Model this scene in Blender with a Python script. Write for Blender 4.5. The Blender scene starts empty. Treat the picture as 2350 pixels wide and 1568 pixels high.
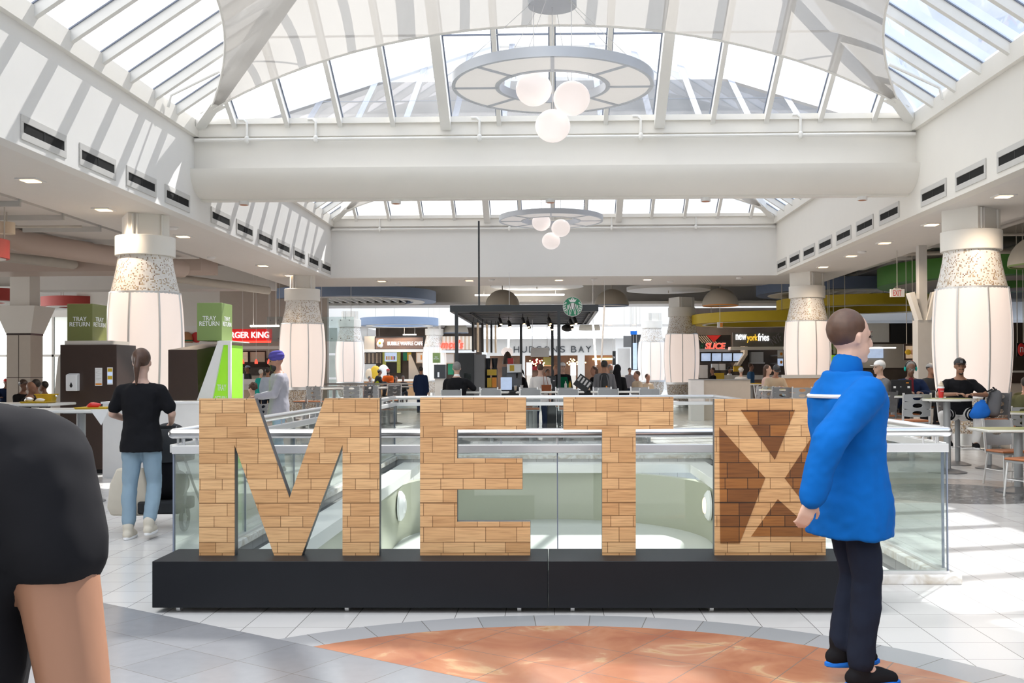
import bpy, bmesh, math, random
from mathutils import Vector as V, Matrix
random.seed(7)
pi = math.pi
S = bpy.context.scene
COL = S.collection
# ------------------------------------------------------------------ camera
F, AX, AY = 2300.0, 1223.8, 826.9
EYE = V((0, 0, 1.5))
_ps, _ph, _ro = math.radians(1.15), math.radians(0.7), 0.0042
_f0 = V((-math.sin(_ps), math.cos(_ps), 0)); _r0 = V((math.cos(_ps), math.sin(_ps), 0))
FWD = _f0*math.cos(_ph) + V((0, 0, 1))*math.sin(_ph)
_u0 = _r0.cross(FWD)
RIGHT = _r0*math.cos(_ro) - _u0*math.sin(_ro)
UP = _u0*math.cos(_ro) + _r0*math.sin(_ro)
cd = bpy.data.cameras.new('camera'); cam = bpy.data.objects.new('camera', cd); COL.objects.link(cam)
cd.sensor_width = 36; cd.lens = F/2350*36
cd.shift_x = (1175-AX)/2350; cd.shift_y = (AY-784)/2350
cd.clip_start = 0.05; cd.clip_end = 400
cam.matrix_world = Matrix(((RIGHT.x, UP.x, -FWD.x, EYE.x), (RIGHT.y, UP.y, -FWD.y, EYE.y), (RIGHT.z, UP.z, -FWD.z, EYE.z), (0, 0, 0, 1)))
S.camera = cam
def ray(px, py): return FWD + RIGHT*((px-AX)/F) - UP*((py-AY)/F)
def P(px, py, Y):                                   # point of the photograph's ray in the plane at depth Y
    r = ray(px, py); return EYE + r*(Y/r.y)
def Pz(px, py, z):                                  # ... in the plane at height z
    r = ray(px, py); return EYE + r*((z-1.5)/r.z)
def PX(px, Y): return P(px, 855, Y).x
# ------------------------------------------------------------------ view, world, sun
vs = S.view_settings
vs.view_transform = 'Standard'; vs.look = 'None'; vs.gamma = 1; vs.exposure = 0.72; vs.use_curve_mapping = False
S.cycles.use_denoising = True
S.cycles.max_bounces = 9; S.cycles.transparent_max_bounces = 24; S.cycles.diffuse_bounces = 4
S.cycles.glossy_bounces = 4; S.cycles.transmission_bounces = 4
S.cycles.sample_clamp_indirect = 6; S.cycles.caustics_reflective = False; S.cycles.caustics_refractive = False
W = bpy.data.worlds.new('sky'); S.world = W; W.use_nodes = True
nt = W.node_tree; bg = nt.nodes['Background']
tc = nt.nodes.new('ShaderNodeTexCoord'); nz = nt.nodes.new('ShaderNodeTexNoise'); nz.inputs['Scale'].default_value = 3
nt.links.new(tc.outputs['Generated'], nz.inputs['Vector'])
rp = nt.nodes.new('ShaderNodeValToRGB'); rp.color_ramp.elements[0].position = 0.0; rp.color_ramp.elements[1].position = 0.50
rp.color_ramp.elements[0].color = (1, 0.99, 0.97, 1); rp.color_ramp.elements[1].color = (0.24, 0.30, 0.40, 1); _e = rp.color_ramp.elements.new(0.2); _e.color = (0.60, 0.65, 0.70, 1)
sx = nt.nodes.new('ShaderNodeSeparateXYZ'); nt.links.new(tc.outputs['Generated'], sx.inputs[0])
ad = nt.nodes.new('ShaderNodeMath'); ad.operation = 'MULTIPLY_ADD'; ad.inputs[1].default_value = 0.35; nt.links.new(nz.outputs['Fac'], ad.inputs[0]); nt.links.new(sx.outputs['X'], ad.inputs[2])
nt.links.new(ad.outputs[0], rp.inputs['Fac']); nt.links.new(rp.outputs['Color'], bg.inputs['Color'])
bg.inputs['Strength'].default_value = 2.5
sd = bpy.data.lights.new('sun', 'SUN'); sd.energy = 5.0; sd.angle = 0.012; sd.color = (1, 0.96, 0.9)
sun = bpy.data.objects.new('sun', sd); COL.objects.link(sun)
sun.rotation_euler = V((-0.42, -0.58, -1.0)).to_track_quat('-Z', 'Y').to_euler()
# ------------------------------------------------------------------ material helpers
class NG:
    def __init__(s, name):
        s.m = bpy.data.materials.new(name); s.m.use_nodes = True; s.t = s.m.node_tree
        s.b = s.t.nodes['Principled BSDF']; s.out = s.t.nodes['Material Output']
    def n(s, typ, **kw):
        o = s.t.nodes.new(typ)
        for k, v in kw.items(): setattr(o, k, v)
        return o
    def link(s, a, b): s.t.links.new(a, b)
    def put(s, sock, v):
        if hasattr(v, 'is_output') or isinstance(v, bpy.types.NodeSocket): s.link(v, sock)
        else: sock.default_value = v
    def ma(s, op, a, b=0.0, c=0.0):
        o = s.n('ShaderNodeMath', operation=op); s.put(o.inputs[0], a); s.put(o.inputs[1], b); s.put(o.inputs[2], c); return o.outputs[0]
    def mix(s, f, a, b):
        o = s.n('ShaderNodeMix', data_type='RGBA'); s.put(o.inputs[0], f)
        s.put(o.inputs[6], a if not isinstance(a, tuple) else (*a, 1)); s.put(o.inputs[7], b if not isinstance(b, tuple) else (*b, 1)); return o.outputs[2]
    def noise(s, vec, scale, detail=3, dist=0):
        o = s.n('ShaderNodeTexNoise'); o.inputs['Scale'].default_value = scale; o.inputs['Detail'].default_value = detail
        o.inputs['Distortion'].default_value = dist
        if vec is not None: s.link(vec, o.inputs['Vector'])
        return o.outputs['Fac']
    def obj(s): return s.n('ShaderNodeTexCoord').outputs['Object']
    def pos(s): return s.n('ShaderNodeNewGeometry').outputs['Position']
    def xyz(s, v):
        o = s.n('ShaderNodeSeparateXYZ'); s.link(v, o.inputs[0]); return o.outputs
    def vec(s, x, y, z):
        o = s.n('ShaderNodeCombineXYZ'); s.put(o.inputs[0], x); s.put(o.inputs[1], y); s.put(o.inputs[2], z); return o.outputs[0]
    def white(s, v):
        o = s.n('ShaderNodeTexWhiteNoise'); s.link(v, o.inputs['Vector']); return o.outputs['Value']
    def ramp(s, f, stops, const=False):
        o = s.n('ShaderNodeValToRGB'); r = o.color_ramp
        if const: r.interpolation = 'CONSTANT'
        while len(r.elements) < len(stops): r.elements.new(0.5)
        for e, (p, c) in zip(r.elements, stops): e.position = p; e.color = (*c, 1)
        s.put(o.inputs[0], f); return o.outputs[0]
    def base(s, c): s.put(s.b.inputs['Base Color'], c if not isinstance(c, tuple) else (*c, 1))
    def bump(s, h, k, d=0.01):
        o = s.n('ShaderNodeBump'); o.inputs['Strength'].default_value = k; o.inputs['Distance'].default_value = d
        s.link(h, o.inputs['Height']); s.link(o.outputs[0], s.b.inputs['Normal'])
def M(name, col, rough=0.5, metal=0.0, var=0.05, scale=6.0, em=0.0, emc=None, bump=0.0, spec=None):
    g = NG(name); nf = g.noise(g.obj(), scale)
    lo = tuple(max(0, c*(1-var)) for c in col); hi = tuple(min(1, c*(1+var)) for c in col)
    g.base(g.mix(nf, lo, hi)); g.b.inputs['Roughness'].default_value = rough; g.b.inputs['Metallic'].default_value = metal
    if spec is not None: g.b.inputs['Specular IOR Level'].default_value = spec
    if bump: g.bump(nf, bump)
    if em: g.b.inputs['Emission Color'].default_value = (*(emc or col), 1); g.b.inputs['Emission Strength'].default_value = em
    return g.m
def glass(name, tint, gloss=0.12, dirt=0.0):
    g = NG(name); g.t.nodes.remove(g.b)
    tr = g.n('ShaderNodeBsdfTransparent'); tr.inputs[0].default_value = (*tint, 1)
    gl = g.n('ShaderNodeBsdfGlossy'); gl.inputs['Roughness'].default_value = 0.03
    fr = g.n('ShaderNodeLayerWeight'); fr.inputs[0].default_value = 0.35
    f = g.ma('MULTIPLY_ADD', fr.outputs['Fresnel'], 0.55, gloss*0.3)
    mx = g.n('ShaderNodeMixShader'); g.link(f, mx.inputs[0]); g.link(tr.outputs[0], mx.inputs[1]); g.link(gl.outputs[0], mx.inputs[2])
    o = mx.outputs[0]
    if dirt:
        tl = g.n('ShaderNodeBsdfTranslucent'); tl.inputs[0].default_value = (0.85, 0.88, 0.92, 1)
        nf = g.ma('MULTIPLY', g.noise(g.pos(), 1.4, 4), dirt*1.6)
        m2 = g.n('ShaderNodeMixShader'); g.link(nf, m2.inputs[0]); g.link(o, m2.inputs[1]); g.link(tl.outputs[0], m2.inputs[2]); o = m2.outputs[0]
    g.link(o, g.out.inputs[0]); return g.m
m = {}
m['wall'] = M('white_plaster', (0.86, 0.85, 0.83), 0.6, var=0.015, scale=2)
m['wallwarm'] = M('cream_plaster', (0.86, 0.835, 0.785), 0.6, var=0.02, scale=2)
m['soffit'] = M('soffit_paint', (0.82, 0.79, 0.76), 0.6, var=0.02)
m['steelwhite'] = M('white_painted_steel', (0.84, 0.83, 0.80), 0.45, var=0.02)
m['sash'] = M('dark_glazing_gasket', (0.20, 0.23, 0.30), 0.5)
m['deck'] = M('ceiling_deck', (0.42, 0.38, 0.34), 0.8, var=0.1, scale=0.6)
m['duct'] = M('painted_duct', (0.74, 0.71, 0.68), 0.5, var=0.05, scale=1.5)
m['ductwarm'] = M('beige_duct', (0.55, 0.44, 0.38), 0.5, var=0.05, scale=1.5)
m['pipe'] = M('painted_pipe', (0.62, 0.58, 0.52), 0.5)
m['black'] = M('black_paint', (0.012, 0.012, 0.014), 0.5)
m['plinth'] = M('black_laminate', (0.009, 0.010, 0.013), 0.5, var=0.2, scale=3, spec=0.25)
m['chrome'] = M('brushed_steel', (0.72, 0.72, 0.72), 0.28, 1.0, var=0.03, scale=20)
m['alu'] = M('satin_aluminium', (0.74, 0.74, 0.74), 0.4, 0.6, var=0.03)
m['letterside'] = M('dark_grey_metal', (0.11, 0.11, 0.115), 0.45, 0.3)
m['glass'] = glass('clear_glass', (0.93, 0.965, 0.95))
m['skyglass'] = glass('roof_glass', (0.95, 0.97, 1.0), 0.06, 0.06)
m['skyglass_dirty'] = glass('weathered_roof_glass', (0.80, 0.84, 0.90), 0.05, 0.10)
m['skyglass_tint'] = glass('tinted_roof_glass', (0.19, 0.175, 0.18), 0.05, 0.07)
m['frosted'] = glass('added_diffuser_sheet', (0.30, 0.30, 0.30), 0.02, 0.9)  # translucent sheet for the added roof covers that shape the daylight
m['greentint'] = glass('greenish_glass_sheet', (0.90, 0.96, 0.95), 0.08, 0.14)
m['blackslot'] = M('vent_darkness', (0.004, 0.004, 0.004), 0.9)
m['trimgrey'] = M('light_grey_trim', (0.62, 0.61, 0.59), 0.5)
m['panelgreen'] = M('pale_green_panel', (0.47, 0.48, 0.38), 0.35, var=0.03, scale=1)
m['wellfloor'] = M('pale_well_floor', (0.62, 0.64, 0.62), 0.4, var=0.02, scale=1)
m['greyledge'] = M('grey_ledge', (0.20, 0.20, 0.20), 0.45, var=0.1)
m['marble'] = None
m['grey'] = M('grey_metal_paint', (0.33, 0.34, 0.35), 0.45, 0.3, var=0.04)
m['greydark'] = M('dark_grey_metal_paint', (0.17, 0.17, 0.175), 0.45, 0.3, var=0.04)
m['seat'] = M('orange_wood_seat', (0.46, 0.16, 0.06), 0.4, var=0.15, scale=15)
m['tablegreen'] = M('olive_table_laminate', (0.36, 0.38, 0.13), 0.3, var=0.06)
m['tableedge'] = M('white_table_edge', (0.75, 0.74, 0.70), 0.4)
m['tablegrey'] = M('pale_grey_laminate', (0.60, 0.60, 0.58), 0.3)
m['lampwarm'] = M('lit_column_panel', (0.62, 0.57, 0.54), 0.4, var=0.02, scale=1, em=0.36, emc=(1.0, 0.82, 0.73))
m['globe'] = M('opal_globe', (0.70, 0.65, 0.63), 0.3, var=0.01, em=0.35, emc=(1, 0.88, 0.84))
m['down'] = M('downlight_glow', (1, 0.8, 0.6), 0.4, em=3.2, emc=(1.0, 0.60, 0.28))
m['tube'] = M('fluorescent_tube', (1, 1, 1), 0.4, em=6, emc=(1, 0.93, 0.84))
m['chandrim'] = M('pale_blue_grey_rim', (0.60, 0.63, 0.68), 0.4, 0.2, var=0.03)
m['diffuser'] = M('frosted_diffuser', (0.85, 0.82, 0.80), 0.5, var=0.02, em=0.12, emc=(1, 0.95, 0.92))
m['dome'] = M('taupe_dome', (0.47, 0.43, 0.36), 0.6)
m['bluering'] = M('blue_grey_ring', (0.24, 0.32, 0.47), 0.55)
m['navyring'] = M('slate_blue_ring', (0.15, 0.20, 0.32), 0.55)
m['yellow'] = M('yellow_ring_paint', (0.72, 0.52, 0.02), 0.55)
m['green'] = M('green_ring_paint', (0.09, 0.28, 0.05), 0.55)
m['red'] = M('red_drum_paint', (0.50, 0.07, 0.06), 0.5)
m['redsign'] = M('red_sign_face', (0.62, 0.02, 0.02), 0.4, em=0.25, emc=(0.8, 0.02, 0.02))
m['redneon'] = M('red_neon', (1, 0.05, 0.03), 0.4, em=1.6, emc=(1, 0.05, 0.03))
m['letterglow'] = M('lit_white_letters', (1, 1, 1), 0.4, em=0.8)
m['olive'] = M('olive_green_sign', (0.19, 0.20, 0.06), 0.5, var=0.03)
m['olive2'] = M('leaf_green_sign', (0.22, 0.31, 0.10), 0.5, var=0.03)
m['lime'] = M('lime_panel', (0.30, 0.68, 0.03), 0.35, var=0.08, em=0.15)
m['brown'] = M('dark_brown_laminate', (0.055, 0.035, 0.028), 0.3, var=0.1)
m['charcoal'] = M('charcoal_paint', (0.035, 0.038, 0.042), 0.5)
m['kiosk'] = M('kiosk_steel', (0.055, 0.062, 0.070), 0.45, 0.2)
m['signbrown'] = M('brown_sign_face', (0.26, 0.16, 0.12), 0.5)
m['signgrey'] = M('grey_sign_face', (0.13, 0.13, 0.13), 0.5)
m['wood'] = M('orange_wood_veneer', (0.55, 0.30, 0.15), 0.45, var=0.15, scale=4)
m['woodpale'] = M('pale_wood_counter', (0.62, 0.48, 0.36), 0.45, var=0.1, scale=4)
m['counterwhite'] = M('white_counter', (0.78, 0.77, 0.75), 0.35)
m['beigepanel'] = M('beige_partition', (0.58, 0.52, 0.45), 0.5)
m['paper'] = M('white_paper', (0.85, 0.84, 0.82), 0.7)
m['screen'] = M('menu_screen', (0.35, 0.45, 0.60), 0.3, var=0.35, scale=5, em=0.45, emc=(0.45, 0.55, 0.75))
m['menuwarm'] = M('warm_menu_board', (0.55, 0.42, 0.30), 0.4, var=0.5, scale=7, em=0.2, emc=(0.8, 0.6, 0.4))
m['menudark'] = M('dark_menu_board', (0.10, 0.08, 0.07), 0.4, var=0.5, scale=9)
m['kitchen'] = M('dark_kitchen_wall', (0.10, 0.075, 0.06), 0.6, var=0.4, scale=2)
m['limetile'] = M('lime_tiled_wall', (0.50, 0.55, 0.14), 0.4, var=0.3, scale=9)
m['storewarm'] = M('shop_interior', (0.14, 0.075, 0.045), 0.5, var=0.5, scale=1.2)
m['storebulb'] = M('shop_bulbs', (1, 0.7, 0.35), 0.4, em=9, emc=(1, 0.6, 0.25))
m['storewall'] = M('pale_shopfront', (0.62, 0.60, 0.57), 0.5)
m['trayyellow'] = M('yellow_tray', (0.70, 0.46, 0.03), 0.4)
m['orange'] = M('orange_plastic', (0.85, 0.30, 0.02), 0.4)
m['redplain'] = M('red_card', (0.65, 0.03, 0.03), 0.4)
m['cream'] = M('whipped_cream', (0.72, 0.60, 0.46), 0.7)
m['greenlogo'] = M('green_logo', (0.02, 0.26, 0.13), 0.4)
m['white'] = M('white_paint', (0.85, 0.85, 0.85), 0.4)
m['skin'] = M('skin', (0.40, 0.20, 0.135), 0.5, var=0.06)
m['skinpale'] = M('fair_skin', (0.60, 0.38, 0.29), 0.5, var=0.06)
m['skintan'] = M('tan_skin', (0.30, 0.15, 0.09), 0.5, var=0.06)
m['skinbrown'] = M('brown_skin', (0.20, 0.10, 0.065), 0.5, var=0.06)
m['hairblack'] = M('black_hair', (0.015, 0.012, 0.011), 0.5, var=0.3, scale=40)
m['hairbrown'] = M('brown_hair', (0.075, 0.035, 0.02), 0.5, var=0.3, scale=40)
m['hairgrey'] = M('grey_hair', (0.22, 0.21, 0.20), 0.6, var=0.4, scale=40)
m['hairwhite'] = M('white_hair', (0.65, 0.64, 0.62), 0.6, var=0.1, scale=40)
m['eye'] = M('eye', (0.03, 0.02, 0.015), 0.2)
def cloth(name, col, var=0.12, bump=0.25): return M('cloth_'+name, col, 0.9, var=var, scale=5, bump=bump, spec=0.15)
for k, c in dict(black=(0.010, 0.010, 0.012), navy=(0.012, 0.022, 0.06), blue=(0.002, 0.105, 0.40), jeans=(0.26, 0.36, 0.44), darkjeans=(0.012, 0.017, 0.032),
                 lilac=(0.34, 0.33, 0.37), turban=(0.085, 0.07, 0.30), white=(0.72, 0.71, 0.70), grey=(0.16, 0.16, 0.17), charcoal=(0.045, 0.047, 0.05),
                 apron=(0.004, 0.13, 0.06), hivis=(0.62, 0.70, 0.05), orange=(0.80, 0.14, 0.02), teal=(0.02, 0.42, 0.36), pink=(0.68, 0.48, 0.42),
                 beige=(0.55, 0.43, 0.31), sky=(0.45, 0.55, 0.70), royal=(0.02, 0.16, 0.62), robe=(0.008, 0.018, 0.055), maroon=(0.16, 0.02, 0.03),
                 khaki=(0.10, 0.10, 0.05), midblue=(0.05, 0.13, 0.26), cream=(0.62, 0.57, 0.48), brownbag=(0.25, 0.08, 0.035)).items():
    m['c_'+k] = cloth(k, c)
def plank_material(name, c1, c2, grout):
    g = NG(name); o = g.obj(); x, y, z = g.xyz(o)
    zz = g.ma('ADD', z, g.ma('ADD', g.ma('MULTIPLY', g.ma('SINE', g.ma('MULTIPLY', z, 33.0)), 0.008), g.ma('MULTIPLY', g.ma('SINE', g.ma('MULTIPLY', z, 71.0)), 0.003)))
    b = g.n('ShaderNodeTexBrick'); b.offset = 0.37; b.offset_frequency = 2; b.squash = 0.72; b.squash_frequency = 3
    g.link(g.vec(x, zz, 0.0), b.inputs['Vector'])
    b.inputs['Color1'].default_value = (*c1, 1); b.inputs['Color2'].default_value = (*c2, 1); b.inputs['Mortar'].default_value = (*grout, 1)
    b.inputs['Scale'].default_value = 1; b.inputs['Mortar Size'].default_value = 0.0022; b.inputs['Mortar Smooth'].default_value = 0.05
    b.inputs['Brick Width'].default_value = 0.20; b.inputs['Row Height'].default_value = 0.083
    gr = g.noise(g.vec(g.ma('MULTIPLY', x, 5.0), 0.0, g.ma('MULTIPLY', z, 120.0)), 1.0, 4, 0.4)
    k = g.ramp(gr, [(0.25, (0.62, 0.54, 0.46)), (0.5, (0.95, 0.93, 0.9)), (0.75, (1.12, 1.1, 1.06))])
    mx = g.n('ShaderNodeMix', data_type='RGBA', blend_type='MULTIPLY'); mx.inputs[0].default_value = 1
    g.link(b.outputs['Color'], mx.inputs[6]); g.link(k, mx.inputs[7]); g.base(mx.outputs[2])
    g.b.inputs['Roughness'].default_value = 0.45
    return g.m
m['plank'] = plank_material('light_plank_tiles', (0.54, 0.30, 0.13), (0.70, 0.44, 0.22), (0.22, 0.11, 0.04))
m['plankdark'] = plank_material('burnt_plank_tiles', (0.13, 0.045, 0.010), (0.33, 0.13, 0.03), (0.03, 0.012, 0.004))
def mosaic(name, lo):
    g = NG(name); x, y, z = g.xyz(g.obj())
    a = g.ma('MULTIPLY', g.ma('ARCTAN2', y, x), 0.62)
    ia = g.ma('FLOOR', g.ma('DIVIDE', a, 0.026)); iz = g.ma('FLOOR', g.ma('DIVIDE', z, 0.026))
    w = g.white(g.vec(ia, iz, 0.0)); w2 = g.white(g.vec(ia, iz, 7.0))
    if lo: t = w
    else: t = g.ma('MULTIPLY', w, g.ma('MULTIPLY_ADD', g.ma('SUBTRACT', 3.85, z), 0.40, 0.86))
    c = g.ramp(t, [(0, (0.62, 0.60, 0.57)), (0.30, (0.70, 0.68, 0.65)), (0.38, (0.24, 0.13, 0.045)), (0.62, (0.40, 0.27, 0.12)), (0.8, (0.10, 0.06, 0.03)), (0.92, (0.55, 0.48, 0.38))] if lo else
               [(0, (0.84, 0.81, 0.78)), (0.5, (0.90, 0.88, 0.85)), (0.79, (0.40, 0.27, 0.14)), (0.88, (0.22, 0.11, 0.05)), (0.96, (0.50, 0.36, 0.2))], True)
    gx = g.ma('FRACT', g.ma('DIVIDE', a, 0.026)); gz = g.ma('FRACT', g.ma('DIVIDE', z, 0.026))
    gm = g.ma('MAXIMUM', g.ma('LESS_THAN', gx, 0.1), g.ma('LESS_THAN', gz, 0.1))
    c = g.mix(g.ma('MULTIPLY', w2, 0.25), c, (0.85, 0.83, 0.8)); g.base(g.mix(gm, c, (0.72, 0.70, 0.67)))
    g.b.inputs['Roughness'].default_value = 0.3; return g.m
m['mosaic'] = mosaic('mosaic_tiles', False); m['mosaiclow'] = mosaic('brown_mosaic_tiles', True)
def floor_material():
    g = NG('floor_tiles'); x, y, z = g.xyz(g.pos())
    lt = lambda a, b: g.ma('LESS_THAN', a, b)
    gt = lambda a, b: g.ma('GREATER_THAN', a, b)
    u = g.ma('ADD', g.ma('MULTIPLY', x, 0.537), g.ma('MULTIPLY', y, 0.843)); v = g.ma('ADD', g.ma('MULTIPLY', x, -0.843), g.ma('MULTIPLY', y, 0.537))
    def dist(cx, cy):
        a = g.ma('SUBTRACT', x, cx); b = g.ma('SUBTRACT', y, cy)
        return g.ma('SQRT', g.ma('ADD', g.ma('MULTIPLY', a, a), g.ma('MULTIPLY', b, b))), g.ma('ARCTAN2', b, a)
    def grid(a, off, s, w):
        fr = g.ma('FRACT', g.ma('DIVIDE', g.ma('SUBTRACT', a, off), s)); return g.ma('MAXIMUM', lt(fr, w/s), gt(fr, 1-w/s))
    def cell(a, off, s): return g.ma('FLOOR', g.ma('DIVIDE', g.ma('SUBTRACT', a, off), s))
    r, th = dist(0.05, 3.64)
    rot = g.ma('MULTIPLY', lt(u, 3.92), lt(y, 9.0)); nrot = g.ma('SUBTRACT', 1.0, rot)
    orange = g.ma('MULTIPLY', lt(r, 2.31), nrot); ring = g.ma('MULTIPLY', g.ma('MULTIPLY', gt(r, 2.31), lt(r, 2.57)), nrot)
    # white tiles
    wcell = g.white(g.vec(cell(x, 0.0, 0.305), cell(y, 6.23, 0.32), 0.0))
    c = g.mix(wcell, (0.60, 0.59, 0.58), (0.66, 0.65, 0.64))
    gro = g.ma('MAXIMUM', grid(x, 0.0, 0.305, 0.0022), grid(y, 6.23, 0.32, 0.0022))
    # rotated grey tiles and the terracotta circle
    rcell = g.white(g.vec(cell(u, 3.92, 0.41), cell(v, 0.1, 0.41), 3.0))
    gridr = g.ma('MAXIMUM', grid(u, 3.92, 0.41, 0.0022), grid(v, 0.1, 0.41, 0.0022))
    vein = g.noise(g.vec(x, y, 0.0), 2.6, 8, 1.2); fine = g.noise(g.vec(x, y, 0.0), 14, 4)
    oc = g.ramp(vein, [(0.3, (0.34, 0.13, 0.075)), (0.5, (0.43, 0.19, 0.105)), (0.60, (0.46, 0.22, 0.13)), (0.66, (0.56, 0.38, 0.22)), (0.72, (0.43, 0.22, 0.09))])
    oc = g.mix(g.ma('MULTIPLY', rcell, 0.35), oc, (0.46, 0.22, 0.14))
    gc = g.mix(g.ma('MULTIPLY_ADD', rcell, 0.5, g.ma('MULTIPLY', fine, 0.5)), (0.21, 0.215, 0.23), (0.29, 0.295, 0.31))
    rc = g.mix(g.white(g.vec(cell(th, 0.02, 0.135), 1.0, 1.0)), (0.33, 0.34, 0.35), (0.40, 0.40, 0.41))
    c = g.mix(ring, c, rc); gro = g.ma('MULTIPLY_ADD', ring, g.ma('SUBTRACT', grid(th, 0.02, 0.135, 0.001), gro), gro)
    either = g.ma('MAXIMUM', orange, rot)
    c = g.mix(orange, c, oc); c = g.mix(rot, c, gc)
    gro = g.ma('MULTIPLY_ADD', either, g.ma('SUBTRACT', gridr, gro), gro)
    # polished granite circle with a tan border by the far corner of the opening
    r2, _ = dist(4.9, 12.4)
    gran = g.ramp(g.noise(g.vec(x, y, 0.0), 9, 8, 1.5), [(0.35, (0.05, 0.05, 0.055)), (0.55, (0.17, 0.17, 0.17)), (0.7, (0.36, 0.35, 0.34))])
    c = g.mix(g.ma('MULTIPLY', lt(r2, 1.75), gt(y, 11.5)), c, (0.46, 0.40, 0.36)); c = g.mix(lt(r2, 1.05), c, gran); gro = g.ma('MULTIPLY', gro, gt(r2, 1.05))
    c = g.mix(gro, c, (0.17, 0.16, 0.15)); g.base(c)
    g.b.inputs['Roughness'].default_value = 0.22; g.b.inputs['Specular IOR Level'].default_value = 0.45
    return g.m
m['floor'] = floor_material()
g = NG('veined_marble'); g.base(g.ramp(g.noise(g.pos(), 5, 8, 2), [(0.3, (0.5, 0.44, 0.36)), (0.55, (0.7, 0.68, 0.65)), (0.7, (0.8, 0.79, 0.78))])); m['marble'] = g.m
g = NG('sail_fabric'); g.t.nodes.remove(g.b)
_d = g.n('ShaderNodeBsdfDiffuse'); _d.inputs[0].default_value = (0.62, 0.59, 0.56, 1); _t = g.n('ShaderNodeBsdfTranslucent'); _t.inputs[0].default_value = (0.30, 0.285, 0.265, 1)
_x = g.n('ShaderNodeBsdfTransparent'); _a = g.n('ShaderNodeMixShader'); _b = g.n('ShaderNodeMixShader'); _a.inputs[0].default_value = 0.5; _b.inputs[0].default_value = 0.06
g.link(_d.outputs[0], _a.inputs[1]); g.link(_t.outputs[0], _a.inputs[2]); g.link(_a.outputs[0], _b.inputs[1]); g.link(_x.outputs[0], _b.inputs[2]); g.link(_b.outputs[0], g.out.inputs[0]); m['sail'] = g.m
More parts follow.
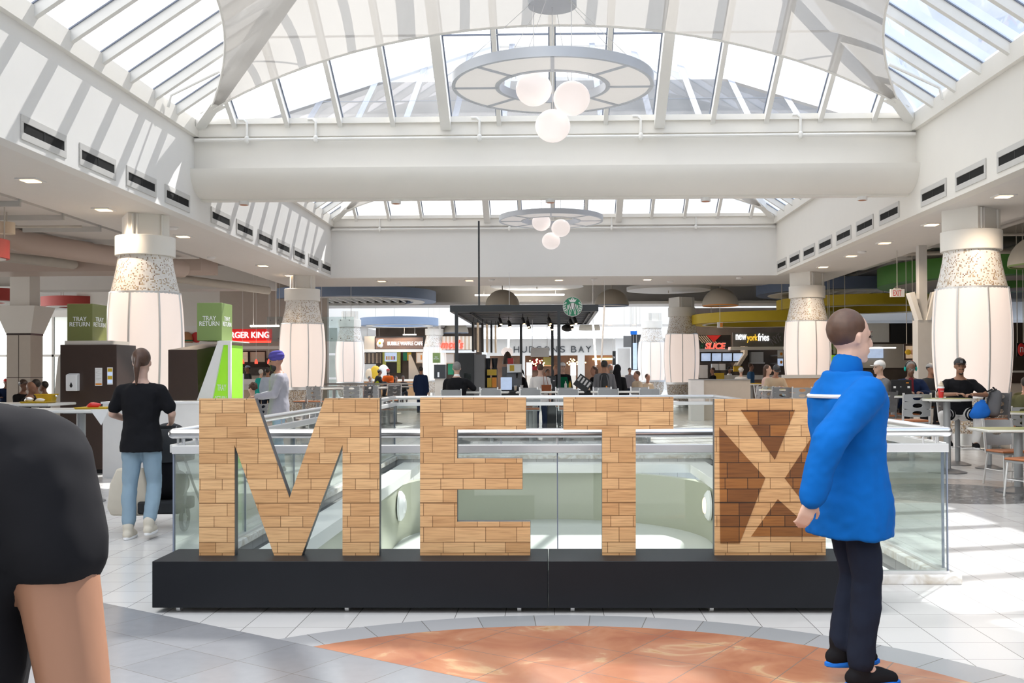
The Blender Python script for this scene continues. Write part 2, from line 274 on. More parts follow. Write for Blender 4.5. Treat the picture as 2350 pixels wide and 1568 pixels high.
# ------------------------------------------------------------------ mesh helpers
class MB:
    def __init__(s): s.v = []; s.f = []; s.mi = []; s.cur = 0
    def add(s, vs_, fs):
        o = len(s.v); s.v += [tuple(p) for p in vs_]
        for f in fs: s.f.append([i+o for i in f]); s.mi.append(s.cur)
        return s
    def box(s, x0, x1, y0, y1, z0, z1):
        return s.add([(x0, y0, z0), (x1, y0, z0), (x1, y1, z0), (x0, y1, z0), (x0, y0, z1), (x1, y0, z1), (x1, y1, z1), (x0, y1, z1)],
                     [(0, 3, 2, 1), (4, 5, 6, 7), (0, 1, 5, 4), (1, 2, 6, 5), (2, 3, 7, 6), (3, 0, 4, 7)])
    def cb(s, c, sx, sy, sz): return s.box(c[0]-sx/2, c[0]+sx/2, c[1]-sy/2, c[1]+sy/2, c[2]-sz/2, c[2]+sz/2)
    def hexa(s, p): return s.add(p, [(0, 3, 2, 1), (4, 5, 6, 7), (0, 1, 5, 4), (1, 2, 6, 5), (2, 3, 7, 6), (3, 0, 4, 7)])
    def rings(s, R, closed=False, caps=True):
        n = len(R[0]); vs_ = [p for r in R for p in r]; fs = []
        k = len(R)
        for i in range(k if closed else k-1):
            a, b = i*n, ((i+1) % k)*n
            for j in range(n): fs.append((a+j, a+(j+1) % n, b+(j+1) % n, b+j))
        if caps and not closed: fs.append(tuple(range(n-1, -1, -1))); fs.append(tuple((k-1)*n+j for j in range(n)))
        return s.add(vs_, fs)
    def beam(s, p0, p1, w, h, up=V((0, 0, 1))):             # bar of width w and height h between two points
        p0, p1 = V(p0), V(p1); d = (p1-p0).normalized(); a = d.cross(up)
        if a.length < 1e-4: a = V((1, 0, 0))
        a.normalize(); b = a.cross(d)
        q = [a*sx*w/2+b*sy*h/2 for sx, sy in ((-1, -1), (1, -1), (1, 1), (-1, 1))]
        return s.rings([[p0+e for e in q], [p1+e for e in q]])
    def tube(s, pts, r, n=10, closed=False):
        pts = [V(p) for p in pts]; R = []; k = len(pts)
        rr = r if isinstance(r, (list, tuple)) else [r]*k
        prev = None
        for i in range(k):
            if closed: t = pts[(i+1) % k]-pts[i-1]
            else: t = pts[min(i+1, k-1)]-pts[max(i-1, 0)]
            t.normalize()
            if prev is None:
                a = t.cross(V((0, 0, 1)))
                if a.length < 1e-3: a = V((1, 0, 0))
            else: a = prev-t*prev.dot(t)
            a.normalize(); prev = a; b = t.cross(a)
            R.append([pts[i]+(a*math.cos(2*pi*j/n)+b*math.sin(2*pi*j/n))*rr[i] for j in range(n)])
        return s.rings(R, closed)
    def cap(s, p0, r0, p1, r1, n=10, k=3):
        p0, p1 = V(p0), V(p1); d = p1-p0
        if d.length < 1e-6: d = V((0, 0, 1e-4))
        d.normalize(); a = d.cross(V((0.3, 0.2, 1)))
        if a.length < 1e-3: a = V((1, 0, 0))
        a.normalize(); b = d.cross(a); R = []
        for i in range(k+1):
            t = pi/2*i/k; R.append((p0-d*r0*math.cos(t), max(r0*math.sin(t), r0*0.05)))
        for i in range(k+1):
            t = pi/2*i/k; R.append((p1+d*r1*math.sin(t), max(r1*math.cos(t), r1*0.05)))
        return s.rings([[c+(a*math.cos(2*pi*j/n)+b*math.sin(2*pi*j/n))*r for j in range(n)] for c, r in R])
    def ell(s, c, rx, ry, rz, n=14, k=9, lo=-1.0, mat=None):
        R = []
        for i in range(k+1):
            t = -pi/2+pi*i/k; zz = math.sin(t)
            if zz < lo: continue
            R.append([V((rx*max(math.cos(t), 0.02)*math.cos(2*pi*j/n), ry*max(math.cos(t), 0.02)*math.sin(2*pi*j/n), rz*zz)) for j in range(n)])
        if mat is not None: R = [[mat @ p for p in r] for r in R]
        return s.rings([[V(c)+p for p in r] for r in R])
    def lathe(s, prof, n=32, c=(0, 0, 0), closed=False, a0=0.0, a1=2*pi):
        full = abs(a1-a0-2*pi) < 1e-6; k = n if full else n+1
        R = [[(c[0]+r*math.cos(a0+(a1-a0)*j/n), c[1]+r*math.sin(a0+(a1-a0)*j/n), c[2]+z) for r, z in prof] for j in range(k)]
        q = len(prof); vs_ = [p for r in R for p in r]; fs = []
        for j in range(n):
            a, b = j*q, ((j+1) % k)*q
            for i in range(q if closed else q-1):
                i2 = (i+1) % q; fs.append((a+i, b+i, b+i2, a+i2))
        if not closed and full:
            fs.append(tuple(j*q for j in range(k-1, -1, -1))); fs.append(tuple(j*q+q-1 for j in range(k)))
        if not full and closed: fs.append(tuple(range(q))); fs.append(tuple((k-1)*q+i for i in range(q-1, -1, -1)))
        return s.add(vs_, fs)
    def prism(s, poly, y0, y1):                             # polygon in x,z extruded along y
        n = len(poly); return s.add([(x, y0, z) for x, z in poly]+[(x, y1, z) for x, z in poly],
                                    [tuple(range(n)), tuple(range(2*n-1, n-1, -1))]+[(i, i+n, (i+1) % n+n, (i+1) % n) for i in range(n)])
    def disc(s, c, r, h, n=32): return s.lathe([(r, 0), (r, h)], n, c)
    def build(s, name, mat, parent=None, sharp=40, bevel=0.0, loc=None):
        me = bpy.data.meshes.new(name); me.from_pydata(s.v, [], s.f)
        mats = mat if isinstance(mat, (list, tuple)) else [mat]
        for q in mats: me.materials.append(q)
        if len(mats) > 1: me.polygons.foreach_set('material_index', s.mi)
        me.update()
        bm = bmesh.new(); bm.from_mesh(me); bmesh.ops.recalc_face_normals(bm, faces=bm.faces); bm.to_mesh(me); bm.free()
        me.polygons.foreach_set('use_smooth', [True]*len(me.polygons)); me.set_sharp_from_angle(angle=math.radians(sharp))
        o = bpy.data.objects.new(name, me); COL.objects.link(o)
        if parent: o.parent = parent
        if loc is not None: o.location = loc
        if bevel:
            b = o.modifiers.new('edge', 'BEVEL'); b.width = bevel; b.segments = 2; b.limit_method = 'ANGLE'
        return o
def tag(o, label, cat, group=None):
    o['label'] = label; o['category'] = cat
    if group: o['group'] = group
    return o
def T(name, label, cat, loc=(0, 0, 0), rz=0.0, group=None):
    o = bpy.data.objects.new(name, None); COL.objects.link(o); o.location = loc; o.rotation_euler = (0, 0, rz); o.empty_display_size = 0.1
    return tag(o, label, cat, group)
def ST(o): o['kind'] = 'structure'; return o
def copy_tree(o, parent=None):
    c = o.copy(); COL.objects.link(c)
    if parent: c.parent = parent
    for ch in list(o.children): copy_tree(ch, c)
    return c
def clone(o, loc, rz, label, group=None):
    c = copy_tree(o); c.location = loc; c.rotation_euler = (0, 0, rz); c['label'] = label
    if group: c['group'] = group
    return c
def text(s, name, mat, parent, c, w, h, ext=0.01, rot=(pi/2, 0, 0), bold=0.0, shear=0.0, label=None):
    cu = bpy.data.curves.new(name, 'FONT'); cu.body = s; cu.align_x = 'CENTER'; cu.align_y = 'CENTER'; cu.extrude = 0.02; cu.offset = bold; cu.shear = shear
    cu.space_line = 0.85
    t = bpy.data.objects.new(name, cu); me = bpy.data.meshes.new_from_object(t); bpy.data.objects.remove(t); bpy.data.curves.remove(cu)
    xs = [q.co.x for q in me.vertices]; ys = [q.co.y for q in me.vertices]
    kx = w/(max(xs)-min(xs)); ky = h/(max(ys)-min(ys)); cx = (max(xs)+min(xs))/2; cy = (max(ys)+min(ys))/2
    for q in me.vertices: q.co = ((q.co.x-cx)*kx, (q.co.y-cy)*ky, q.co.z*ext/0.02)
    me.name = name; me.materials.clear(); me.materials.append(mat)
    o = bpy.data.objects.new(name, me); COL.objects.link(o); o.parent = parent; o.location = c; o.rotation_euler = rot
    return o
ORD = ['first', 'second', 'third', 'fourth', 'fifth', 'sixth', 'seventh', 'eighth', 'ninth', 'tenth', 'eleventh', 'twelfth']
# ------------------------------------------------------------------ the setting
WX = 7.2                                              # half width of the roof well
ZS, ZC = 4.6, 6.25                                    # soffit and top of the well walls
HX, HY0, HY1 = 2.75, 7.14, 17.4                       # floor opening
b = MB()
for x0, x1, y0, y1 in ((-34, 34, -14, HY0), (-34, -HX, HY0, HY1), (HX, 34, HY0, HY1), (-34, 34, HY1, 95)): b.box(x0, x1, y0, y1, -0.4, 0)
ST(b.build('floor', m['floor']))
# well below the opening: grey ledge, U-shaped parapet wall, pale floor
U = [(-2.3, HY0+0.05)]+[(-2.3, 14.8)]+[(2.3*math.cos(t), 14.8+2.3*math.sin(t)) for t in [pi-pi*i/24 for i in range(1, 24)]]+[(2.3, 14.8), (2.3, HY0+0.05)]
def offs(pts, d):
    out = []
    for i, p in enumerate(pts):
        a = V(pts[max(i-1, 0)]); c = V(pts[min(i+1, len(pts)-1)]); t = (c-a).normalized(); out.append((p[0]-t.y*d, p[1]+t.x*d))
    return out
def wallstrip(pts, d0, d1, z0, z1):
    A, B = offs(pts, d0), offs(pts, d1)
    return MB().rings([[V((p[0], p[1], z0)), V((q[0], q[1], z0)), V((q[0], q[1], z1)), V((p[0], p[1], z1))] for p, q in zip(A, B)])
ST(wallstrip(U, 0.0, 0.14, -1.0, -0.19).build('wall_inner', m['panelgreen']))
b = MB(); b.box(-2.61, -2.28, HY0+0.03, HY1-0.02, -0.19, -0.05); b.box(2.28, 2.61, HY0+0.03, HY1-0.02, -0.19, -0.05); b.box(-2.28, 2.28, 16.85, HY1-0.02, -0.19, -0.05)
ST(b.build('trim_1', m['wall']))
q = MB().box(-2.34, 2.34, HY0+0.02, 17.2, -1.1, -1.0); ST(q.build('floor_inner', m['wellfloor']))
b = MB(); b.box(-HX, -2.61, HY0, HY1, -0.30, -0.10); b.box(2.61, HX, HY0, HY1, -0.30, -0.10)
ST(b.build('trim_2', m['greyledge']))
# marble kerb round the opening, one slab run per side
for i, (x0, x1, y0, y1) in enumerate(((-2.82, 2.86, 7.10, 7.26), (-2.86, -2.70, 7.26, 17.5), (2.70, 2.86, 7.26, 17.5), (-2.70, 2.70, 17.36, 17.5))):
    ST(MB().box(x0, x1, y0, y1, 0, 0.065).build('trim_%d' % (i+3), m['marble'], bevel=0.006))
# roof well: side bulkheads, cross beam, far bulkhead
for nm, s in (('wall_left', -1), ('wall_right', 1)):
    ST(MB().box(s*WX if s > 0 else -WX-0.25, s*WX+0.25 if s > 0 else -WX, -7.0, 32.7, ZS, ZC).build(nm, m['wall'] if s < 0 else m['wallwarm']))
ST(MB().box(-WX, WX, 32.4, 32.7, ZS, ZC+0.05).build('wall_back', m['wall']))
ST(MB().box(-WX, WX, 6.7, 7.0, ZS+0.5, ZC+0.3).build('wall_front', m['wall']))
prof = [(19.95, ZC), (19.95, 5.60), (19.72, 5.58)]+[(20.35-0.63*math.cos(a), 5.58-0.50*math.sin(a)) for a in [pi/2*i/10 for i in range(1, 10)]]+[(20.35, 5.08), (20.35, 5.04), (20.55, 5.04), (20.55, 5.08)]
prof += [(20.55+0.63*math.cos(a), 5.58-0.50*math.sin(a)) for a in [pi/2-pi/2*i/10 for i in range(1, 11)]]+[(20.95, 5.60), (20.95, ZC)]
bm_ = MB(); bm_.add([(-WX, y, z) for y, z in prof]+[(WX, y, z) for y, z in prof],
    [tuple(range(len(prof)))]+[tuple(range(2*len(prof)-1, len(prof)-1, -1))]+[(i, i+len(prof), (i+1) % len(prof)+len(prof), (i+1) % len(prof)) for i in range(len(prof))])
ST(bm_.build('roof_beam', m['wallwarm'], sharp=25))
# soffits and roofs
b = MB(); b.box(-9.4, -WX-0.25, -14, 35.7, ZS, ZS+0.15); b.box(WX+0.25, 9.4, -14, 35.7, ZS, ZS+0.15); b.box(-WX-0.25, WX+0.25, 32.7, 35.7, ZS, ZS+0.15); b.box(-WX-0.25, WX+0.25, -14, -7, ZS, ZS+0.15)
ST(b.build('ceiling_soffit', m['soffit']))
b = MB(); b.box(-34, -9.4, -14, 46, 5.6, 5.8); b.box(9.4, 34, -14, 46, 5.6, 5.8); b.box(-9.4, 9.4, 35.9, 46, 5.6, 5.8)
ST(b.build('ceiling_deck', m['deck']))
for i, q in enumerate(((-9.4, -9.3, -14, 35.7), (9.3, 9.4, -14, 35.7), (-9.4, 9.4, 35.7, 35.9))): ST(MB().box(*q, ZS+0.15, 5.6).build('trim_%d' % (30+i), m['deck']))
for nm, q in (('wall_block_near', (-34, 34, -14.3, -14)), ('wall_block_right', (34, 34.3, -14, 36)), ('wall_block_left', (-34.3, -34, -14, 6))): ST(MB().box(*q, 0, 5.7).build(nm, m['wallwarm']))  # unseen walls, added to hold back sky light from behind and the sides
# second hall beyond: added diffuser over the roof opening, low ceiling with an added roof light
b = MB(); b.box(-34, 34, 46, 46.2, 4.5, 8.5); b.box(-34, 34, 60, 60.3, 4.35, 8.5); b.box(-14.3, -14, 46.2, 60, 4.5, 8.5); b.box(14, 14.3, 46.2, 60, 4.5, 8.5)
ST(b.build('wall_far', m['wall']))
b = MB(); b.box(-34, 34, 60.3, 64.6, 4.4, 4.6); b.box(-34, 34, 86, 92, 4.4, 4.6); b.box(-34, -12, 64.6, 86, 4.4, 4.6); b.box(12, 34, 64.6, 86, 4.4, 4.6); b.box(-34, -14.3, 46.2, 60, 4.5, 4.7); b.box(14.3, 34, 46.2, 60, 4.5, 4.7); b.box(-34, 34, 44.2, 46, 4.5, 4.62)
ST(b.build('ceiling_far', m['wall']))
b = MB()
for x in (-10, -5, 0, 5, 10): b.box(x-0.1, x+0.1, 46.2, 60, 8.2, 8.5)
ST(b.build('beam_far', m['steelwhite']))
ST(MB().box(-14, 14, 46.2, 60, 8.5, 8.52).build('window_21', m['frosted']))  # added translucent sheet over the hall, softens the sun on the columns
ST(MB().box(-12, 12, 64.6, 86, 4.6, 4.62).build('window_22', m['frosted']))  # made-up roof light, added to brighten the dark shopfront
# far shopfront with warm interior
Yh = 88.0
b = MB(); xl, xr = PX(1118, Yh), PX(1412, Yh)
zt, zb, zf = P(1270, 786, Yh).z, P(1270, 816, Yh).z, 0
b.box(xl, xr, Yh, Yh+0.5, zb, 4.4)
for p0, p1 in ((1118, 1124), (1197, 1205), (1326, 1342), (1406, 1412)): b.box(PX(p0, Yh), PX(p1, Yh), Yh, Yh+0.5, 0, zb)
ST(b.build('wall_shopfront', m['storewall']))
b = MB(); b.box(-34, xl, Yh, Yh+0.5, 0, 4.4); b.box(xr, 34, Yh, Yh+0.5, 0, 4.4); ST(b.build('wall_end', m['wall']))
b = MB(); b.box(xl, xr, Yh+3, Yh+3.3, 0, 4.4); ST(b.build('wall_shop', m['storewarm']))
# side walls of the food court behind the stalls
ST(MB().box(-13.6, -9.2, 40.6, 40.9, 0, 5.6).build('wall_stall_left', m['beigepanel']))
ST(MB().box(-19.5, -13.6, 40.6, 40.9, 0, 5.6).build('wall_court_left', m['wallwarm']))
ST(MB().box(-34, -20, 62, 62.3, 0, 4.4).build('wall_window_left', m['wall']))
ST(MB().box(-11.4, -4.6, 64.2, 64.5, 0, 4.4).build('wall_stall_middle', m['kitchen']))
ST(MB().box(6.2, 13.4, 47.4, 47.7, 0, 4.5).build('wall_stall_right', m['kitchen']))
ST(MB().box(9.9, 34, 36.0, 36.3, 0, 3.2).build('wall_court_right', m['kitchen']))
# bright window bays far at the left, frames only with panes
for i, (xa, xb) in enumerate(((-33, -27.2), (-27.0, -21.2))):
    r = ST(MB().box(xa, xb, 44.9, 45.0, 4.1, 4.4).build('window_%d' % (i+1), m['steelwhite']))
    f = MB()
    for k in range(5): x = xa+(xb-xa)*k/4; f.box(x-0.05, x+0.05, 44.9, 45.0, 0, 4.1)
    f.box(xa, xb, 44.9, 45.0, 0, 0.12); f.box(xa, xb, 44.9, 45.0, 2.3, 2.4); f.build('window_frame', m['steelwhite'], r)
    MB().box(xa, xb, 44.94, 44.96, 0.1, 4.1).build('window_pane', m['glass'], r)
# ------------------------------------------------------------------ pyramid roof lights
SL = 0.66
def skylight(n, y0, y1, front_mat):
    t = (y1-y0)/2; zr = ZC+0.30+SL*t; z0 = ZC+0.30; ym = (y0+y1)/2; xr = WX-t
    A, B_, C, D = V((-WX, y0, z0)), V((WX, y0, z0)), V((WX, y1, z0)), V((-WX, y1, z0)); R0, R1 = V((-xr, ym, zr)), V((xr, ym, zr))
    faces = [('left', [D, A, R0], 'skyglass'), ('back', [C, D, R0, R1], 'skyglass'), ('right', [B_, C, R1], 'skyglass_dirty'), ('front', [A, B_, R1, R0], 'skyglass')]
    if front_mat != 'skyglass':
        d = 2.9; E0, E1 = V((-WX+d, y0+d, z0+SL*d)), V((WX-d, y0+d, z0+SL*d)); faces[3] = ('front', [E0, E1, R1, R0], 'skyglass'); ST(MB().add([A, B_, E1, E0], [(0, 1, 2, 3)]).build('window_%d' % (n+9), m[front_mat]))
    for k, (nm, f, mt) in enumerate(faces):
        w = ST(MB().add(f, [tuple(range(len(f)))]).build('window_%d' % (n+k), m[mt]))
        bars, gas = MB(), MB()
        nrm = (f[1]-f[0]).cross(f[2]-f[0]).normalized()
        if nrm.z < 0: nrm = -nrm
        off = -nrm*0.09
        def bar(p0, p1, w_, h_):
            p0 = V(p0); p1 = V(p1)
            bars.beam(p0+off, p1+off, w_, h_, nrm); gas.beam(p0-nrm*0.01, p1-nrm*0.01, w_+0.05, 0.02, nrm)
        if nm in ('left', 'right'):
            sx = -1 if nm == 'left' else 1; k0 = int((t-0.2)/1.04)
            for q in range(-k0, k0+1):
                y = ym+q*1.04; d = t-abs(y-ym); big = q % 5 == 0
                bar((sx*WX, y, z0), (sx*(WX-d), y, z0+SL*d), 0.10, 0.16)
        else:
            sy = 1 if nm == 'back' else -1; yy = y1 if sy > 0 else y0
            for q in range(13):
                x = -6.36+1.06*q; d = min(t, WX-abs(x)); big = q in (4, 8)
                w_, h_ = (0.20, 0.34) if (big and sy > 0) else (0.09, 0.16)
                bar((x, yy, z0), (x, yy-sy*d, z0+SL*d), w_, h_)
            d = 1.75; gas.beam((-WX+d, yy-sy*d, z0+SL*d-0.02), (WX-d, yy-sy*d, z0+SL*d-0.02), 0.035, 0.03)
        bars.build('window_frame', m['steelwhite'], w); gas.build('window_gasket', m['sash'], w)
    hp = MB()
    for p, r in ((A, R0), (B_, R1), (C, R1), (D, R0)): hp.beam(p-V((0, 0, 0.1)), r-V((0, 0, 0.1)), 0.22, 0.26)
    hp.beam(R0, R1, 0.2, 0.25)
    ST(hp.build('roof_beam', m['steelwhite']))
    kb = MB(); e = 0.10                                     # upstand rail round the glass
    kb.box(-WX-e, -WX+e, y0, y1, ZC, z0+0.02); kb.box(WX-e, WX+e, y0, y1, ZC, z0+0.02); kb.box(-WX, WX, y1-e, y1+e, ZC, z0+0.02); kb.box(-WX, WX, y0-e, y0+e, ZC, z0+0.02)
    kb.box(-WX, WX, y1-0.16, y1-0.06, z0-0.06, z0+0.05)
    ST(kb.build('trim_%d' % (n+10), m['wallwarm']))
    # tensioned fabric sail with four hollow edges
    cx = 6.75; ya, yb = y0+0.45, y1-0.45; zc = z0+0.12; N = 28
    sag_x, sag_y = 1.7, 2.9; zm = zc+1.05; ztop = zc+1.9
    def edge(p, q, inn, s): return V(p)*(1-s)+V(q)*s+V(inn)*4*s*(1-s)
    c00, c10, c11, c01 = V((-cx, ya, zc)), V((cx, ya, zc)), V((cx, yb, zc)), V((-cx, yb, zc))
    g2 = []
    for i in range(N+1):
        u = i/N; row = []
        for j in range(N+1):
            v = j/N
            fr = edge(c00, c10, (0, sag_y*0.9, 1.15), u); bk = edge(c01, c11, (0, -sag_y, 0.62), u); lf = edge(c00, c01, (sag_x, 0, 0.75), v); rt = edge(c10, c11, (-sag_x, 0, 0.75), v)
            p = fr*(1-v)+bk*v+lf*(1-u)+rt*u-(c00*(1-u)*(1-v)+c10*u*(1-v)+c01*(1-u)*v+c11*u*v)
            p.z += 16*u*(1-u)*v*(1-v)*0.9
            row.append(p)
        g2.append(row)
    lab = 'white fabric sail stretched across the roof light above the %s ring chandelier' % ('big front' if y0 < 10 else 'smaller rear')
    r = T('fabric_sail', lab, 'sail', (0, ym, zc))
    sm = MB(); K = N+1
    sm.add([(p.x, p.y-ym, p.z-zc) for row in g2 for p in row], [(i*K+j, i*K+j+1, (i+1)*K+j+1, (i+1)*K+j) for i in range(N) for j in range(N)])
    o = sm.build('membrane', m['sail'], r, sharp=180)
    L = lambda pts: [(p.x, p.y-ym, p.z-zc) for p in pts]
    for e_ in (g2[0], g2[N], [row[0] for row in g2], [row[N] for row in g2]): MB().tube(L(e_), 0.022, 6).build('edge_cable', m['steelwhite'], r)
    for c_, sx, sy in ((c00, -1, -1), (c10, 1, -1), (c11, 1, 1), (c01, -1, 1)):
        cp = MB(); q = V((c_.x, c_.y-ym, 0)); cp.beam(q+V((-sx*0.28, -sy*0.2, 0.06)), q+V((sx*0.12, sy*0.12, -0.02)), 0.26, 0.03); cp.tube([q+V((sx*0.1, sy*0.1, 0)), q+V((sx*0.34, sy*0.34, -0.08))], 0.025, 6); cp.build('corner_plate', m['steelwhite'], r)
skylight(3, 7.2, 20.0, 'skyglass')
skylight(7, 20.95, 32.4, 'skyglass_tint')
# sprinkler pipes on the cross beam and the far bulkhead
for lab, y, z, xs in (('white sprinkler pipe along the cross beam under the roof glass', 19.84, 6.17, (-6.1, -4.72, -1.45, 1.75, 4.9)), ('white sprinkler pipe along the far bulkhead behind the rear chandelier', 32.28, 6.15, (-5.6, -1.4, 1.9, 4.6))):
    r = T('sprinkler_pipe', lab, 'pipe', (0, y, z))
    MB().tube([(-WX+0.05, 0, 0), (WX-0.05, 0, 0)], 0.035, 8).build('main_pipe', m['steelwhite'], r)
    for x in xs:
        q = MB(); q.tube([(x, 0, 0), (x, 0, 0.34), (x-0.06, 0.0, 0.40), (x-0.16, 0.0, 0.40)], 0.026, 8); q.cap((x, 0, -0.03), 0.05, (x, 0, 0.03), 0.05); q.build('branch_pipe', m['steelwhite'], r)
for x, lab in ((-6.0, 'left'), (6.0, 'right')):
    q = MB(); s = 1 if x > 0 else -1; q.tube([(s*7.05, 18.2, 6.4), (s*7.0, 18.2, 6.62), (s*6.1, 18.2, 7.05), (s*6.05, 18.2, 6.98)], 0.03, 8); tag(q.build('sprinkler_pipe', m['steelwhite']), 'thin white sprinkler arm bent over the %s slope of the front roof light' % lab, 'pipe')
# ------------------------------------------------------------------ slot vents
def vent_proto(s):
    r = T('slot_vent', '', 'vent'); f = MB()
    x = -s
    def bx(mb, d0, d1, y0, y1, z0, z1): mb.box(min(x*d0, x*d1), max(x*d0, x*d1), y0, y1, z0, z1)
    bx(f, 0, 0.02, -0.63, 0.63, -0.17, -0.07); bx(f, 0, 0.02, -0.63, 0.63, 0.07, 0.17); bx(f, 0, 0.02, -0.63, -0.57, -0.07, 0.07); bx(f, 0, 0.02, 0.57, 0.63, -0.07, 0.07)
    f.build('vent_frame', m['trimgrey'], r, bevel=0.004); q = MB(); bx(q, 0.001, 0.008, -0.57, 0.57, -0.07, 0.07); q.build('slot', m['blackslot'], r)
    q = MB(); bx(q, 0.008, 0.014, -0.01, 0.01, -0.07, 0.07); q.build('divider', m['black'], r)
    return r
for s, side in ((-1, 'sunlit wall'), (1, 'shaded wall')):
    p0 = None
    for bay, ys in (('in front of the cross beam', [19.05-1.68*i for i in range(4)]), ('beyond the cross beam', [21.55+1.68*i for i in range(7)])):
        for i, y in enumerate(ys):
            lab = '%s black slot vent %s on the %s' % (ORD[i], bay, side)
            if p0 is None: p0 = vent_proto(s); c = p0; c['label'] = lab
            else: c = copy_tree(p0); c['label'] = lab
            c['group'] = 'slot vents on the %s' % side; c.location = (s*WX, y, 4.86)
# ------------------------------------------------------------------ downlights
def downlight():
    r = T('downlight', '', 'ceiling light'); MB().box(-0.17, 0.17, -0.17, 0.17, -0.02, 0).build('housing', m['white'], r); MB().box(-0.115, 0.115, -0.115, 0.115, -0.03, -0.018).build('lit_lens', m['down'], r)
    ld = bpy.data.lights.new('downlight_bulb', 'SPOT'); ld.energy = 120; ld.color = (1, 0.80, 0.60); ld.spot_size = 2.7; ld.spot_blend = 0.6; ld.shadow_soft_size = 0.1
    lo = bpy.data.objects.new('downlight_bulb', ld); COL.objects.link(lo); lo.parent = r; lo.location = (0, 0, -0.05); return r
dl = downlight(); used = False
dspots = [(-8.3, 15.74), (-8.3, 18.9), (-8.3, 22.3), (-8.3, 25.4), (-8.3, 28.5), (-8.3, 31.4)]
rows = [('left soffit', [(-8.3, 15.74), (-8.42, 18.6), (-8.3, 22.3), (-8.3, 28.5), (-8.3, 31.4)]), ('right soffit', [(8.0, 17.9), (8.0, 21.3), (8.0, 24.3), (8.0, 27.0), (8.0, 29.8)]),
        ('far cross soffit', [(-5.75, 33.5), (-2.8, 33.5), (0.2, 33.5), (3.15, 33.5)]), ]
for nm, pts in rows:
    for i, (x, y) in enumerate(pts):
        c = dl if not used else copy_tree(dl); used = True
        c.location = (x, y, ZS); c['label'] = '%s square orange downlight on the %s counted from %s' % (ORD[i], nm, 'the camera' if nm != 'far cross soffit' else 'the left'); c['group'] = 'square downlights'
for i, (px, py) in enumerate(((825, 737), (893, 739), (1410, 736), (1475, 733), (1598, 717))):
    p = Pz(px, py, 4.4 if py > 720 else 4.5); c = copy_tree(dl); c.location = (p.x, max(p.y, 60.8) if py > 720 else min(max(p.y, 44.5), 45.8), 4.4 if py > 720 else 4.5); c['label'] = '%s small distant downlight in the far hall counted from the left' % ORD[i]; c['group'] = 'square downlights'
u0 = None
for i, px in enumerate((560, 910, 1265, 1622, 1982)):
    x = PX(px, 20.45)
    if u0 is None:
        u0 = T('beam_lamp', '', 'ceiling light'); MB().disc((0, 0, -0.07), 0.10, 0.07, 20).build('housing', m['white'], u0); MB().disc((0, 0, -0.075), 0.08, 0.01, 20).build('lens', m['seat'], u0); c = u0
    else: c = copy_tree(u0)
    c.location = (x, 20.45, 5.04); c['label'] = 'round lamp under the cross beam, %s of five from the left' % ORD[i]; c['group'] = 'lamps under the cross beam'
sm0 = None
for i, (px, py, w) in enumerate(((485, 590, 'soffit plate'), (397, 521, 'soffit plate'), (1128, 641, 'x'), (1363, 640, 'x'), (913, 650, 'x'), (1538, 645, 'x'), (1978, 577, 'x'), (1697, 637, 'x'))):
    p = Pz(px, py, ZS)
    if sm0 is None: sm0 = T('smoke_detector', '', 'smoke detector'); MB().lathe([(0.11, 0), (0.11, -0.03), (0.07, -0.06)], 18).build('body', m['white'], sm0); c = sm0
    else: c = copy_tree(sm0)
    c.location = (p.x, p.y, ZS); c['group'] = 'soffit detectors'
    c['label'] = ['small round white detector on the left soffit beside the big column, farther one', 'small round white detector on the left soffit beside the big column, nearer one', 'small white detector on the far soffit above the white disc', 'small white detector on the far soffit beside the kiosk logo', 'small white detector on the far soffit above the blue ring', 'small white detector on the far soffit by the grey disc', 'small white detector on the right soffit between downlights', 'small white detector at the far soffit corner by the right column'][i]
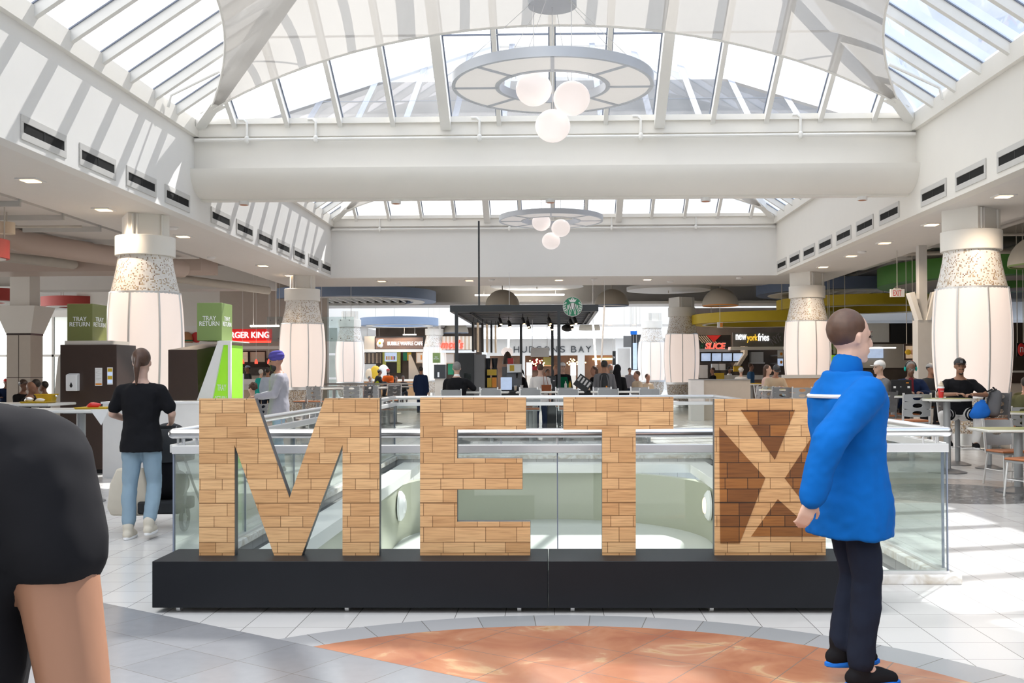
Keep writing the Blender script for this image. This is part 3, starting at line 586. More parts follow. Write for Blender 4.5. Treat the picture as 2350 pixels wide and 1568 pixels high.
# ------------------------------------------------------------------ barrel columns
def column_proto(full=True):
    r = T('column', '', 'column')
    q = MB(); q.box(-0.38, 0.38, -0.38, 0.38, 4.18, ZS+0.0); q.build('neck', m['wallwarm'], r)
    q = MB()
    for x in (-0.30, -0.22, 0.24): q.tube([(x, -0.40, 4.18), (x, -0.40, 4.58)], 0.025, 6)
    q.build('conduit', m['steelwhite'], r)
    MB().lathe([(0.50, 3.80), (0.56, 3.80), (0.56, 4.18), (0.0, 4.18)], 48).build('cap_ring', m['wallwarm'], r, bevel=0.01)
    MB().lathe([(0.50, 3.80), (0.505, 3.78), (0.53, 3.6), (0.58, 3.35), (0.645, 3.07)], 48).build('mosaic_band', m['mosaic'], r)
    def rp(z): return 0.725-0.075*((z-2.12)/1.07)**2
    zs = [1.05+2.02*i/12 for i in range(13)]
    np_ = 8
    for k in range(np_):
        a0 = 2*pi*k/np_+0.02+0.2; a1 = 2*pi*(k+1)/np_-0.02+0.2
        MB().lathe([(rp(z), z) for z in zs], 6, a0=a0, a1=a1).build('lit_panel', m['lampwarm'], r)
        a = 2*pi*k/np_+0.2; R = []
        for z in zs:
            d = V((math.cos(a), math.sin(a), 0)); t = V((-math.sin(a), math.cos(a), 0)); c = d*(rp(z)+0.004)
            R.append([c-t*0.022+V((0, 0, z)), c+d*0.016-t*0.014+V((0, 0, z)), c+d*0.016+t*0.014+V((0, 0, z)), c+t*0.022+V((0, 0, z))])
        MB().rings(R).build('panel_rib', m['alu'], r)
    q = MB(); q.lathe([(0.655, 3.05), (0.668, 3.05), (0.668, 3.09), (0.64, 3.09)], 48); q.lathe([(0.64, 0.98), (0.675, 0.98), (0.67, 1.07), (0.64, 1.07)], 48); q.build('ring_trim', m['alu'], r)
    MB().lathe([(0.47, 0.30), (0.56, 0.42), (0.62, 0.66), (0.645, 0.98)], 48).build('mosaic_foot', m['mosaiclow'], r)
    MB().lathe([(0.50, 0), (0.50, 0.03), (0.46, 0.05), (0.46, 0.30)], 40).build('steel_base', m['chrome'], r)
    return r
col = column_proto()
cols = [(325, 19.5, -8.0, 'big barrel column with lit panels behind the tray return signs'), (2228, 19.5, 8.08, 'big barrel column with lit panels beside the seated man in a cap'),
        (690, 31.8, -8.0, 'lit barrel column under the left end of the far soffit'), (1852, 31.8, 8.02, 'lit barrel column behind the blue jacket, by the far soffit'),
        (1565, 42.0, None, 'lit barrel column to the right of the kiosk, nearer of two'), (1496, 53.0, None, 'lit barrel column just behind another, nearest the kiosk on the right'),
        (803, 50.0, None, 'whitish barrel column half hidden by the glass screen'), (997, 61.0, None, 'small distant column between the waffle sign and the red letters')]
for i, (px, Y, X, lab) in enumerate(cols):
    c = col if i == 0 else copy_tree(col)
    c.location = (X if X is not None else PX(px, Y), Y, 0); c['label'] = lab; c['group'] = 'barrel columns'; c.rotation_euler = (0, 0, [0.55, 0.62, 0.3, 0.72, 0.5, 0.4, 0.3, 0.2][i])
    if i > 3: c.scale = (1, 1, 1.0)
# square pillar far left
p = PX(57, 30); r = T('square_pillar', 'square beige pillar with flared lit capital at the far left windows', 'pillar', (p, 30, 0))
MB().box(-0.36, 0.36, -0.36, 0.36, 0, 2.72).build('shaft', m['beigepanel'], r)
q = MB(); q.rings([[V((sx*h, sy*h, z)) for sx, sy in ((-1, -1), (1, -1), (1, 1), (-1, 1))] for h, z in ((0.38, 2.74), (0.62, 3.55), (0.60, 3.55), (0.3, 3.56), (0.3, 5.59))]); q.build('capital', m['wallwarm'], r)
q = MB(); q.box(-0.37, 0.37, -0.37, 0.37, 2.68, 2.74); q.box(-0.006, 0.006, -0.366, -0.36, 0, 2.7); q.box(-0.365, 0.365, -0.365, 0.365, 1.4, 1.42); q.build('joint_trim', m['brown'], r)
# pillar with lit fins beside the right column
p = PX(2117, 25); r = T('finned_pillar', 'grey square pillar with slanted lit fins left of the big right column', 'pillar', (p, 25, 0))
MB().box(-0.16, 0.2, -0.16, 0.2, 0, 2.75).build('shaft', m['trimgrey'], r)
for a in (-1, 1):
    q = MB(); q.hexa([(a*0.05, -0.18, 2.75), (a*0.15, -0.18, 2.75), (a*0.15, 0.1, 2.75), (a*0.05, 0.1, 2.75), (a*0.24, -0.18, 3.45), (a*0.36, -0.18, 3.42), (a*0.36, 0.1, 3.42), (a*0.24, 0.1, 3.45)]); q.build('fin', m['wallwarm'], r)
MB().box(-0.1, 0.1, -0.1, 0.1, 2.75, 5.59).build('upper_shaft', m['trimgrey'], r)
# ------------------------------------------------------------------ the letters
YL = 6.444
def LP(px, py): q = P(px, py, YL); return (q.x, q.z)
ZP = 0.326
def letter(nm, lab, poly, holes=None):
    pts = [LP(*q) for q in poly]; cx = sum(q[0] for q in pts)/len(pts)
    zmin = min(q[1] for q in pts); pts = [(x-cx, (ZP if abs(z-zmin) < 0.02 else z)) for x, z in pts]
    r = T(nm, lab, 'letter', (cx, YL, 0))
    MB().prism(pts, 0.0, 0.012).build('plank_face', m['plank'], r); MB().prism(pts, 0.012, 0.075).build('metal_side', m['letterside'], r)
    return r
letter('letter_sign', 'giant wood-tiled letter M standing on the black plinth', [(457, 915), (584, 915), (664, 1144), (745, 914.5), (871, 914), (870, 1274), (786, 1274), (786, 1021), (692, 1275), (629, 1275), (538, 1021), (538, 1276), (457, 1276)])
letter('letter_sign', 'giant wood-tiled letter E standing on the black plinth', [(964, 912.5), (1207, 912.5), (1207, 986), (1049, 986.5), (1049, 1052.5), (1199, 1052.5), (1199, 1123.5), (1049, 1124), (1049, 1198), (1217, 1198), (1217, 1274), (964, 1274)])
letter('letter_sign', 'giant wood-tiled letter T standing on the black plinth', [(1293, 912), (1545.5, 911.5), (1545.5, 984.5), (1459, 985.5), (1459, 1274), (1382, 1274), (1382, 986.5), (1293, 986.5)])
r = letter('letter_sign', 'square wood-tiled block with a pale X between dark planks, on the black plinth', [(1640, 916), (1895, 915), (1895, 1272), (1640, 1273)])
for tri in ([(1700, 941), (1824, 941), (1778, 1055)], [(1650.5, 980), (1756, 1097), (1697, 1247), (1653, 1247)], [(1785, 1146), (1880, 1231), (1724, 1231)], [(1884, 972), (1884, 1205), (1801, 1098)]):
    pts = [LP(*q) for q in tri]; cx = r.location.x
    MB().prism([(x-cx, z) for x, z in pts], -0.004, 0.0).build('dark_inlay', m['plankdark'], r)
def plinth(lab, x0, x1):
    cx = (x0+x1)/2; r = T('plinth', lab, 'plinth', (cx, 6.46, 0), group='black letter plinths')
    MB().box(x0-cx, x1-cx, -0.215, 0.225, 0.035, ZP).build('box', m['plinth'], r, bevel=0.004)
    for x in (x0-cx+0.5*(0.3), (x0-cx)*0.1+0.1, x1-cx-0.18):
        for y in (-0.15, 0.15):
            q = MB(); q.tube([(x-0.012, y, 0.03), (x+0.012, y, 0.03)], 0.03, 14); q.build('caster', m['alu'], r)
    return r
plinth('long black plinth under the letters M and E', -2.52, -0.040)
r = plinth('long black plinth under the letter T and the X block', -0.037, 2.0)
c = P(1963, 1326, 6.245); q = MB(); q.box(c.x-r.location.x-0.09, c.x-r.location.x+0.09, -0.219, -0.214, c.z-0.098, c.z+0.098); o = q.build('wooden_badge', m['plankdark'], r); o['label'] = 'small burnt wood badge with a pale cross'
q = MB(); cx = c.x-r.location.x
q.add([], []); q.prism([(cx-0.075, c.z-0.08), (cx-0.045, c.z-0.08), (cx+0.075, c.z+0.08), (cx+0.045, c.z+0.08)], -0.2215, -0.219); q.prism([(cx-0.075, c.z+0.08), (cx-0.045, c.z+0.08), (cx+0.075, c.z-0.08), (cx+0.045, c.z-0.08)], -0.2213, -0.219); q.build('badge_mark', m['plank'], r)
# ------------------------------------------------------------------ glass railings round the opening
def railing(lab, p0, p1, npan, ext=0.02, extend=0.0):
    p0, p1 = V((p0[0], p0[1], 0)), V((p1[0], p1[1], 0)); d = p1-p0; L = d.length; a = math.atan2(d.y, d.x)
    r = T('glass_railing', lab, 'railing', p0, a, 'glass railings round the floor opening')
    for k in range(npan):
        x0 = L*k/npan+0.006; x1 = L*(k+1)/npan-0.006
        q = MB().box(x0, x1, -0.008, 0.008, 0.065, 0.93); q.build('glass_panel', m['glass'], r)
    q = MB()
    for k in range(npan+1): x = min(max(L*k/npan, 0.006), L-0.006); q.box(x-0.004, x+0.004, -0.009, 0.009, 0.065, 0.93)
    q.build('glass_edge', m['sash'], r)
    MB().box(0.0, L, -0.03, 0.03, 0.925, 0.985).build('top_channel', m['alu'], r, bevel=0.004)
    MB().box(0.0, L, -0.025, 0.025, 0.063, 0.085).build('shoe_channel', m['alu'], r)
    MB().cap((-extend, 0, 1.068), 0.034, (L+extend, 0, 1.068), 0.034, 16, 4).build('handrail', m['chrome'], r)
    n = max(2, int(L/1.35)+1)
    xs = [0.08, 0.17]+[L*i/(n-1) for i in range(1, n-1)]+[L-0.17, L-0.08]
    for x in xs: MB().tube([(x, 0, 0.985), (x, 0, 1.04)], 0.008, 8).build('rail_pin', m['alu'], r)
    return r
railing('glass railing with steel handrail right behind the wooden letters', (-2.74, 7.17), (2.79, 7.17), 2)
railing('glass railing along the left side of the floor opening', (-2.77, 7.26), (-2.77, 17.40), 6)
railing('glass railing along the right side of the floor opening', (2.79, 7.26), (2.79, 17.40), 6)
railing('far glass railing in front of the row of bar stools', (-2.77, 17.43), (2.79, 17.43), 3)
ST(MB().box(PX(733, 40), PX(962, 40), 39.92, 40.08, 0, 0.065).build('trim_40', m['marble']))
rr = railing('distant glass railing behind the grey stools under the waffle sign', (PX(735, 40), 40), (PX(960, 40), 40), 4)
# round lamps on the well wall
lp = None
for (x, y, z, sx, lab) in ((-2.28, 14.75, -0.46, 1, 'round white disc lamp on the left of the sunken curved wall'), (2.28, 14.75, -0.46, -1, 'round glowing disc lamp on the right of the sunken curved wall')):
    r = T('wall_lamp', lab, 'wall lamp', (x, y, z)); q = MB(); q.lathe([(0.22, 0), (0.22, 0.03), (0.17, 0.07), (0.0, 0.085)], 28); o = q.build('disc', m['white'], r); o.rotation_euler = (0, sx*pi/2, 0)
    q = MB(); q.lathe([(0.12, 0.075), (0.10, 0.095), (0.0, 0.10)], 24); o = q.build('lens', m['down'] if sx < 0 else m['white'], r); o.rotation_euler = (0, sx*pi/2, 0)
# ------------------------------------------------------------------ ring chandeliers
def chandelier(lab, Y, px, zb):
    x = PX(px, Y); r = T('ring_chandelier', lab, 'chandelier', (x, Y, zb)); R, r0 = 1.40, 0.74
    MB().lathe([(R-0.05, 0), (R, 0), (R, 0.13), (R-0.05, 0.13)], 72, closed=True).build('outer_rim', m['chandrim'], r)
    MB().lathe([(r0, 0), (r0+0.06, 0), (r0+0.06, 0.12), (r0, 0.12)], 56, closed=True).build('inner_rim', m['chandrim'], r)
    for k in range(8):
        a = 2*pi*k/8; MB().lathe([(r0+0.06, 0.012), (R-0.05, 0.012), (R-0.05, 0.03), (r0+0.06, 0.03)], 10, closed=True, a0=a+0.015, a1=a+2*pi/8-0.015).build('diffuser', m['diffuser'], r)
        d = V((math.cos(a), math.sin(a), 0)); q = MB(); q.beam(d*(r0+0.03)+V((0, 0, 0.02)), d*(R-0.03)+V((0, 0, 0.02)), 0.045, 0.05); q.build('spoke', m['chandrim'], r)
    zt = 1.14
    MB().lathe([(0.34, zt), (0.34, zt+0.10), (0.0, zt+0.10)], 40).build('canopy_plate', m['chandrim'], r)
    for k in range(6):
        a = 2*pi*k/6+0.3; d = V((math.cos(a), math.sin(a), 0)); MB().tube([d*0.32+V((0, 0, zt)), d*(R-0.04)+V((0, 0, 0.12))], 0.004, 5).build('cable', m['alu'], r)
    gl = [(-0.26, -0.05, -0.03, 0.25), (0.26, -0.25, -0.22, 0.25), (0.0, 0.05, -0.52, 0.245)]
    for gx, gy, gz, gr in gl:
        o = MB().ell((gx, gy, gz), gr, gr, gr*0.93, 28, 18).build('globe', m['globe'], r); MB().tube([(gx, gy, gz+gr*0.9), (gx, gy, zt)], 0.006, 6).build('globe_cable', m['alu'], o)
    MB().tube([(0, 0, zt+0.1), (0, 0, 4.6)], 0.03, 8).build('stem', m['alu'], r)
chandelier('big ring chandelier with three opal globes under the front roof light', 13.9, 1271, 5.46)
chandelier('smaller looking ring chandelier hanging beyond the cross beam', 26.9, 1266, 5.56)
# ------------------------------------------------------------------ hanging discs, rings and domes
def ring(nm, lab, px, Y, z, R, r0, th, mt, under, cat='ceiling ring', slats=0, top=None):
    x = PX(px, Y); r = T(nm, lab, cat, (x, Y, z))
    MB().lathe([(r0, 0), (R, 0), (R, th), (r0, th)], 72, closed=True).build('ring_band', [mt][0], r)
    if under is not None:
        MB().lathe([(r0-0.02, -0.015), (R-0.14*R, -0.015), (R-0.14*R, -0.001), (r0-0.02, -0.001)], 64, closed=True).build('underside', under, r)
    for k in range(slats):
        yy = -r0+2*r0*(k+0.5)/slats; w = math.sqrt(max(r0*r0-yy*yy, 0.01)); q = MB(); q.box(yy-0.03, yy+0.03, -w, w, 0.05, th*0.8); q.build('slat', m['wallwarm'], r)
    q = MB()
    for a in (0.5, 2.6, 4.7): q.tube([(0.8*R*math.cos(a), 0.8*R*math.sin(a), th), (0.8*R*math.cos(a), 0.8*R*math.sin(a), max(th+0.1, (top or (4.4 if Y > 60 else 8.2 if Y > 46 else 5.6))-z))], 0.015, 6)
    q.build('hanger', m['pipe'], r)
    return r
ring('ceiling_ring', 'blue grey slatted ceiling ring beside the left lit column', 815, 42.6, 4.55, 3.45, 2.5, 0.42, m['bluering'], m['wallwarm'], slats=14)
ring('ceiling_ring', 'blue grey ceiling ring over the waffle stall', 917, 54.0, 4.05, 2.1, 1.5, 0.40, m['bluering'], m['wallwarm'])
ring('ceiling_ring', 'slate blue ceiling ring behind the lit column at the right', 1925, 41.5, 4.65, 3.3, 2.0, 0.45, m['navyring'], m['wallwarm'], slats=8)
ring('ceiling_ring', 'yellow ceiling ring above the fries stall', 1765, 41.5, 3.45, 3.15, 2.6, 0.38, m['yellow'], m['wallwarm'])
ring('ceiling_ring', 'yellow ceiling ring under the slate blue ring', 1980, 41.0, 4.0, 3.4, 2.6, 0.40, m['yellow'], m['wallwarm'])
ring('ceiling_ring', 'green ceiling ring behind the big right column', 2300, 33.5, 4.35, 3.9, 1.7, 0.62, m['green'], m['deck'])
ring('ceiling_ring', 'red ceiling ring with pale underside at the left edge', -25, 35.0, 4.05, 1.55, 0.55, 0.42, m['red'], m['wall'])
ring('ceiling_ring', 'dusty red ceiling ring above the left tray return sign', 175, 41.5, 4.30, 1.35, 0.7, 0.40, m['red'], m['wall'])
ring('ceiling_drum', 'red drum shade cut by the left edge of the view', -42, 18.0, 3.62, 0.45, 0.30, 0.34, m['red'], m['wall'], 'ceiling drum', top=4.62)
def disc_(lab, px, Y, z, R, mt):
    r = T('ceiling_disc', lab, 'ceiling disc', (PX(px, Y), Y, z)); MB().lathe([(R, 0), (R, 0.14), (R*0.9, 0.2)], 64).build('plate', mt, r)
    MB().tube([(0, 0, -0.10), (0, 0, 0)], 0.02, 8).build('sprinkler', m['pipe'], r); q = MB()
    for a in (0, 2.1, 4.2): q.tube([(R*0.6*math.cos(a), R*0.6*math.sin(a), 0.2), (R*0.6*math.cos(a), R*0.6*math.sin(a), 5.6-z)], 0.015, 6)
    q.build('hanger', m['pipe'], r)
disc_('white ceiling disc above the coffee kiosk', 1233, 43.0, 5.18, 2.0, m['wall'])
disc_('white ceiling disc above the column to the right of the kiosk', 1535, 41.5, 4.86, 1.72, m['wall'])
disc_('large grey ceiling disc near the far soffit at the right', 1705, 39.2, 5.0, 2.05, m['trimgrey'])
def dome(lab, px, py, Y, R, inner, top):
    p = P(px, py, Y); r = T('dome_lamp', lab, 'pendant lamp', (p.x, Y, p.z))
    pr = [(R*math.cos(a), R*0.95*math.sin(a)) for a in [pi/2*i/12 for i in range(12)]]
    MB().lathe([(R*0.97, 0.0)]+pr+[(0.02, R*0.95)], 48).build('shade', m['dome'], r)
    MB().lathe([(R*0.985, 0.012), (R*0.985, -0.03), (R*0.93, -0.03), (R*0.93, 0.012)], 48, closed=True).build('inner_band', inner, r)
    MB().tube([(0, 0, R*0.94), (0, 0, top-p.z)], 0.02, 8).build('stem', m['pipe'], r)
dome('taupe dome lamp rising behind the left of the kiosk roof', 1153, 702, 40.0, 0.68, m['bluering'], 5.6)
dome('taupe dome lamp right of the kiosk logo', 1404, 701, 40.0, 0.68, m['bluering'], 5.6)
dome('taupe dome lamp with orange inside above the fries stall', 1653, 701, 36.6, 0.655, m['orange'], 5.6)
dome('taupe dome lamp cut by the right edge of the view', 2395, 608, 22.0, 0.72, m['olive2'], 5.6)
dome('small dome lamp above the red letter sign', 1046, 764, 61.5, 0.78, m['bluering'], 4.4)
dome('small dome lamp behind the right of the kiosk roof', 1353, 757, 61.5, 0.66, m['dome'], 4.4)
p = P(15, 537, 19); r = T('drum_lamp', 'small cream drum lamp under the ducts at the left edge', 'pendant lamp', (p.x, 19, p.z)); MB().lathe([(0.15, 0), (0.15, 0.22), (0.0, 0.22)], 32).build('shade', m['cream'], r); MB().tube([(0, 0, 0.2), (0, 0, 4.62-p.z)], 0.015, 6).build('stem', m['pipe'], r)
# ------------------------------------------------------------------ ducts and pipes under the deck
def duct(lab, x0, x1, y0, y1, z0, z1, mt, flanges=()):
    cx, cy = (x0+x1)/2, (y0+y1)/2; r = T('air_duct', lab, 'duct', (cx, cy, z0)); MB().box(x0-cx, x1-cx, y0-cy, y1-cy, 0, z1-z0).build('duct_body', m[mt], r)
    for f in flanges: MB().box(x0-cx-0.03, x1-cx+0.03, f-cy-0.03, f-cy+0.03, -0.10, z1-z0+0.0).build('flange', m['trimgrey'], r)
duct('big pale rectangular duct running along the left soffit edge', -11.2, -9.6, 6, 27, 4.62, 5.45, 'duct', [10, 13, 14.6, 16.2, 17.8, 19.4, 21, 23, 25])
duct('low beige rectangular duct crossing behind the left column', -17, -9.7, 27.4, 28.8, 4.35, 5.3, 'ductwarm')
duct('pale duct crossing above the burger stall', -18, -9.7, 34.0, 35.0, 4.4, 5.2, 'duct')
duct('grey duct along the deck at the right edge', 9.75, 10.5, 14, 34, 4.9, 5.5, 'duct', [18, 21, 24, 27, 30])
def pipe(lab, pts, rad, mt='pipe', nm='overhead_pipe'): tag(MB().tube(pts, rad, 14).build(nm, m[mt]), lab, 'pipe')
pipe('thick round duct pipe bending down below the left ducts', [(-16, 21, 5.05), (-12.6, 21, 5.05), (-12.2, 21, 5.0), (-12.0, 21, 4.8), (-11.9, 21.2, 4.55), (-11.6, 21.6, 4.4), (-11, 22.4, 4.34), (-10.3, 24, 4.3), (-9.9, 26.5, 4.3)], 0.24, 'ductwarm', 'round_duct')
pipe('long grey pipe sloping past the red ceiling ring', [(-17, 24, 4.75), (-13.5, 27, 4.55), (-9.6, 33.6, 4.3)], 0.13)
pipe('grey drain pipe below the cream drum lamp', [(-15, 19, 4.95), (-11.5, 19, 4.95), (-11.35, 19, 5.05), (-11.3, 19, 5.5)], 0.14)
pipe('thin yellowish conduit crossing under the left ducts', [(-14, 20, 4.5), (-9.5, 20, 4.48)], 0.025, 'pipe', 'conduit_pipe')
pipe('white sprinkler pipe along the right soffit edge', [(9.62, 8, 4.78), (9.62, 33, 4.78)], 0.06, 'steelwhite')
pipe('upper white pipe bending at the right column', [(9.7, 20.2, 5.1), (10.4, 20.2, 5.1), (14, 20.2, 5.1)], 0.05, 'steelwhite')
pipe('lower thin pipe crossing behind the right column', [(9.7, 21.5, 4.8), (15, 21.5, 4.8)], 0.035, 'steelwhite')
pipe('thin pipe crossing above the exit sign', [(8.9, 26, 5.0), (15, 26, 5.0)], 0.04)
pipe('bundle pipe crossing above the green ring', [(8.9, 29, 4.85), (16, 29, 4.95)], 0.06)
pipe('grey beam pipe over the slate blue ring', [(8.8, 32, 5.1), (18, 32, 5.1)], 0.09, 'duct')
pipe('pale pipe crossing left of the kiosk roof above the blue ring', [(-8, 36.5, 5.25), (8, 36.5, 5.25)], 0.06, 'steelwhite')
pipe('second pale pipe over the kiosk roof', [(-9, 38.6, 5.42), (9, 38.6, 5.42)], 0.05, 'steelwhite')
for k, x in enumerate((-16, -13.5, 12.5, 15, 17.5)):
    pipe('ceiling joist %s in the open deck above the %s seating' % (['nearest the left edge', 'above the big left duct', 'above the exit sign', 'over the right column', 'at the far right edge'][k], 'left' if x < 0 else 'right'), [(x, 10, 5.5), (x, 44, 5.5)], 0.07, 'duct', 'ceiling_joist')
# exit sign and small hanging speaker boxes
p = P(2059, 673, 26); r = T('exit_sign', 'white EXIT sign with red letters hanging on a rod', 'exit sign', (p.x, 26, p.z)); MB().box(-0.18, 0.18, -0.04, 0.04, -0.10, 0.10).build('sign_box', m['white'], r, bevel=0.006)
text('EXIT', 'lettering', m['redplain'], r, (-0.01, -0.043, 0), 0.21, 0.14, 0.003); q = MB(); q.box(-0.08, 0.08, -0.05, 0.05, 0.10, 0.13); q.tube([(0, 0, 0.13), (0, 0, 4.6-p.z)], 0.012, 6); q.build('hanging_rod', m['pipe'], r)
p = P(1663, 746, 36.6); r = T('hanging_sign', 'tiny white and orange box hanging under the orange dome', 'sign', (PX(1653, 36.6), 36.6, p.z)); MB().box(-0.09, 0.09, -0.09, 0.09, -0.10, 0.10).build('box', m['white'], r); MB().box(-0.01, 0.085, -0.094, -0.09, -0.085, 0.07).build('orange_face', m['orange'], r); MB().tube([(0, 0, 0.1), (0, 0, 1.3)], 0.01, 6).build('rod', m['steelwhite'], r)
# ------------------------------------------------------------------ chairs, stools and tables
def holed_back(w, h, holes, th=0.018, bow=0.03, ew=0.30, eh=0.30):
    mb = MB(); N = 28; hc = h/holes if holes > 1 else h
    cells = [(h*(i+0.5)/holes, hc) for i in range(holes)] if holes > 1 else [(h*0.55, h)]
    z0s = [h*i/holes for i in range(holes)]
    def yb(x): return bow*(1-(2*x/w)**2)
    for i in range(holes):
        zc = z0s[i]+h/holes/2; hx, hz = w/2, h/holes/2; a, b_ = w*ew*0.62, min(hz*0.62, h*eh*0.35)
        I, O = [], []
        for k in range(N):
            t = 2*pi*k/N; c, s_ = math.cos(t), math.sin(t); I.append((a*c, zc+b_*s_)); q = 1/max(abs(c)/hx, abs(s_)/hz, 1e-6); O.append((q*c, zc+q*s_))
        vs_ = [(x, yb(x), z) for x, z in I]+[(x, yb(x), z) for x, z in O]+[(x, yb(x)+th, z) for x, z in I]+[(x, yb(x)+th, z) for x, z in O]; fs = []
        for k in range(N):
            l = (k+1) % N; fs += [(k, l, N+l, N+k), (2*N+l, 2*N+k, 3*N+k, 3*N+l), (l, k, 2*N+k, 2*N+l), (N+k, N+l, 3*N+l, 3*N+k)]
        mb.add(vs_, fs)
    return mb
# local frame: the sitter faces -y, the backrest stands at +y
def seat_proto(kind, holes, mt='grey'):
    r = T('bar_stool' if kind == 'bar' else 'dining_chair', '', 'stool' if kind == 'bar' else 'chair')
    zs = 0.77 if kind == 'bar' else 0.46; hb = 0.36
    q = MB(); q.box(-0.20, 0.20, -0.20, 0.19, zs-0.03, zs); q.build('seat', m['seat'], r, bevel=0.012)
    MB().box(-0.185, 0.185, -0.19, 0.18, zs-0.055, zs-0.031).build('seat_frame', m[mt], r)
    o = holed_back(0.40, 0.34, holes).build('backrest', m[mt], r); o.location = (0, 0.195, zs+0.05); o.rotation_euler = (-0.12, 0, 0)
    for s in (-1, 1): MB().beam((s*0.195, 0.185, zs-0.05), (s*0.20, 0.245, zs+0.40), 0.028, 0.02, V((0, 1, 0))).build('back_post', m['alu'] if mt == 'grey' else m[mt], r)
    if kind == 'bar':
        MB().tube([(0, 0, 0.05), (0, 0, zs-0.05)], 0.04, 16).build('pedestal', m['grey'], r)
        MB().lathe([(0.20, 0), (0.20, 0.012), (0.06, 0.06), (0.0, 0.06)], 28).build('base', m['greydark'], r)
        q = MB(); q.tube([(0.03, -0.02, 0.30), (0.12, -0.17, 0.30), (0.12, -0.24, 0.30), (-0.12, -0.24, 0.30), (-0.12, -0.17, 0.30), (-0.03, -0.02, 0.30)], 0.011, 8); q.build('footrest', m['chrome'], r)
    else:
        for sx in (-1, 1):
            MB().tube([(sx*0.17, -0.17, zs-0.05), (sx*0.19, -0.21, 0.0)], 0.013, 8).build('leg', m['alu'], r)
            MB().tube([(sx*0.18, 0.17, zs-0.05), (sx*0.20, 0.25, 0.0)], 0.013, 8).build('leg', m['alu'], r)
        q = MB(); q.tube([(-0.18, -0.185, 0.20), (0.18, -0.185, 0.20)], 0.007, 6); q.tube([(0.18, -0.19, 0.20), (0.19, 0.21, 0.20)], 0.007, 6); q.tube([(-0.18, -0.19, 0.20), (-0.19, 0.21, 0.20)], 0.007, 6); q.build('stretcher', m['alu'], r)
    return r
PROTO = {}
def seat(kind, holes, px, Y, rz, lab, group, X=None, mt='grey'):
    k = (kind, holes, mt); x = PX(px, Y) if X is None else X
    if k not in PROTO: PROTO[k] = seat_proto(kind, holes, mt); c = PROTO[k]; c.location = (x, Y, 0); c.rotation_euler = (0, 0, rz); c['label'] = lab; c['group'] = group
    else: c = clone(PROTO[k], (x, Y, 0), rz, lab, group)
    return c
def table(kind, shape, px, Y, lab, group, X=None, w=0.68, mt='tablegreen', d=None):
    x = PX(px, Y) if X is None else X; zt = 1.09 if kind == 'bar' else 0.78; r = T('pedestal_table', lab, 'table', (x, Y, 0), group=group); d = d or w
    if shape == 'round':
        MB().lathe([(w/2, 0), (w/2, 0.03), (w/2-0.015, 0.033)], 40, (0, 0, zt-0.033)).build('table_edge', m['tableedge'], r); MB().disc((0, 0, zt), w/2-0.012, 0.003, 40).build('tabletop', m[mt], r)
    else:
        MB().box(-w/2, w/2, -d/2, d/2, zt-0.033, zt).build('table_edge', m['tableedge'], r, bevel=0.01); MB().box(-w/2+0.015, w/2-0.015, -d/2+0.015, d/2-0.015, zt, zt+0.003).build('tabletop', m[mt], r)
    for xx in ([0] if w < 1.3 else [-w/2+0.4, w/2-0.4]):
        MB().tube([(xx, 0, 0.05), (xx, 0, zt-0.05)], 0.05, 18).build('pedestal', m['grey'], r); MB().lathe([(0.27, 0), (0.27, 0.012), (0.07, 0.06), (0.0, 0.06)], 32, (xx, 0, 0)).build('base', m['greydark'], r)
        q = MB(); q.box(xx-0.2, xx+0.2, -0.03, 0.03, zt-0.055, zt-0.034); q.build('bracket', m['greydark'], r)
    return r
# row of stools behind the far railing, backs to the camera, and their long tables
G = 'bar stools in the row behind the far railing'
row = [(1038, 'behind the seated man in the black sweater'), (1128, 'first empty one right of the seated man'), (1218, 'in front of the woman with the brown bag'), (1303, 'in front of the barista with the green apron'), (1394, 'in front of the man with the backpack'), (1488, 'last one on the right end')]
for px, l in row: seat('bar', 1, px, 20.6, pi, 'pale grey bar stool in the row, '+l, G)
for px, l in ((1120, 'faces the one after the seated man'), (1212, 'opposite the one before the brown bag'), (1296, 'opposite the one before the barista'), (1383, 'opposite the one before the backpack'), (1470, 'opposite the last one of the row')): seat('bar', 1, px, 22.3, 0.0, 'pale grey bar stool across the long table, '+l, G)
for px, l in ((1090, 'long narrow bar table at the left part of the stool row'), (1262, 'long narrow bar table at the middle of the stool row'), (1434, 'long narrow bar table at the right part of the stool row')): table('bar', 'box', px, 21.45, l, 'bar tables behind the far railing', w=1.45, d=0.55, mt='tablegrey')
# group beside the left lit column
G = 'grey bar stools by the left lit column'
for px, Y, rz, l in ((697, 26.6, -1.9, 'turned sideways, nearest the lit column'), (729, 26.4, 2.9, 'with its back to the camera, second from the lit column'), (806, 26.4, -2.9, 'with its back to the camera, right of the table post'), (830, 26.9, -2.0, 'half turned, between two with square backs'), (854, 27.2, pi, 'with its back to the camera, fifth from the lit column'), (882, 28.6, 2.2, 'half hidden behind the fifth one'), (892, 27.4, -2.3, 'turned sideways near the end of the group'), (908, 29.5, pi, 'at the far end of the group, seat lit red')):
    seat('bar', 3, px, Y, rz, 'dark grey three-hole stool '+l, G, mt='greydark' if px in (697, 830, 882, 892) else 'grey')
table('bar', 'round', 766, 27.6, 'round bar table among the grey stools by the left lit column', 'bar tables by the left lit column', w=1.1, mt='tablegrey')
table('bar', 'round', 868, 28.2, 'round bar table under the hi-vis diner, among the grey stools', 'bar tables by the left lit column', w=0.7, mt='tablegrey')
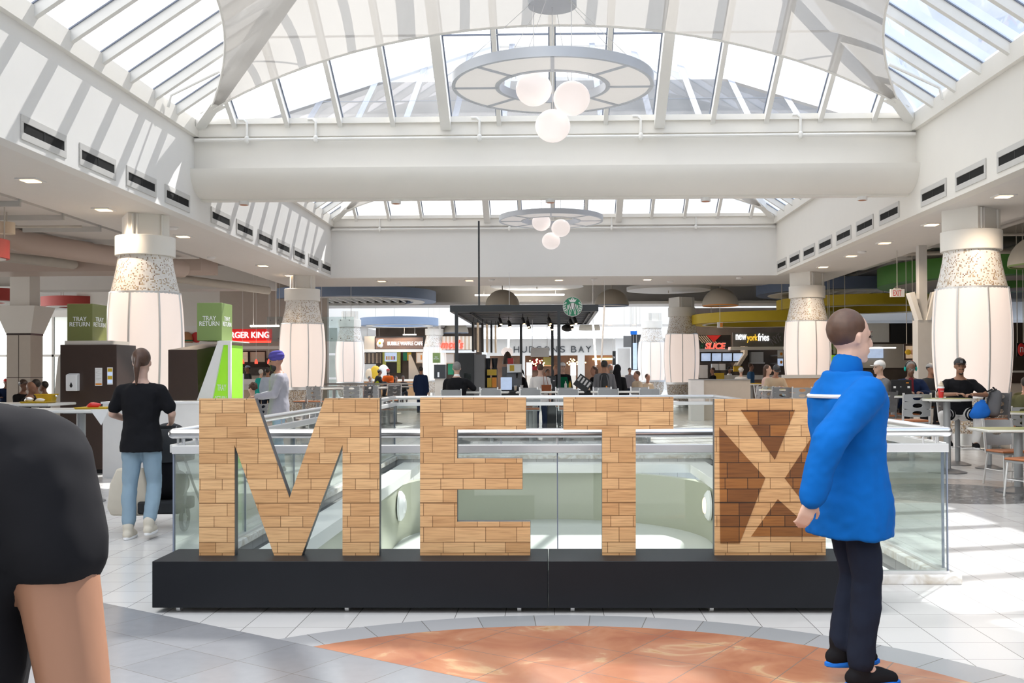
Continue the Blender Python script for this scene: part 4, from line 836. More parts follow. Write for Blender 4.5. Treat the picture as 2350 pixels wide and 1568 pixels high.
# chrome chairs behind the man in the turban
for px, Y, rz, l in ((683, 17.6, 2.4, 'just behind the man in the purple turban'), (712, 18.4, -2.2, 'between the turbaned man and the letter M')): seat('chair', 3, px, Y, rz, 'low grey chair '+l, 'low chairs by the left railing')
table('low', 'round', 672, 18.6, 'low round table with pinkish top behind the turbaned man', 'low tables by the left railing', w=0.8, mt='tablegrey')
# right group beyond the railing
G = 'grey bar stools at the right of the opening'
for px, Y, rz, l, h in ((1651, 32.4, -2.0, 'turned sideways near the white counter, darker of two', 'greydark'), (1673, 32.0, 3.0, 'with its back to the camera near the white counter, paler of two', 'grey'), (1728, 23.4, -1.2, 'seen edge-on, left of the beige jacket diner', 'alu'), (1742, 22.8, -1.2, 'tilted edge-on, second left of the beige jacket diner', 'alu'), (1757, 22.4, -1.4, 'edge-on right in front of the beige jacket diner', 'grey'), (1799, 22.0, 2.8, 'with coloured holes, right of the beige jacket diner', 'greydark'), (1834, 21.6, pi, 'with its back to the camera next to the blue sleeve', 'grey'), (1992, 16.6, 2.9, 'half hidden behind the blue jacket', 'greydark'), (2016, 16.9, 3.3, 'in front of the man in a white cap', 'greydark'), (2091, 15.2, pi, 'square on, in front of the laptop', 'grey')):
    seat('bar', 3, px, Y, rz, 'three-hole stool '+l, G, mt=h if h != 'alu' else 'grey')
table('bar', 'round', 1708, 33.2, 'round bar table under the yellow tray near the fries stall', 'bar tables at the right', w=1.3, mt='tablegrey')
table('bar', 'round', 1777, 23.0, 'round bar table in front of the beige jacket diner', 'bar tables at the right', w=0.7)
table('bar', 'round', 2050, 17.1, 'round bar table under the black laptop', 'bar tables at the right', w=0.9)
ct = table('bar', 'round', 2172, 14.9, 'round bar table under the red drink cup', 'bar tables at the right', w=0.70)
seat('bar', 3, 2196, 16.1, 0.3, 'bar stool under the man in the black cap', G)
seat('bar', 3, 2268, 15.5, -1.15, 'bar stool holding the blue and grey bags', G, mt='greydark')
table('low', 'box', 2335, 12.55, 'low square green-topped table at the right edge', 'low tables at the right', w=1.0, d=0.62)
seat('chair', 1, 2312, 13.25, 0.15, 'low grey chair tucked behind the green-topped table', 'low chairs at the right')
seat('chair', 1, 2362, 12.0, -1.2, 'low chair with orange seat cut by the right edge', 'low chairs at the right')
table('low', 'round', 2352, 17.5, 'round pale table at the right edge beyond the bags', 'low tables at the right', w=0.7)
seat('chair', 3, 2330, 19.0, 0.0, 'dim grey chair behind the round pale table at the right edge', 'low chairs at the right')
# left front tables
seat('bar', 3, 22, 8.9, pi-0.12, 'dark three-hole bar stool at the left edge behind the passer-by', 'grey bar stools at the left edge', mt='greydark')
table('bar', 'box', 95, 11.7, 'steel-edged bar table with a napkin corner at the left', 'bar tables at the left', w=1.75, mt='tablegrey', d=0.8)
table('bar', 'box', 30, 14.2, 'farther steel-edged bar table with yellow basket at the left', 'bar tables at the left', w=1.45, mt='tablegrey', d=0.8)
# things on the tables
def tray(px, py, Y, lab, w=0.4, d=0.3, zt=1.093):
    x = PX(px, Y); r = T('food_tray', lab, 'tray', (x, Y, zt)); MB().rings([[V((sx*a*w/2, sy*a*d/2, z)) for sx, sy in ((-1, -1), (1, -1), (1, 1), (-1, 1))] for a, z in ((0.9, 0), (1.0, 0.022), (0.97, 0.022), (0.88, 0.006))]).build('tray_body', m['trayyellow'], r, bevel=0.003); return r
tray(220, 935, 11.7, 'yellow tray on the nearer left bar table'); tray(88, 918, 14.2, 'yellow tray on the farther left bar table'); tray(1737, 877, 33.2, 'yellow tray on the round table near the fries stall', zt=1.093)
def blob(nm, lab, cat, px, Y, z, rx, ry, rz, mt):
    q = MB().ell((0, 0, rz), rx, ry, rz, 14, 8)
    for i, v_ in enumerate(q.v): k = 1+0.22*math.sin(v_[0]*60+v_[1]*40)*math.cos(v_[2]*50); q.v[i] = (v_[0]*k, v_[1]*k, v_[2])
    o = q.build(nm, m[mt], sharp=60); o.location = (PX(px, Y), Y, z); tag(o, lab, cat)
blob('food_wrap', 'clear and red food wrap on the nearer yellow tray', 'food', 215, 11.7, 1.10, 0.08, 0.06, 0.035, 'redplain'); blob('food_wrap', 'silvery food wrap on the farther yellow tray', 'food', 66, 14.2, 1.10, 0.06, 0.06, 0.04, 'alu'); blob('crumpled_napkin', 'crumpled white napkin on the farther yellow tray', 'napkin', 92, 14.2, 1.10, 0.07, 0.05, 0.03, 'paper')
p = P(111, 916, 14.5); r = T('basket', 'yellow plastic basket on the farther left bar table', 'basket', (p.x, 14.45, 1.093)); MB().rings([[V((sx*a, sy*c, z)) for sx, sy in ((-1, -1), (1, -1), (1, 1), (-1, 1))] for a, c, z in ((0.09, 0.07, 0), (0.12, 0.09, 0.11), (0.13, 0.10, 0.11), (0.13, 0.10, 0.125), (0.115, 0.085, 0.125), (0.085, 0.065, 0.01))]).build('basket_body', m['trayyellow'], r); MB().tube([(0.13, 0, 0.10), (0.15, 0, 0.08)], 0.015, 8).build('handle', m['alu'], r)
x = PX(229, 11.3); q = MB(); q.prism([(-0.105, 0), (0.105, 0), (0.02, -0.175)], -0.004, -0.001); q.box(-0.105, 0.105, -0.004, 0.10, 0.0, 0.003); o = q.build('napkin', m['paper']); o.location = (x, 11.296, 1.0945); tag(o, 'white paper napkin with its corner hanging over the near table edge', 'napkin')
# drink cup, laptop, bags
r = T('drink_cup', 'red paper cup with whipped topping on the round bar table', 'cup', (PX(2159, 14.75), 14.75, 1.0935))
MB().lathe([(0.030, 0), (0.046, 0.15), (0.0, 0.15)], 28).build('cup_body', m['redplain'], r); MB().lathe([(0.048, 0.15), (0.049, 0.162), (0.042, 0.178), (0.0, 0.178)], 28).build('lid', m['white'], r); MB().lathe([(0.031, 0), (0.033, 0.012), (0, 0.012)], 24).build('cup_foot', m['white'], r)
q = MB(); q.ell((0, 0, 0.192), 0.04, 0.04, 0.025); q.ell((0.006, 0, 0.222), 0.026, 0.026, 0.02); q.ell((0.0, 0, 0.242), 0.012, 0.012, 0.012); q.build('whipped_topping', m['cream'], r)
text('Tim Hortons', 'cup_script', m['white'], r, (0, -0.0425, 0.11), 0.05, 0.014, 0.002)
r = T('laptop', 'black laptop with stickers open in front of the person in headphones', 'laptop', (PX(2062, 16.85), 16.85, 1.0935), pi)
MB().box(-0.17, 0.17, -0.12, 0.12, 0, 0.018).build('base', m['black'], r, bevel=0.004); o = MB().box(-0.17, 0.17, 0, 0.012, 0, 0.24).build('lid', m['black'], r, bevel=0.004); o.location = (0, 0.12, 0.018); o.rotation_euler = (0.0, 0, 0)
for (x, z, w, h, mt) in ((-0.10, 0.19, 0.045, 0.018, 'orange'), (0.11, 0.12, 0.04, 0.035, 'paper'), (-0.12, 0.12, 0.04, 0.035, 'white'), (0.01, 0.125, 0.022, 0.022, 'grey')): q = MB(); q.box(x-w/2, x+w/2, 0.0122, 0.0135, z-h/2, z+h/2); q.build('sticker', m[mt], o)
p = P(2246, 966, 15.35); r = T('duffel_bag', 'bright blue cloth bag slumped on the bar stool', 'bag', (p.x, 15.35, 0.77), 0.35)
q = MB(); q.cap((-0.10, 0, 0.06), 0.06, (0.06, 0.02, 0.15), 0.115, 16, 6); q.cap((-0.05, -0.03, 0.07), 0.07, (0.09, 0, 0.10), 0.10, 16, 6); q.cap((0.03, 0, 0.15), 0.09, (0.10, 0.03, 0.24), 0.05, 14, 5); o = q.build('bag_body', m['c_royal'], r); rm = o.modifiers.new('skin', 'REMESH'); rm.mode = 'VOXEL'; rm.voxel_size = 0.014; rm.use_smooth_shade = True
p = P(2281, 966, 15.55); r = T('backpack', 'grey backpack leaning behind the blue bag on the stool', 'bag', (p.x-0.02, 15.55, 0.77), 0.2)
q = MB(); q.cap((0, 0, 0.11), 0.11, (0.05, 0, 0.34), 0.10, 16, 6); q.cap((-0.07, -0.02, 0.09), 0.07, (-0.03, 0, 0.22), 0.065, 14, 5); o = q.build('pack_body', m['c_grey'], r); rm = o.modifiers.new('skin', 'REMESH'); rm.mode = 'VOXEL'; rm.voxel_size = 0.014; rm.use_smooth_shade = True
for s in (-0.05, 0.05): MB().tube([(0.02, s-0.02, 0.44), (-0.08, s-0.02, 0.40), (-0.13, s-0.02, 0.28), (-0.13, s, 0.14), (-0.06, s, 0.04)], 0.014, 8).build('strap', m['c_charcoal'], r)
MB().tube([(0.04, -0.03, 0.43), (0.0, -0.03, 0.47), (0.03, 0.03, 0.47), (0.06, 0.03, 0.43)], 0.009, 8).build('grab_loop', m['c_charcoal'], r)
# ------------------------------------------------------------------ tray return stations at the left
def sign_cube(lab, px0, px1, py0, py1, Y, mt, bold):
    a, b_ = P(px0, py1, Y), P(px1, py0, Y); w = b_.x-a.x; h = b_.z-a.z; r = T('tray_return_sign', lab, 'sign', ((a.x+b_.x)/2, Y+0.24, a.z)); d = 0.5
    MB().box(-w/2, w/2, -0.24, 0.26, 0, h).build('sign_box', m[mt], r, bevel=0.004)
    text('TRAY\nRETURN', 'lettering', m['white'], r, (0, -0.242, h*0.52), w*0.80, h*0.26, 0.002, bold=0.006)
    text('TRAY\nRETURN', 'lettering', m['white'], r, (w/2+0.002, 0.0, h*0.52), d*0.80, h*0.26, 0.002, rot=(pi/2, 0, pi/2), bold=0.006)
    return r
sign_cube('haze-tinted green TRAY RETURN cube on the dark cabinet at the far left', 154, 212, 697, 783, 15.2, 'olive', 0)  # ochre tint puts a passer-by's blurred haze into the green sign colour
sign_cube('leaf green TRAY RETURN cube on the white-framed cabinet beside letter M', 452, 509, 695, 782, 15.2, 'olive2', 0)
# left dark cabinet
a, b_ = P(138, 790, 15.0), P(268, 790, 15.0); w = b_.x-a.x; cx = (a.x+b_.x)/2; zt = P(200, 783, 15.2).z
r = T('tray_cabinet', 'dark tray return cabinet with soap dispenser at the far left', 'cabinet', (cx, 15.3, 0))
MB().box(-w/2, w/2, -0.30, 0.40, 0.06, zt-0.06).build('cabinet_body', m['brown'], r, bevel=0.006); MB().box(-w/2+0.03, w/2-0.03, -0.26, 0.36, 0, 0.06).build('kick_base', m['black'], r); MB().box(-w/2+0.06, w/2-0.10, -0.28, 0.38, zt-0.06, zt).build('top_board', m['beigepanel'], r)
q = MB(); q.hexa([(-w/2-0.22, -0.28, 0), (-w/2-0.002, -0.28, 0), (-w/2-0.002, 0.38, 0), (-w/2-0.22, 0.38, 0), (-w/2-0.04, -0.28, zt-0.25), (-w/2-0.002, -0.28, zt-0.2), (-w/2-0.002, 0.38, zt-0.2), (-w/2-0.04, 0.38, zt-0.25)]); q.build('side_wing', m['beigepanel'], r)
p = P(171, 877, 15.0); r2 = T('soap_dispenser', 'white wall dispenser on the dark tray cabinet', 'dispenser', (p.x, 15.003, p.z)); q = MB(); q.hexa([(-0.085, -0.11, -0.135), (0.085, -0.11, -0.135), (0.085, -0.002, -0.135), (-0.085, -0.002, -0.135), (-0.085, -0.11, 0.11), (0.085, -0.11, 0.11), (0.085, -0.002, 0.135), (-0.085, -0.002, 0.135)]); q.build('housing', m['white'], r2, bevel=0.012)
q = MB(); q.prism([(0.0, 0.0), (-0.022, -0.05), (-0.016, -0.075), (0.0, -0.085), (0.016, -0.075), (0.022, -0.05)], -0.113, -0.1095); q.build('drop_window', m['black'], r2)
for px, py, w_, h_, lab, col_ in ((226, 865, 0.11, 0.27, 'white printed notice taped on the dark tray cabinet', 'redplain'), (252, 863, 0.085, 0.26, 'blue and yellow notice taped on the dark tray cabinet', 'trayyellow')):
    p = P(px, py, 14.99); r2 = T('notice', lab, 'notice', (p.x, 14.997, p.z)); MB().box(-w_/2, w_/2, -0.002, 0, -h_/2, h_/2).build('sheet', m['paper'], r2)
    if col_ == 'redplain':
        MB().box(-w_/2+0.008, w_/2-0.008, -0.003, -0.002, -h_/2+0.01, -h_/2+0.035).build('red_band', m['orange'], r2)
        q = MB()
        for k in range(8): q.box(-w_/2+0.012, w_/2-0.012-0.03*(k % 3), -0.003, -0.002, h_/2-0.03-k*0.022, h_/2-0.024-k*0.022)
        q.build('print_lines', m['trimgrey'], r2)
    else:
        for k in range(4): MB().box(-w_/2+0.008, w_/2-0.008, -0.003, -0.002, h_/2-0.045-k*0.058-0.02, h_/2-0.045-k*0.058+0.028).build('picture_band', m['trayyellow' if k % 2 == 0 else 'screen'], r2)
# right station: dark slanted hood, white frame, lime panel, white low counter
Y = 15.0; zt = P(490, 783, Y).z; xa, xb = PX(386, Y), PX(500, Y); xr_ = PX(530, Y); cx = (xa+xr_)/2
r = T('tray_cabinet', 'tray return cabinet with dark hood, white slanted frame and lime panel', 'cabinet', (cx, Y+0.3, 0))
z0 = P(440, 919, Y).z; xs = PX(455, Y)-cx; zh = P(400, 803, Y).z
q = MB(); q.hexa([(xa-cx, -0.30, z0), (xs, -0.30, z0), (xs, 0.55, z0), (xa-cx, 0.55, z0), (xa-cx, -0.30, zh), (PX(452, Y)-cx, -0.30, zh), (PX(490, Y)-cx, 0.55, zt-0.02), (PX(420, Y)-cx, 0.55, zt-0.02)]); q.build('hood', m['brown'], r, sharp=20)
def xx(px): return PX(px, Y)-cx
def zz(py): return P(470, py, Y).z
fr = MB(); zlow = 0.0
e0 = (xx(455)-(z0)*0.29, zlow)
fr.prism([(xx(453), zz(918)), (xx(500), zz(787)), (xx(500), zz(783)), (xx(530), zz(783)), (xx(530), 0.0), (xx(524), 0.0), (xx(524), zz(792)), (xx(513), zz(792)), (xx(488), zz(918)), (xx(478), 0.0), (xx(430), 0.0)], -0.32, -0.26); fr.build('white_frame', m['counterwhite'], r)
MB().prism([(xx(488), zz(918)), (xx(513), zz(792)), (xx(524), zz(792)), (xx(524), 0.02), (xx(476), 0.02)], -0.28, 0.4).build('lime_panel', m['lime'], r)
text('TRAY', 'lettering', m['white'], r, (xx(508), -0.285, zz(890)), 0.135, 0.095, 0.002); text('RETURN', 'lettering', m['white'], r, (xx(506), -0.285, zz(916)), 0.165, 0.085, 0.002)
MB().box(xx(500), xx(530), -0.25, 0.62, zz(784), zz(782)).build('top_board', m['counterwhite'], r)
r = T('low_counter', 'white low counter wall between the two tray return cabinets', 'counter', (PX(352, 14.4), 14.5, 0)); w = PX(462, 14.4)-PX(232, 14.4)
MB().box(-w/2, w/2, -0.12, 0.14, 0, 1.07).build('counter_wall', m['counterwhite'], r); MB().box(-w/2-0.02, w/2+0.02, -0.14, 0.16, 1.07, 1.10).build('counter_cap', m['white'], r)
p0, p1 = PX(533, 17), PX(556, 17); r = T('queue_screen', 'frosted glass queue screen with white frame right of the lime panel', 'screen', ((p0+p1)/2, 17, 0)); w = p1-p0; MB().box(-w/2, w/2, -0.01, 0.01, 0.05, 1.45).build('glass_sheet', m['greentint'], r); q = MB(); q.box(-w/2-0.02, -w/2, -0.02, 0.02, 0, 1.5); q.box(w/2, w/2+0.02, -0.02, 0.02, 0, 1.5); q.box(-w/2, w/2, -0.02, 0.02, 1.45, 1.5); q.build('frame', m['white'], r)
# hanging glass screens with bolts left and right of the left lit column
for lab, a, b2, Y in (('bolted glass screen hanging left of the lit column', 613, 648, 36.0), ('bolted glass screen hanging right of the lit column', 732, 812, 36.0)):
    p, q_ = P(a, 784, Y), P(b2, 727, Y); r = T('glass_screen', lab, 'glass screen', ((p.x+q_.x)/2, Y, p.z)); w = q_.x-p.x; h = q_.z-p.z
    MB().box(-w/2, w/2, -0.01, 0.01, 0, h).build('glass_sheet', m['greentint'], r); q = MB()
    n = max(2, int(w/0.28))
    for k in range(n):
        for z in (h*0.12, h*0.86): x = -w/2+w*(k+0.5)/n; q.ell((x, -0.02, z), 0.02, 0.012, 0.02, 8, 5)
    q.build('bolt', m['greydark'], r); q = MB()
    for x in (-w/2+0.1, w/2-0.1): q.tube([(x, 0, h), (x, 0, 5.6-p.z)], 0.01, 6)
    q.build('rod', m['alu'], r)
r = T('lift_shaft', 'white framed glass lift shaft between the lit column and the waffle stall', 'lift', (PX(765, 58), 58, 0)); w = 1.9
for k in range(4):
    x = -w/2+w*k/3; MB().box(x-0.07, x+0.07, -0.07, 0.07, 0, 4.3).build('post', m['white'], r)
for z in (0.05, 1.2, 2.6, 4.2): MB().box(-w/2, w/2, -0.05, 0.05, z-0.06, z+0.06).build('cross_bar', m['white'], r)
MB().box(-w/2, w/2, 0.0, 0.02, 0.1, 4.2).build('glass_sheet', m['greentint'], r)
# ------------------------------------------------------------------ coffee kiosk
YK = 25.0
xl, xr = PX(1033, YK), PX(1374, YK); w = xr-xl; cx = (xl+xr)/2; zt = P(1200, 700, YK).z; zb = P(1200, 715, YK).z; dep = 7.0
r = T('kiosk_canopy', 'dark steel slatted canopy on posts over the coffee kiosk', 'canopy', (cx, YK, 0))
q = MB(); q.box(-w/2, w/2, 0, 0.08, zb, zt); q.box(-w/2, w/2, dep-0.08, dep, zb, zt); q.box(-w/2, -w/2+0.08, 0.08, dep-0.08, zb, zt); q.box(w/2-0.08, w/2, 0.08, dep-0.08, zb, zt); q.build('canopy_frame', m['kiosk'], r)
for k in range(14): y = 0.45+k*0.48; MB().box(-w/2+0.08, w/2-0.08, y-0.09, y+0.09, zb+0.04, zb+0.07).build('slat', m['kiosk'], r)
MB().box(-w/2+0.08, w/2-0.08, 0.08, dep-0.08, zt-0.03, zt-0.01).build('roof_sheet', m['grey'], r)
for px, y in ((1048, 0.04), (1283, 0.04), (1196, dep-0.04), (1268, dep-0.04)):
    x = PX(px, YK+y)-cx; MB().box(x-0.04, x+0.04, y-0.04+0.0, y+0.04, 0, zb).build('post', m['kiosk'], r)
x = PX(1100, YK+2)-cx; MB().tube([(x, 2, zt), (x, 2, ZS+1)], 0.025, 8).build('hanger_rod', m['kiosk'], r)
for px in (1100, 1345): x = PX(px, YK+3.5)-cx; MB().box(x-0.02, x+0.02, 0.5, dep-0.5, zb-0.03, zb+0.0).build('light_track', m['black'], r)
tl = None
for i, (px, py, y) in enumerate(((1147, 735, 1.6), (1145, 743, 3.4), (1200, 733, 1.5), (1211, 747, 3.2), (1213, 755, 4.6), (1260, 732, 1.6), (1259, 741, 2.8), (1265, 757, 5.0), (1309, 744, 2.4), (1319, 732, 1.5), (1311, 756, 4.6), (1168, 744, 3.0))):
    x = PX(px, YK+y); 
    if tl is None:
        tl = T('track_spotlight', '', 'spotlight'); MB().cap((0, 0, -0.02), 0.045, (0.03, -0.03, -0.13), 0.05, 12).build('lamp_can', m['black'], tl); MB().tube([(0, 0, 0), (0, 0, 0.12)], 0.012, 6).build('stem', m['black'], tl); MB().ell((0.036, -0.038, -0.16), 0.035, 0.035, 0.025, 10, 6).build('bulb', m['storebulb'], tl); c = tl
    else: c = copy_tree(tl)
    c.location = (x, YK+y, zb-0.08); c['group'] = 'spotlights under the kiosk canopy'; c['label'] = 'black spotlight under the kiosk canopy, '+['front left of the bright lamp', 'second from the left post', 'upper one at the middle left', 'lower one at the middle', 'lowest one of the middle pair', 'upper one left of the front post', 'middle one left of the front post', 'lowest one left of the front post', 'right of the front post, lower left', 'right of the front post, highest', 'right of the front post, lowest', 'brightest, at the left'][i]
p = P(1314, 704, YK-0.05); r = T('logo_disc', 'round green and white logo disc on the kiosk canopy edge', 'sign', (p.x, YK-0.06, p.z)); R = 0.243
q = MB().disc((0, 0, 0), R, 0.05, 48).build('disc_body', m['white'], r); q.rotation_euler = (pi/2, 0, 0); q.location = (0, 0.05, 0)
q = MB().disc((0, 0, 0), R*0.96, 0.004, 48).build('green_face', m['greenlogo'], r); q.rotation_euler = (pi/2, 0, 0)
mk = MB()
def PG(pts, mb=None): (mb or mk).prism([(x*R, z*R) for x, z in pts], -0.008, -0.004)
PG([(-0.18, 0.38), (-0.26, 0.16), (-0.22, -0.1), (-0.12, -0.22), (0, -0.27), (0.12, -0.22), (0.22, -0.1), (0.26, 0.16), (0.18, 0.38)])          # face and hair block
PG([(-0.34, 0.60), (-0.42, 0.80), (-0.22, 0.68), (-0.12, 0.88), (0, 0.70), (0.12, 0.88), (0.22, 0.68), (0.42, 0.80), (0.34, 0.60), (0.24, 0.46), (-0.24, 0.46)])
PG([(0, 0.96), (0.06, 0.84), (0.0, 0.80), (-0.06, 0.84)])
for s in (-1, 1):
    for k in range(4):
        x0 = 0.12+k*0.13; pts = []
        for t in range(9):
            z = 0.34-0.34*k*0.2-t*0.14; pts.append((s*(x0+0.05*math.sin(t*1.1+k)+0.02*t*(k > 1)), z))
        pts = [q_ for q_ in pts if q_[0]**2+q_[1]**2 < 0.86]
        if len(pts) > 2: PG(pts+[(x+s*0.06, z) for x, z in reversed(pts)])
    for k in range(5):
        z = 0.30-k*0.17; PG([(s*0.66, z), (s*0.92*math.cos(abs(z)*0.4), z+0.10), (s*0.94*math.cos(abs(z)*0.4), z+0.02), (s*0.66, z-0.07)])
    PG([(s*0.60, 0.42), (s*0.80, 0.50), (s*0.66, 0.30)])
mk.build('white_figure', m['white'], r)
# kiosk counters and equipment
xa, xb = PX(1098, YK+1.5), PX(1226, YK+1.5); r = T('kiosk_counter', 'black kiosk counter below the coffee machines', 'counter', ((xa+xb)/2, YK+1.8, 0)); w = xb-xa
MB().box(-w/2, w/2, -0.35, 0.35, 0, 0.98).build('counter_body', m['black'], r); MB().box(-w/2-0.03, w/2+0.03, -0.38, 0.38, 0.98, 1.02).build('counter_top', m['charcoal'], r)
Ye = YK+1.8
def eq(nm, lab, cat, px0, px1, py0, py1, Y, d, mt, z0=None):
    a, b3 = P(px0, py1, Y), P(px1, py0, Y); zb_ = a.z if z0 is None else z0; r = T(nm, lab, cat, ((a.x+b3.x)/2, Y+d/2, zb_)); return r, b3.x-a.x, b3.z-zb_
r, w, h = eq('drinks_fridge', 'tall black drinks fridge at the left of the kiosk', 'fridge', 1043, 1112, 811, 905, YK+1.3, 0.7, 'black', 0.0); MB().box(-w/2, w/2*0.3, -0.35, 0.35, 0, h).build('cabinet', m['charcoal'], r, bevel=0.01); MB().box(w/2*0.3, w/2, -0.33, 0.35, 0, h-0.03).build('side_panel', m['greydark'], r); MB().box(-w/2+0.25, w/2*0.1, -0.356, -0.35, h*0.52, h*0.74).build('display_window', m['glass'], r)
ZK = 1.022
for lab, px0, px1, py0, kind in (('silver and black espresso machine on the kiosk counter', 1163, 1196, 822, 0), ('twin hopper coffee grinder left of the espresso machine', 1110, 1142, 822, 1), ('big dome bean hopper on the espresso machine end', 1152, 1176, 806, 2)):
    r, w, h = eq('espresso_machine' if kind == 0 else 'coffee_grinder', lab, 'coffee machine', px0, px1, py0, 884, Ye-0.1+0.12*kind, 0.4, 'alu', ZK)
    if kind == 0:
        MB().box(-w/2, w/2, -0.2, 0.2, 0.0, 0.10).build('drip_base', m['charcoal'], r); MB().box(-w/2, w/2, -0.05, 0.2, 0.1, h*0.55).build('body', m['greydark'], r); MB().box(-w/2, w/2, -0.2, 0.2, h*0.55, h*0.82).build('head', m['alu'], r, bevel=0.01); MB().box(-w/2+0.08, -w/2+0.2, -0.206, -0.2, h*0.6, h*0.78).build('display', m['trayyellow'], r); q = MB(); q.box(-w/2+0.02, -0.02, -0.1, 0.1, h*0.82, h); q.build('cup_stack', m['redplain'], r); q = MB(); q.cap((w*0.2, -0.12, h*0.5), 0.03, (w*0.2, -0.2, h*0.4), 0.02); q.build('portafilter', m['black'], r)
    elif kind == 1:
        for s in (-1, 1): q = MB(); q.box(s*w*0.25-0.07, s*w*0.25+0.07, -0.1, 0.12, 0, h*0.7); q.build('body', m['black'], r); MB().lathe([(0.06, h*0.7), (0.09, h), (0.0, h)], 16, (s*w*0.25, 0, 0)).build('hopper', m['charcoal'], r)
    else:
        q = MB(); q.box(-w/2, w/2, -0.1, 0.15, 0, h*0.6); q.build('body', m['greydark'], r); q = MB(); q.ell((0, 0, h*0.6), w/2, w/2, h*0.4, lo=-0.1); q.build('hopper', m['brown'], r)
r, w, h = eq('juice_dispenser', 'juice dispenser with yellow and orange tanks on the kiosk counter', 'dispenser', 1118, 1139, 848, 881, Ye-0.3, 0.2, 'orange', ZK); MB().box(-w/2, w/2, -0.1, 0.1, 0, h*0.15).build('base', m['charcoal'], r); MB().box(-w/2, -0.005, -0.09, 0.1, h*0.15, h*0.6).build('left_tank', m['trayyellow'], r); MB().box(0.005, w/2, -0.09, 0.1, h*0.15, h*0.62).build('right_tank', m['orange'], r); MB().box(-w/2, w/2, -0.09, 0.1, h*0.72, h).build('lid', m['trayyellow'], r)
for lab, px, h, mt, rb in (('white paper cup stack on the kiosk counter by the fridge', 1092, 0.22, 'white', 0.07), ('tall clear cup stack beside the juice dispenser', 1107, 0.24, 'paper', 0.06), ('brown paper takeaway cup on the kiosk counter', 1183, 0.13, 'cream', 0.04), ('white cup with sleeve on the kiosk counter near the woman', 1197, 0.14, 'white', 0.042)):
    r = T('paper_cup', lab, 'cup', (PX(px, Ye-0.25), Ye-0.25, ZK)); MB().lathe([(rb*0.8, 0), (rb, h*0.9), (0, h*0.9)], 18).build('cup_body', m[mt], r); MB().lathe([(rb*1.06, h*0.9), (rb*1.0, h), (0, h)], 18).build('lid', m['white'], r)
r, w, h = eq('pastry_case', 'small glass pastry case on the kiosk counter', 'display case', 1149, 1174, 866, 883, Ye-0.3, 0.25, 'glass', ZK); MB().box(-w/2, w/2, -0.12, 0.12, 0, 0.02).build('tray_base', m['charcoal'], r); MB().box(-w/2, w/2, -0.12, 0.12, 0.022, h).build('glass_box', m['screen'], r, bevel=0.01)
r = T('menu_louvres', 'row of hanging menu boards seen edge-on under the kiosk canopy', 'menu board', (PX(1108, YK+3.2), YK+3.2, P(1100, 808, YK+3.2).z)); h = P(1100, 742, YK+3.2).z-P(1100, 808, YK+3.2).z
for k in range(6):
    x = -0.22+k*0.1; y = -0.6+k*0.42; MB().box(x-0.02, x+0.02, y-0.18, y+0.18, 0, h).build('board', m['black'] if k % 2 == 0 else m['menuwarm'], r); q = MB(); q.tube([(x, y, h), (x, y, zb-P(1100, 808, YK+3.2).z)], 0.01, 6); q.build('hanger', m['black'], r)
r = T('striped_board', 'black slanted board with four white stripes on the kiosk counter', 'sign', (PX(1338, YK+0.9), YK+0.9, 0))
o = MB().box(-0.20, 0.20, -0.02, 0.02, -0.17, 0.17).build('board', m['charcoal'], r); o.location = (0, 0, P(1338, 880, YK+0.9).z); o.rotation_euler = (0, 0.62, 0)
for k in range(4): q = MB(); q.box(-0.17+k*0.095, -0.12+k*0.095, -0.024, -0.02, -0.02, 0.13); q.build('stripe', m['white'], o)
MB().box(-0.25, 0.25, -0.15, 0.3, 0, 0.9).build('stand', m['charcoal'], r)
r = T('menu_board', 'black upright board with white writing beside the brown bag', 'sign', (PX(1265, YK+0.7), YK+0.7, 0)); zt2 = P(1265, 863, YK+0.7).z; MB().box(-0.13, 0.13, -0.02, 0.02, 0.0, zt2).build('board', m['charcoal'], r); text('TRY ME', 'lettering', m['white'], r, (-0.03, -0.022, zt2-0.14), 0.16, 0.05, 0.002, rot=(pi/2, -pi/2, 0)); q = MB(); q.prism([(0.04, zt2-0.11), (0.05, zt2-0.13), (0.075, zt2-0.135), (0.10, zt2-0.12), (0.10, zt2-0.10), (0.09, zt2-0.115), (0.07, zt2-0.12), (0.055, zt2-0.11)], -0.024, -0.02); q.build('smile_mark', m['white'], r)
xa, xb = PX(1290, YK+1.9), PX(1358, YK+1.9); r = T('kiosk_counter', 'pickup counter at the right of the kiosk', 'counter', ((xa+xb)/2, YK+1.95, 0)); w = xb-xa; MB().box(-w/2, w/2, -0.3, 0.3, 0, 0.98).build('counter_body', m['charcoal'], r); MB().box(-w/2, w/2, -0.32, 0.32, 0.98, 1.02).build('counter_top', m['black'], r)
for i, px in enumerate((1298, 1308, 1341, 1350)):
    r = T('syrup_bottle', ['clear', 'amber', 'orange', 'pale'][i]+' syrup bottle on the pickup counter', 'bottle', (PX(px, YK+1.9), YK+1.9, ZK-0.002)); MB().lathe([(0.035, 0), (0.035, 0.16), (0.012, 0.21), (0.012, 0.24), (0, 0.24)], 14).build('glass_body', m[['white', 'trayyellow', 'orange', 'cream'][i]], r); MB().lathe([(0.014, 0.24), (0.014, 0.28), (0, 0.28)], 10).build('pump_cap', m['black'], r)
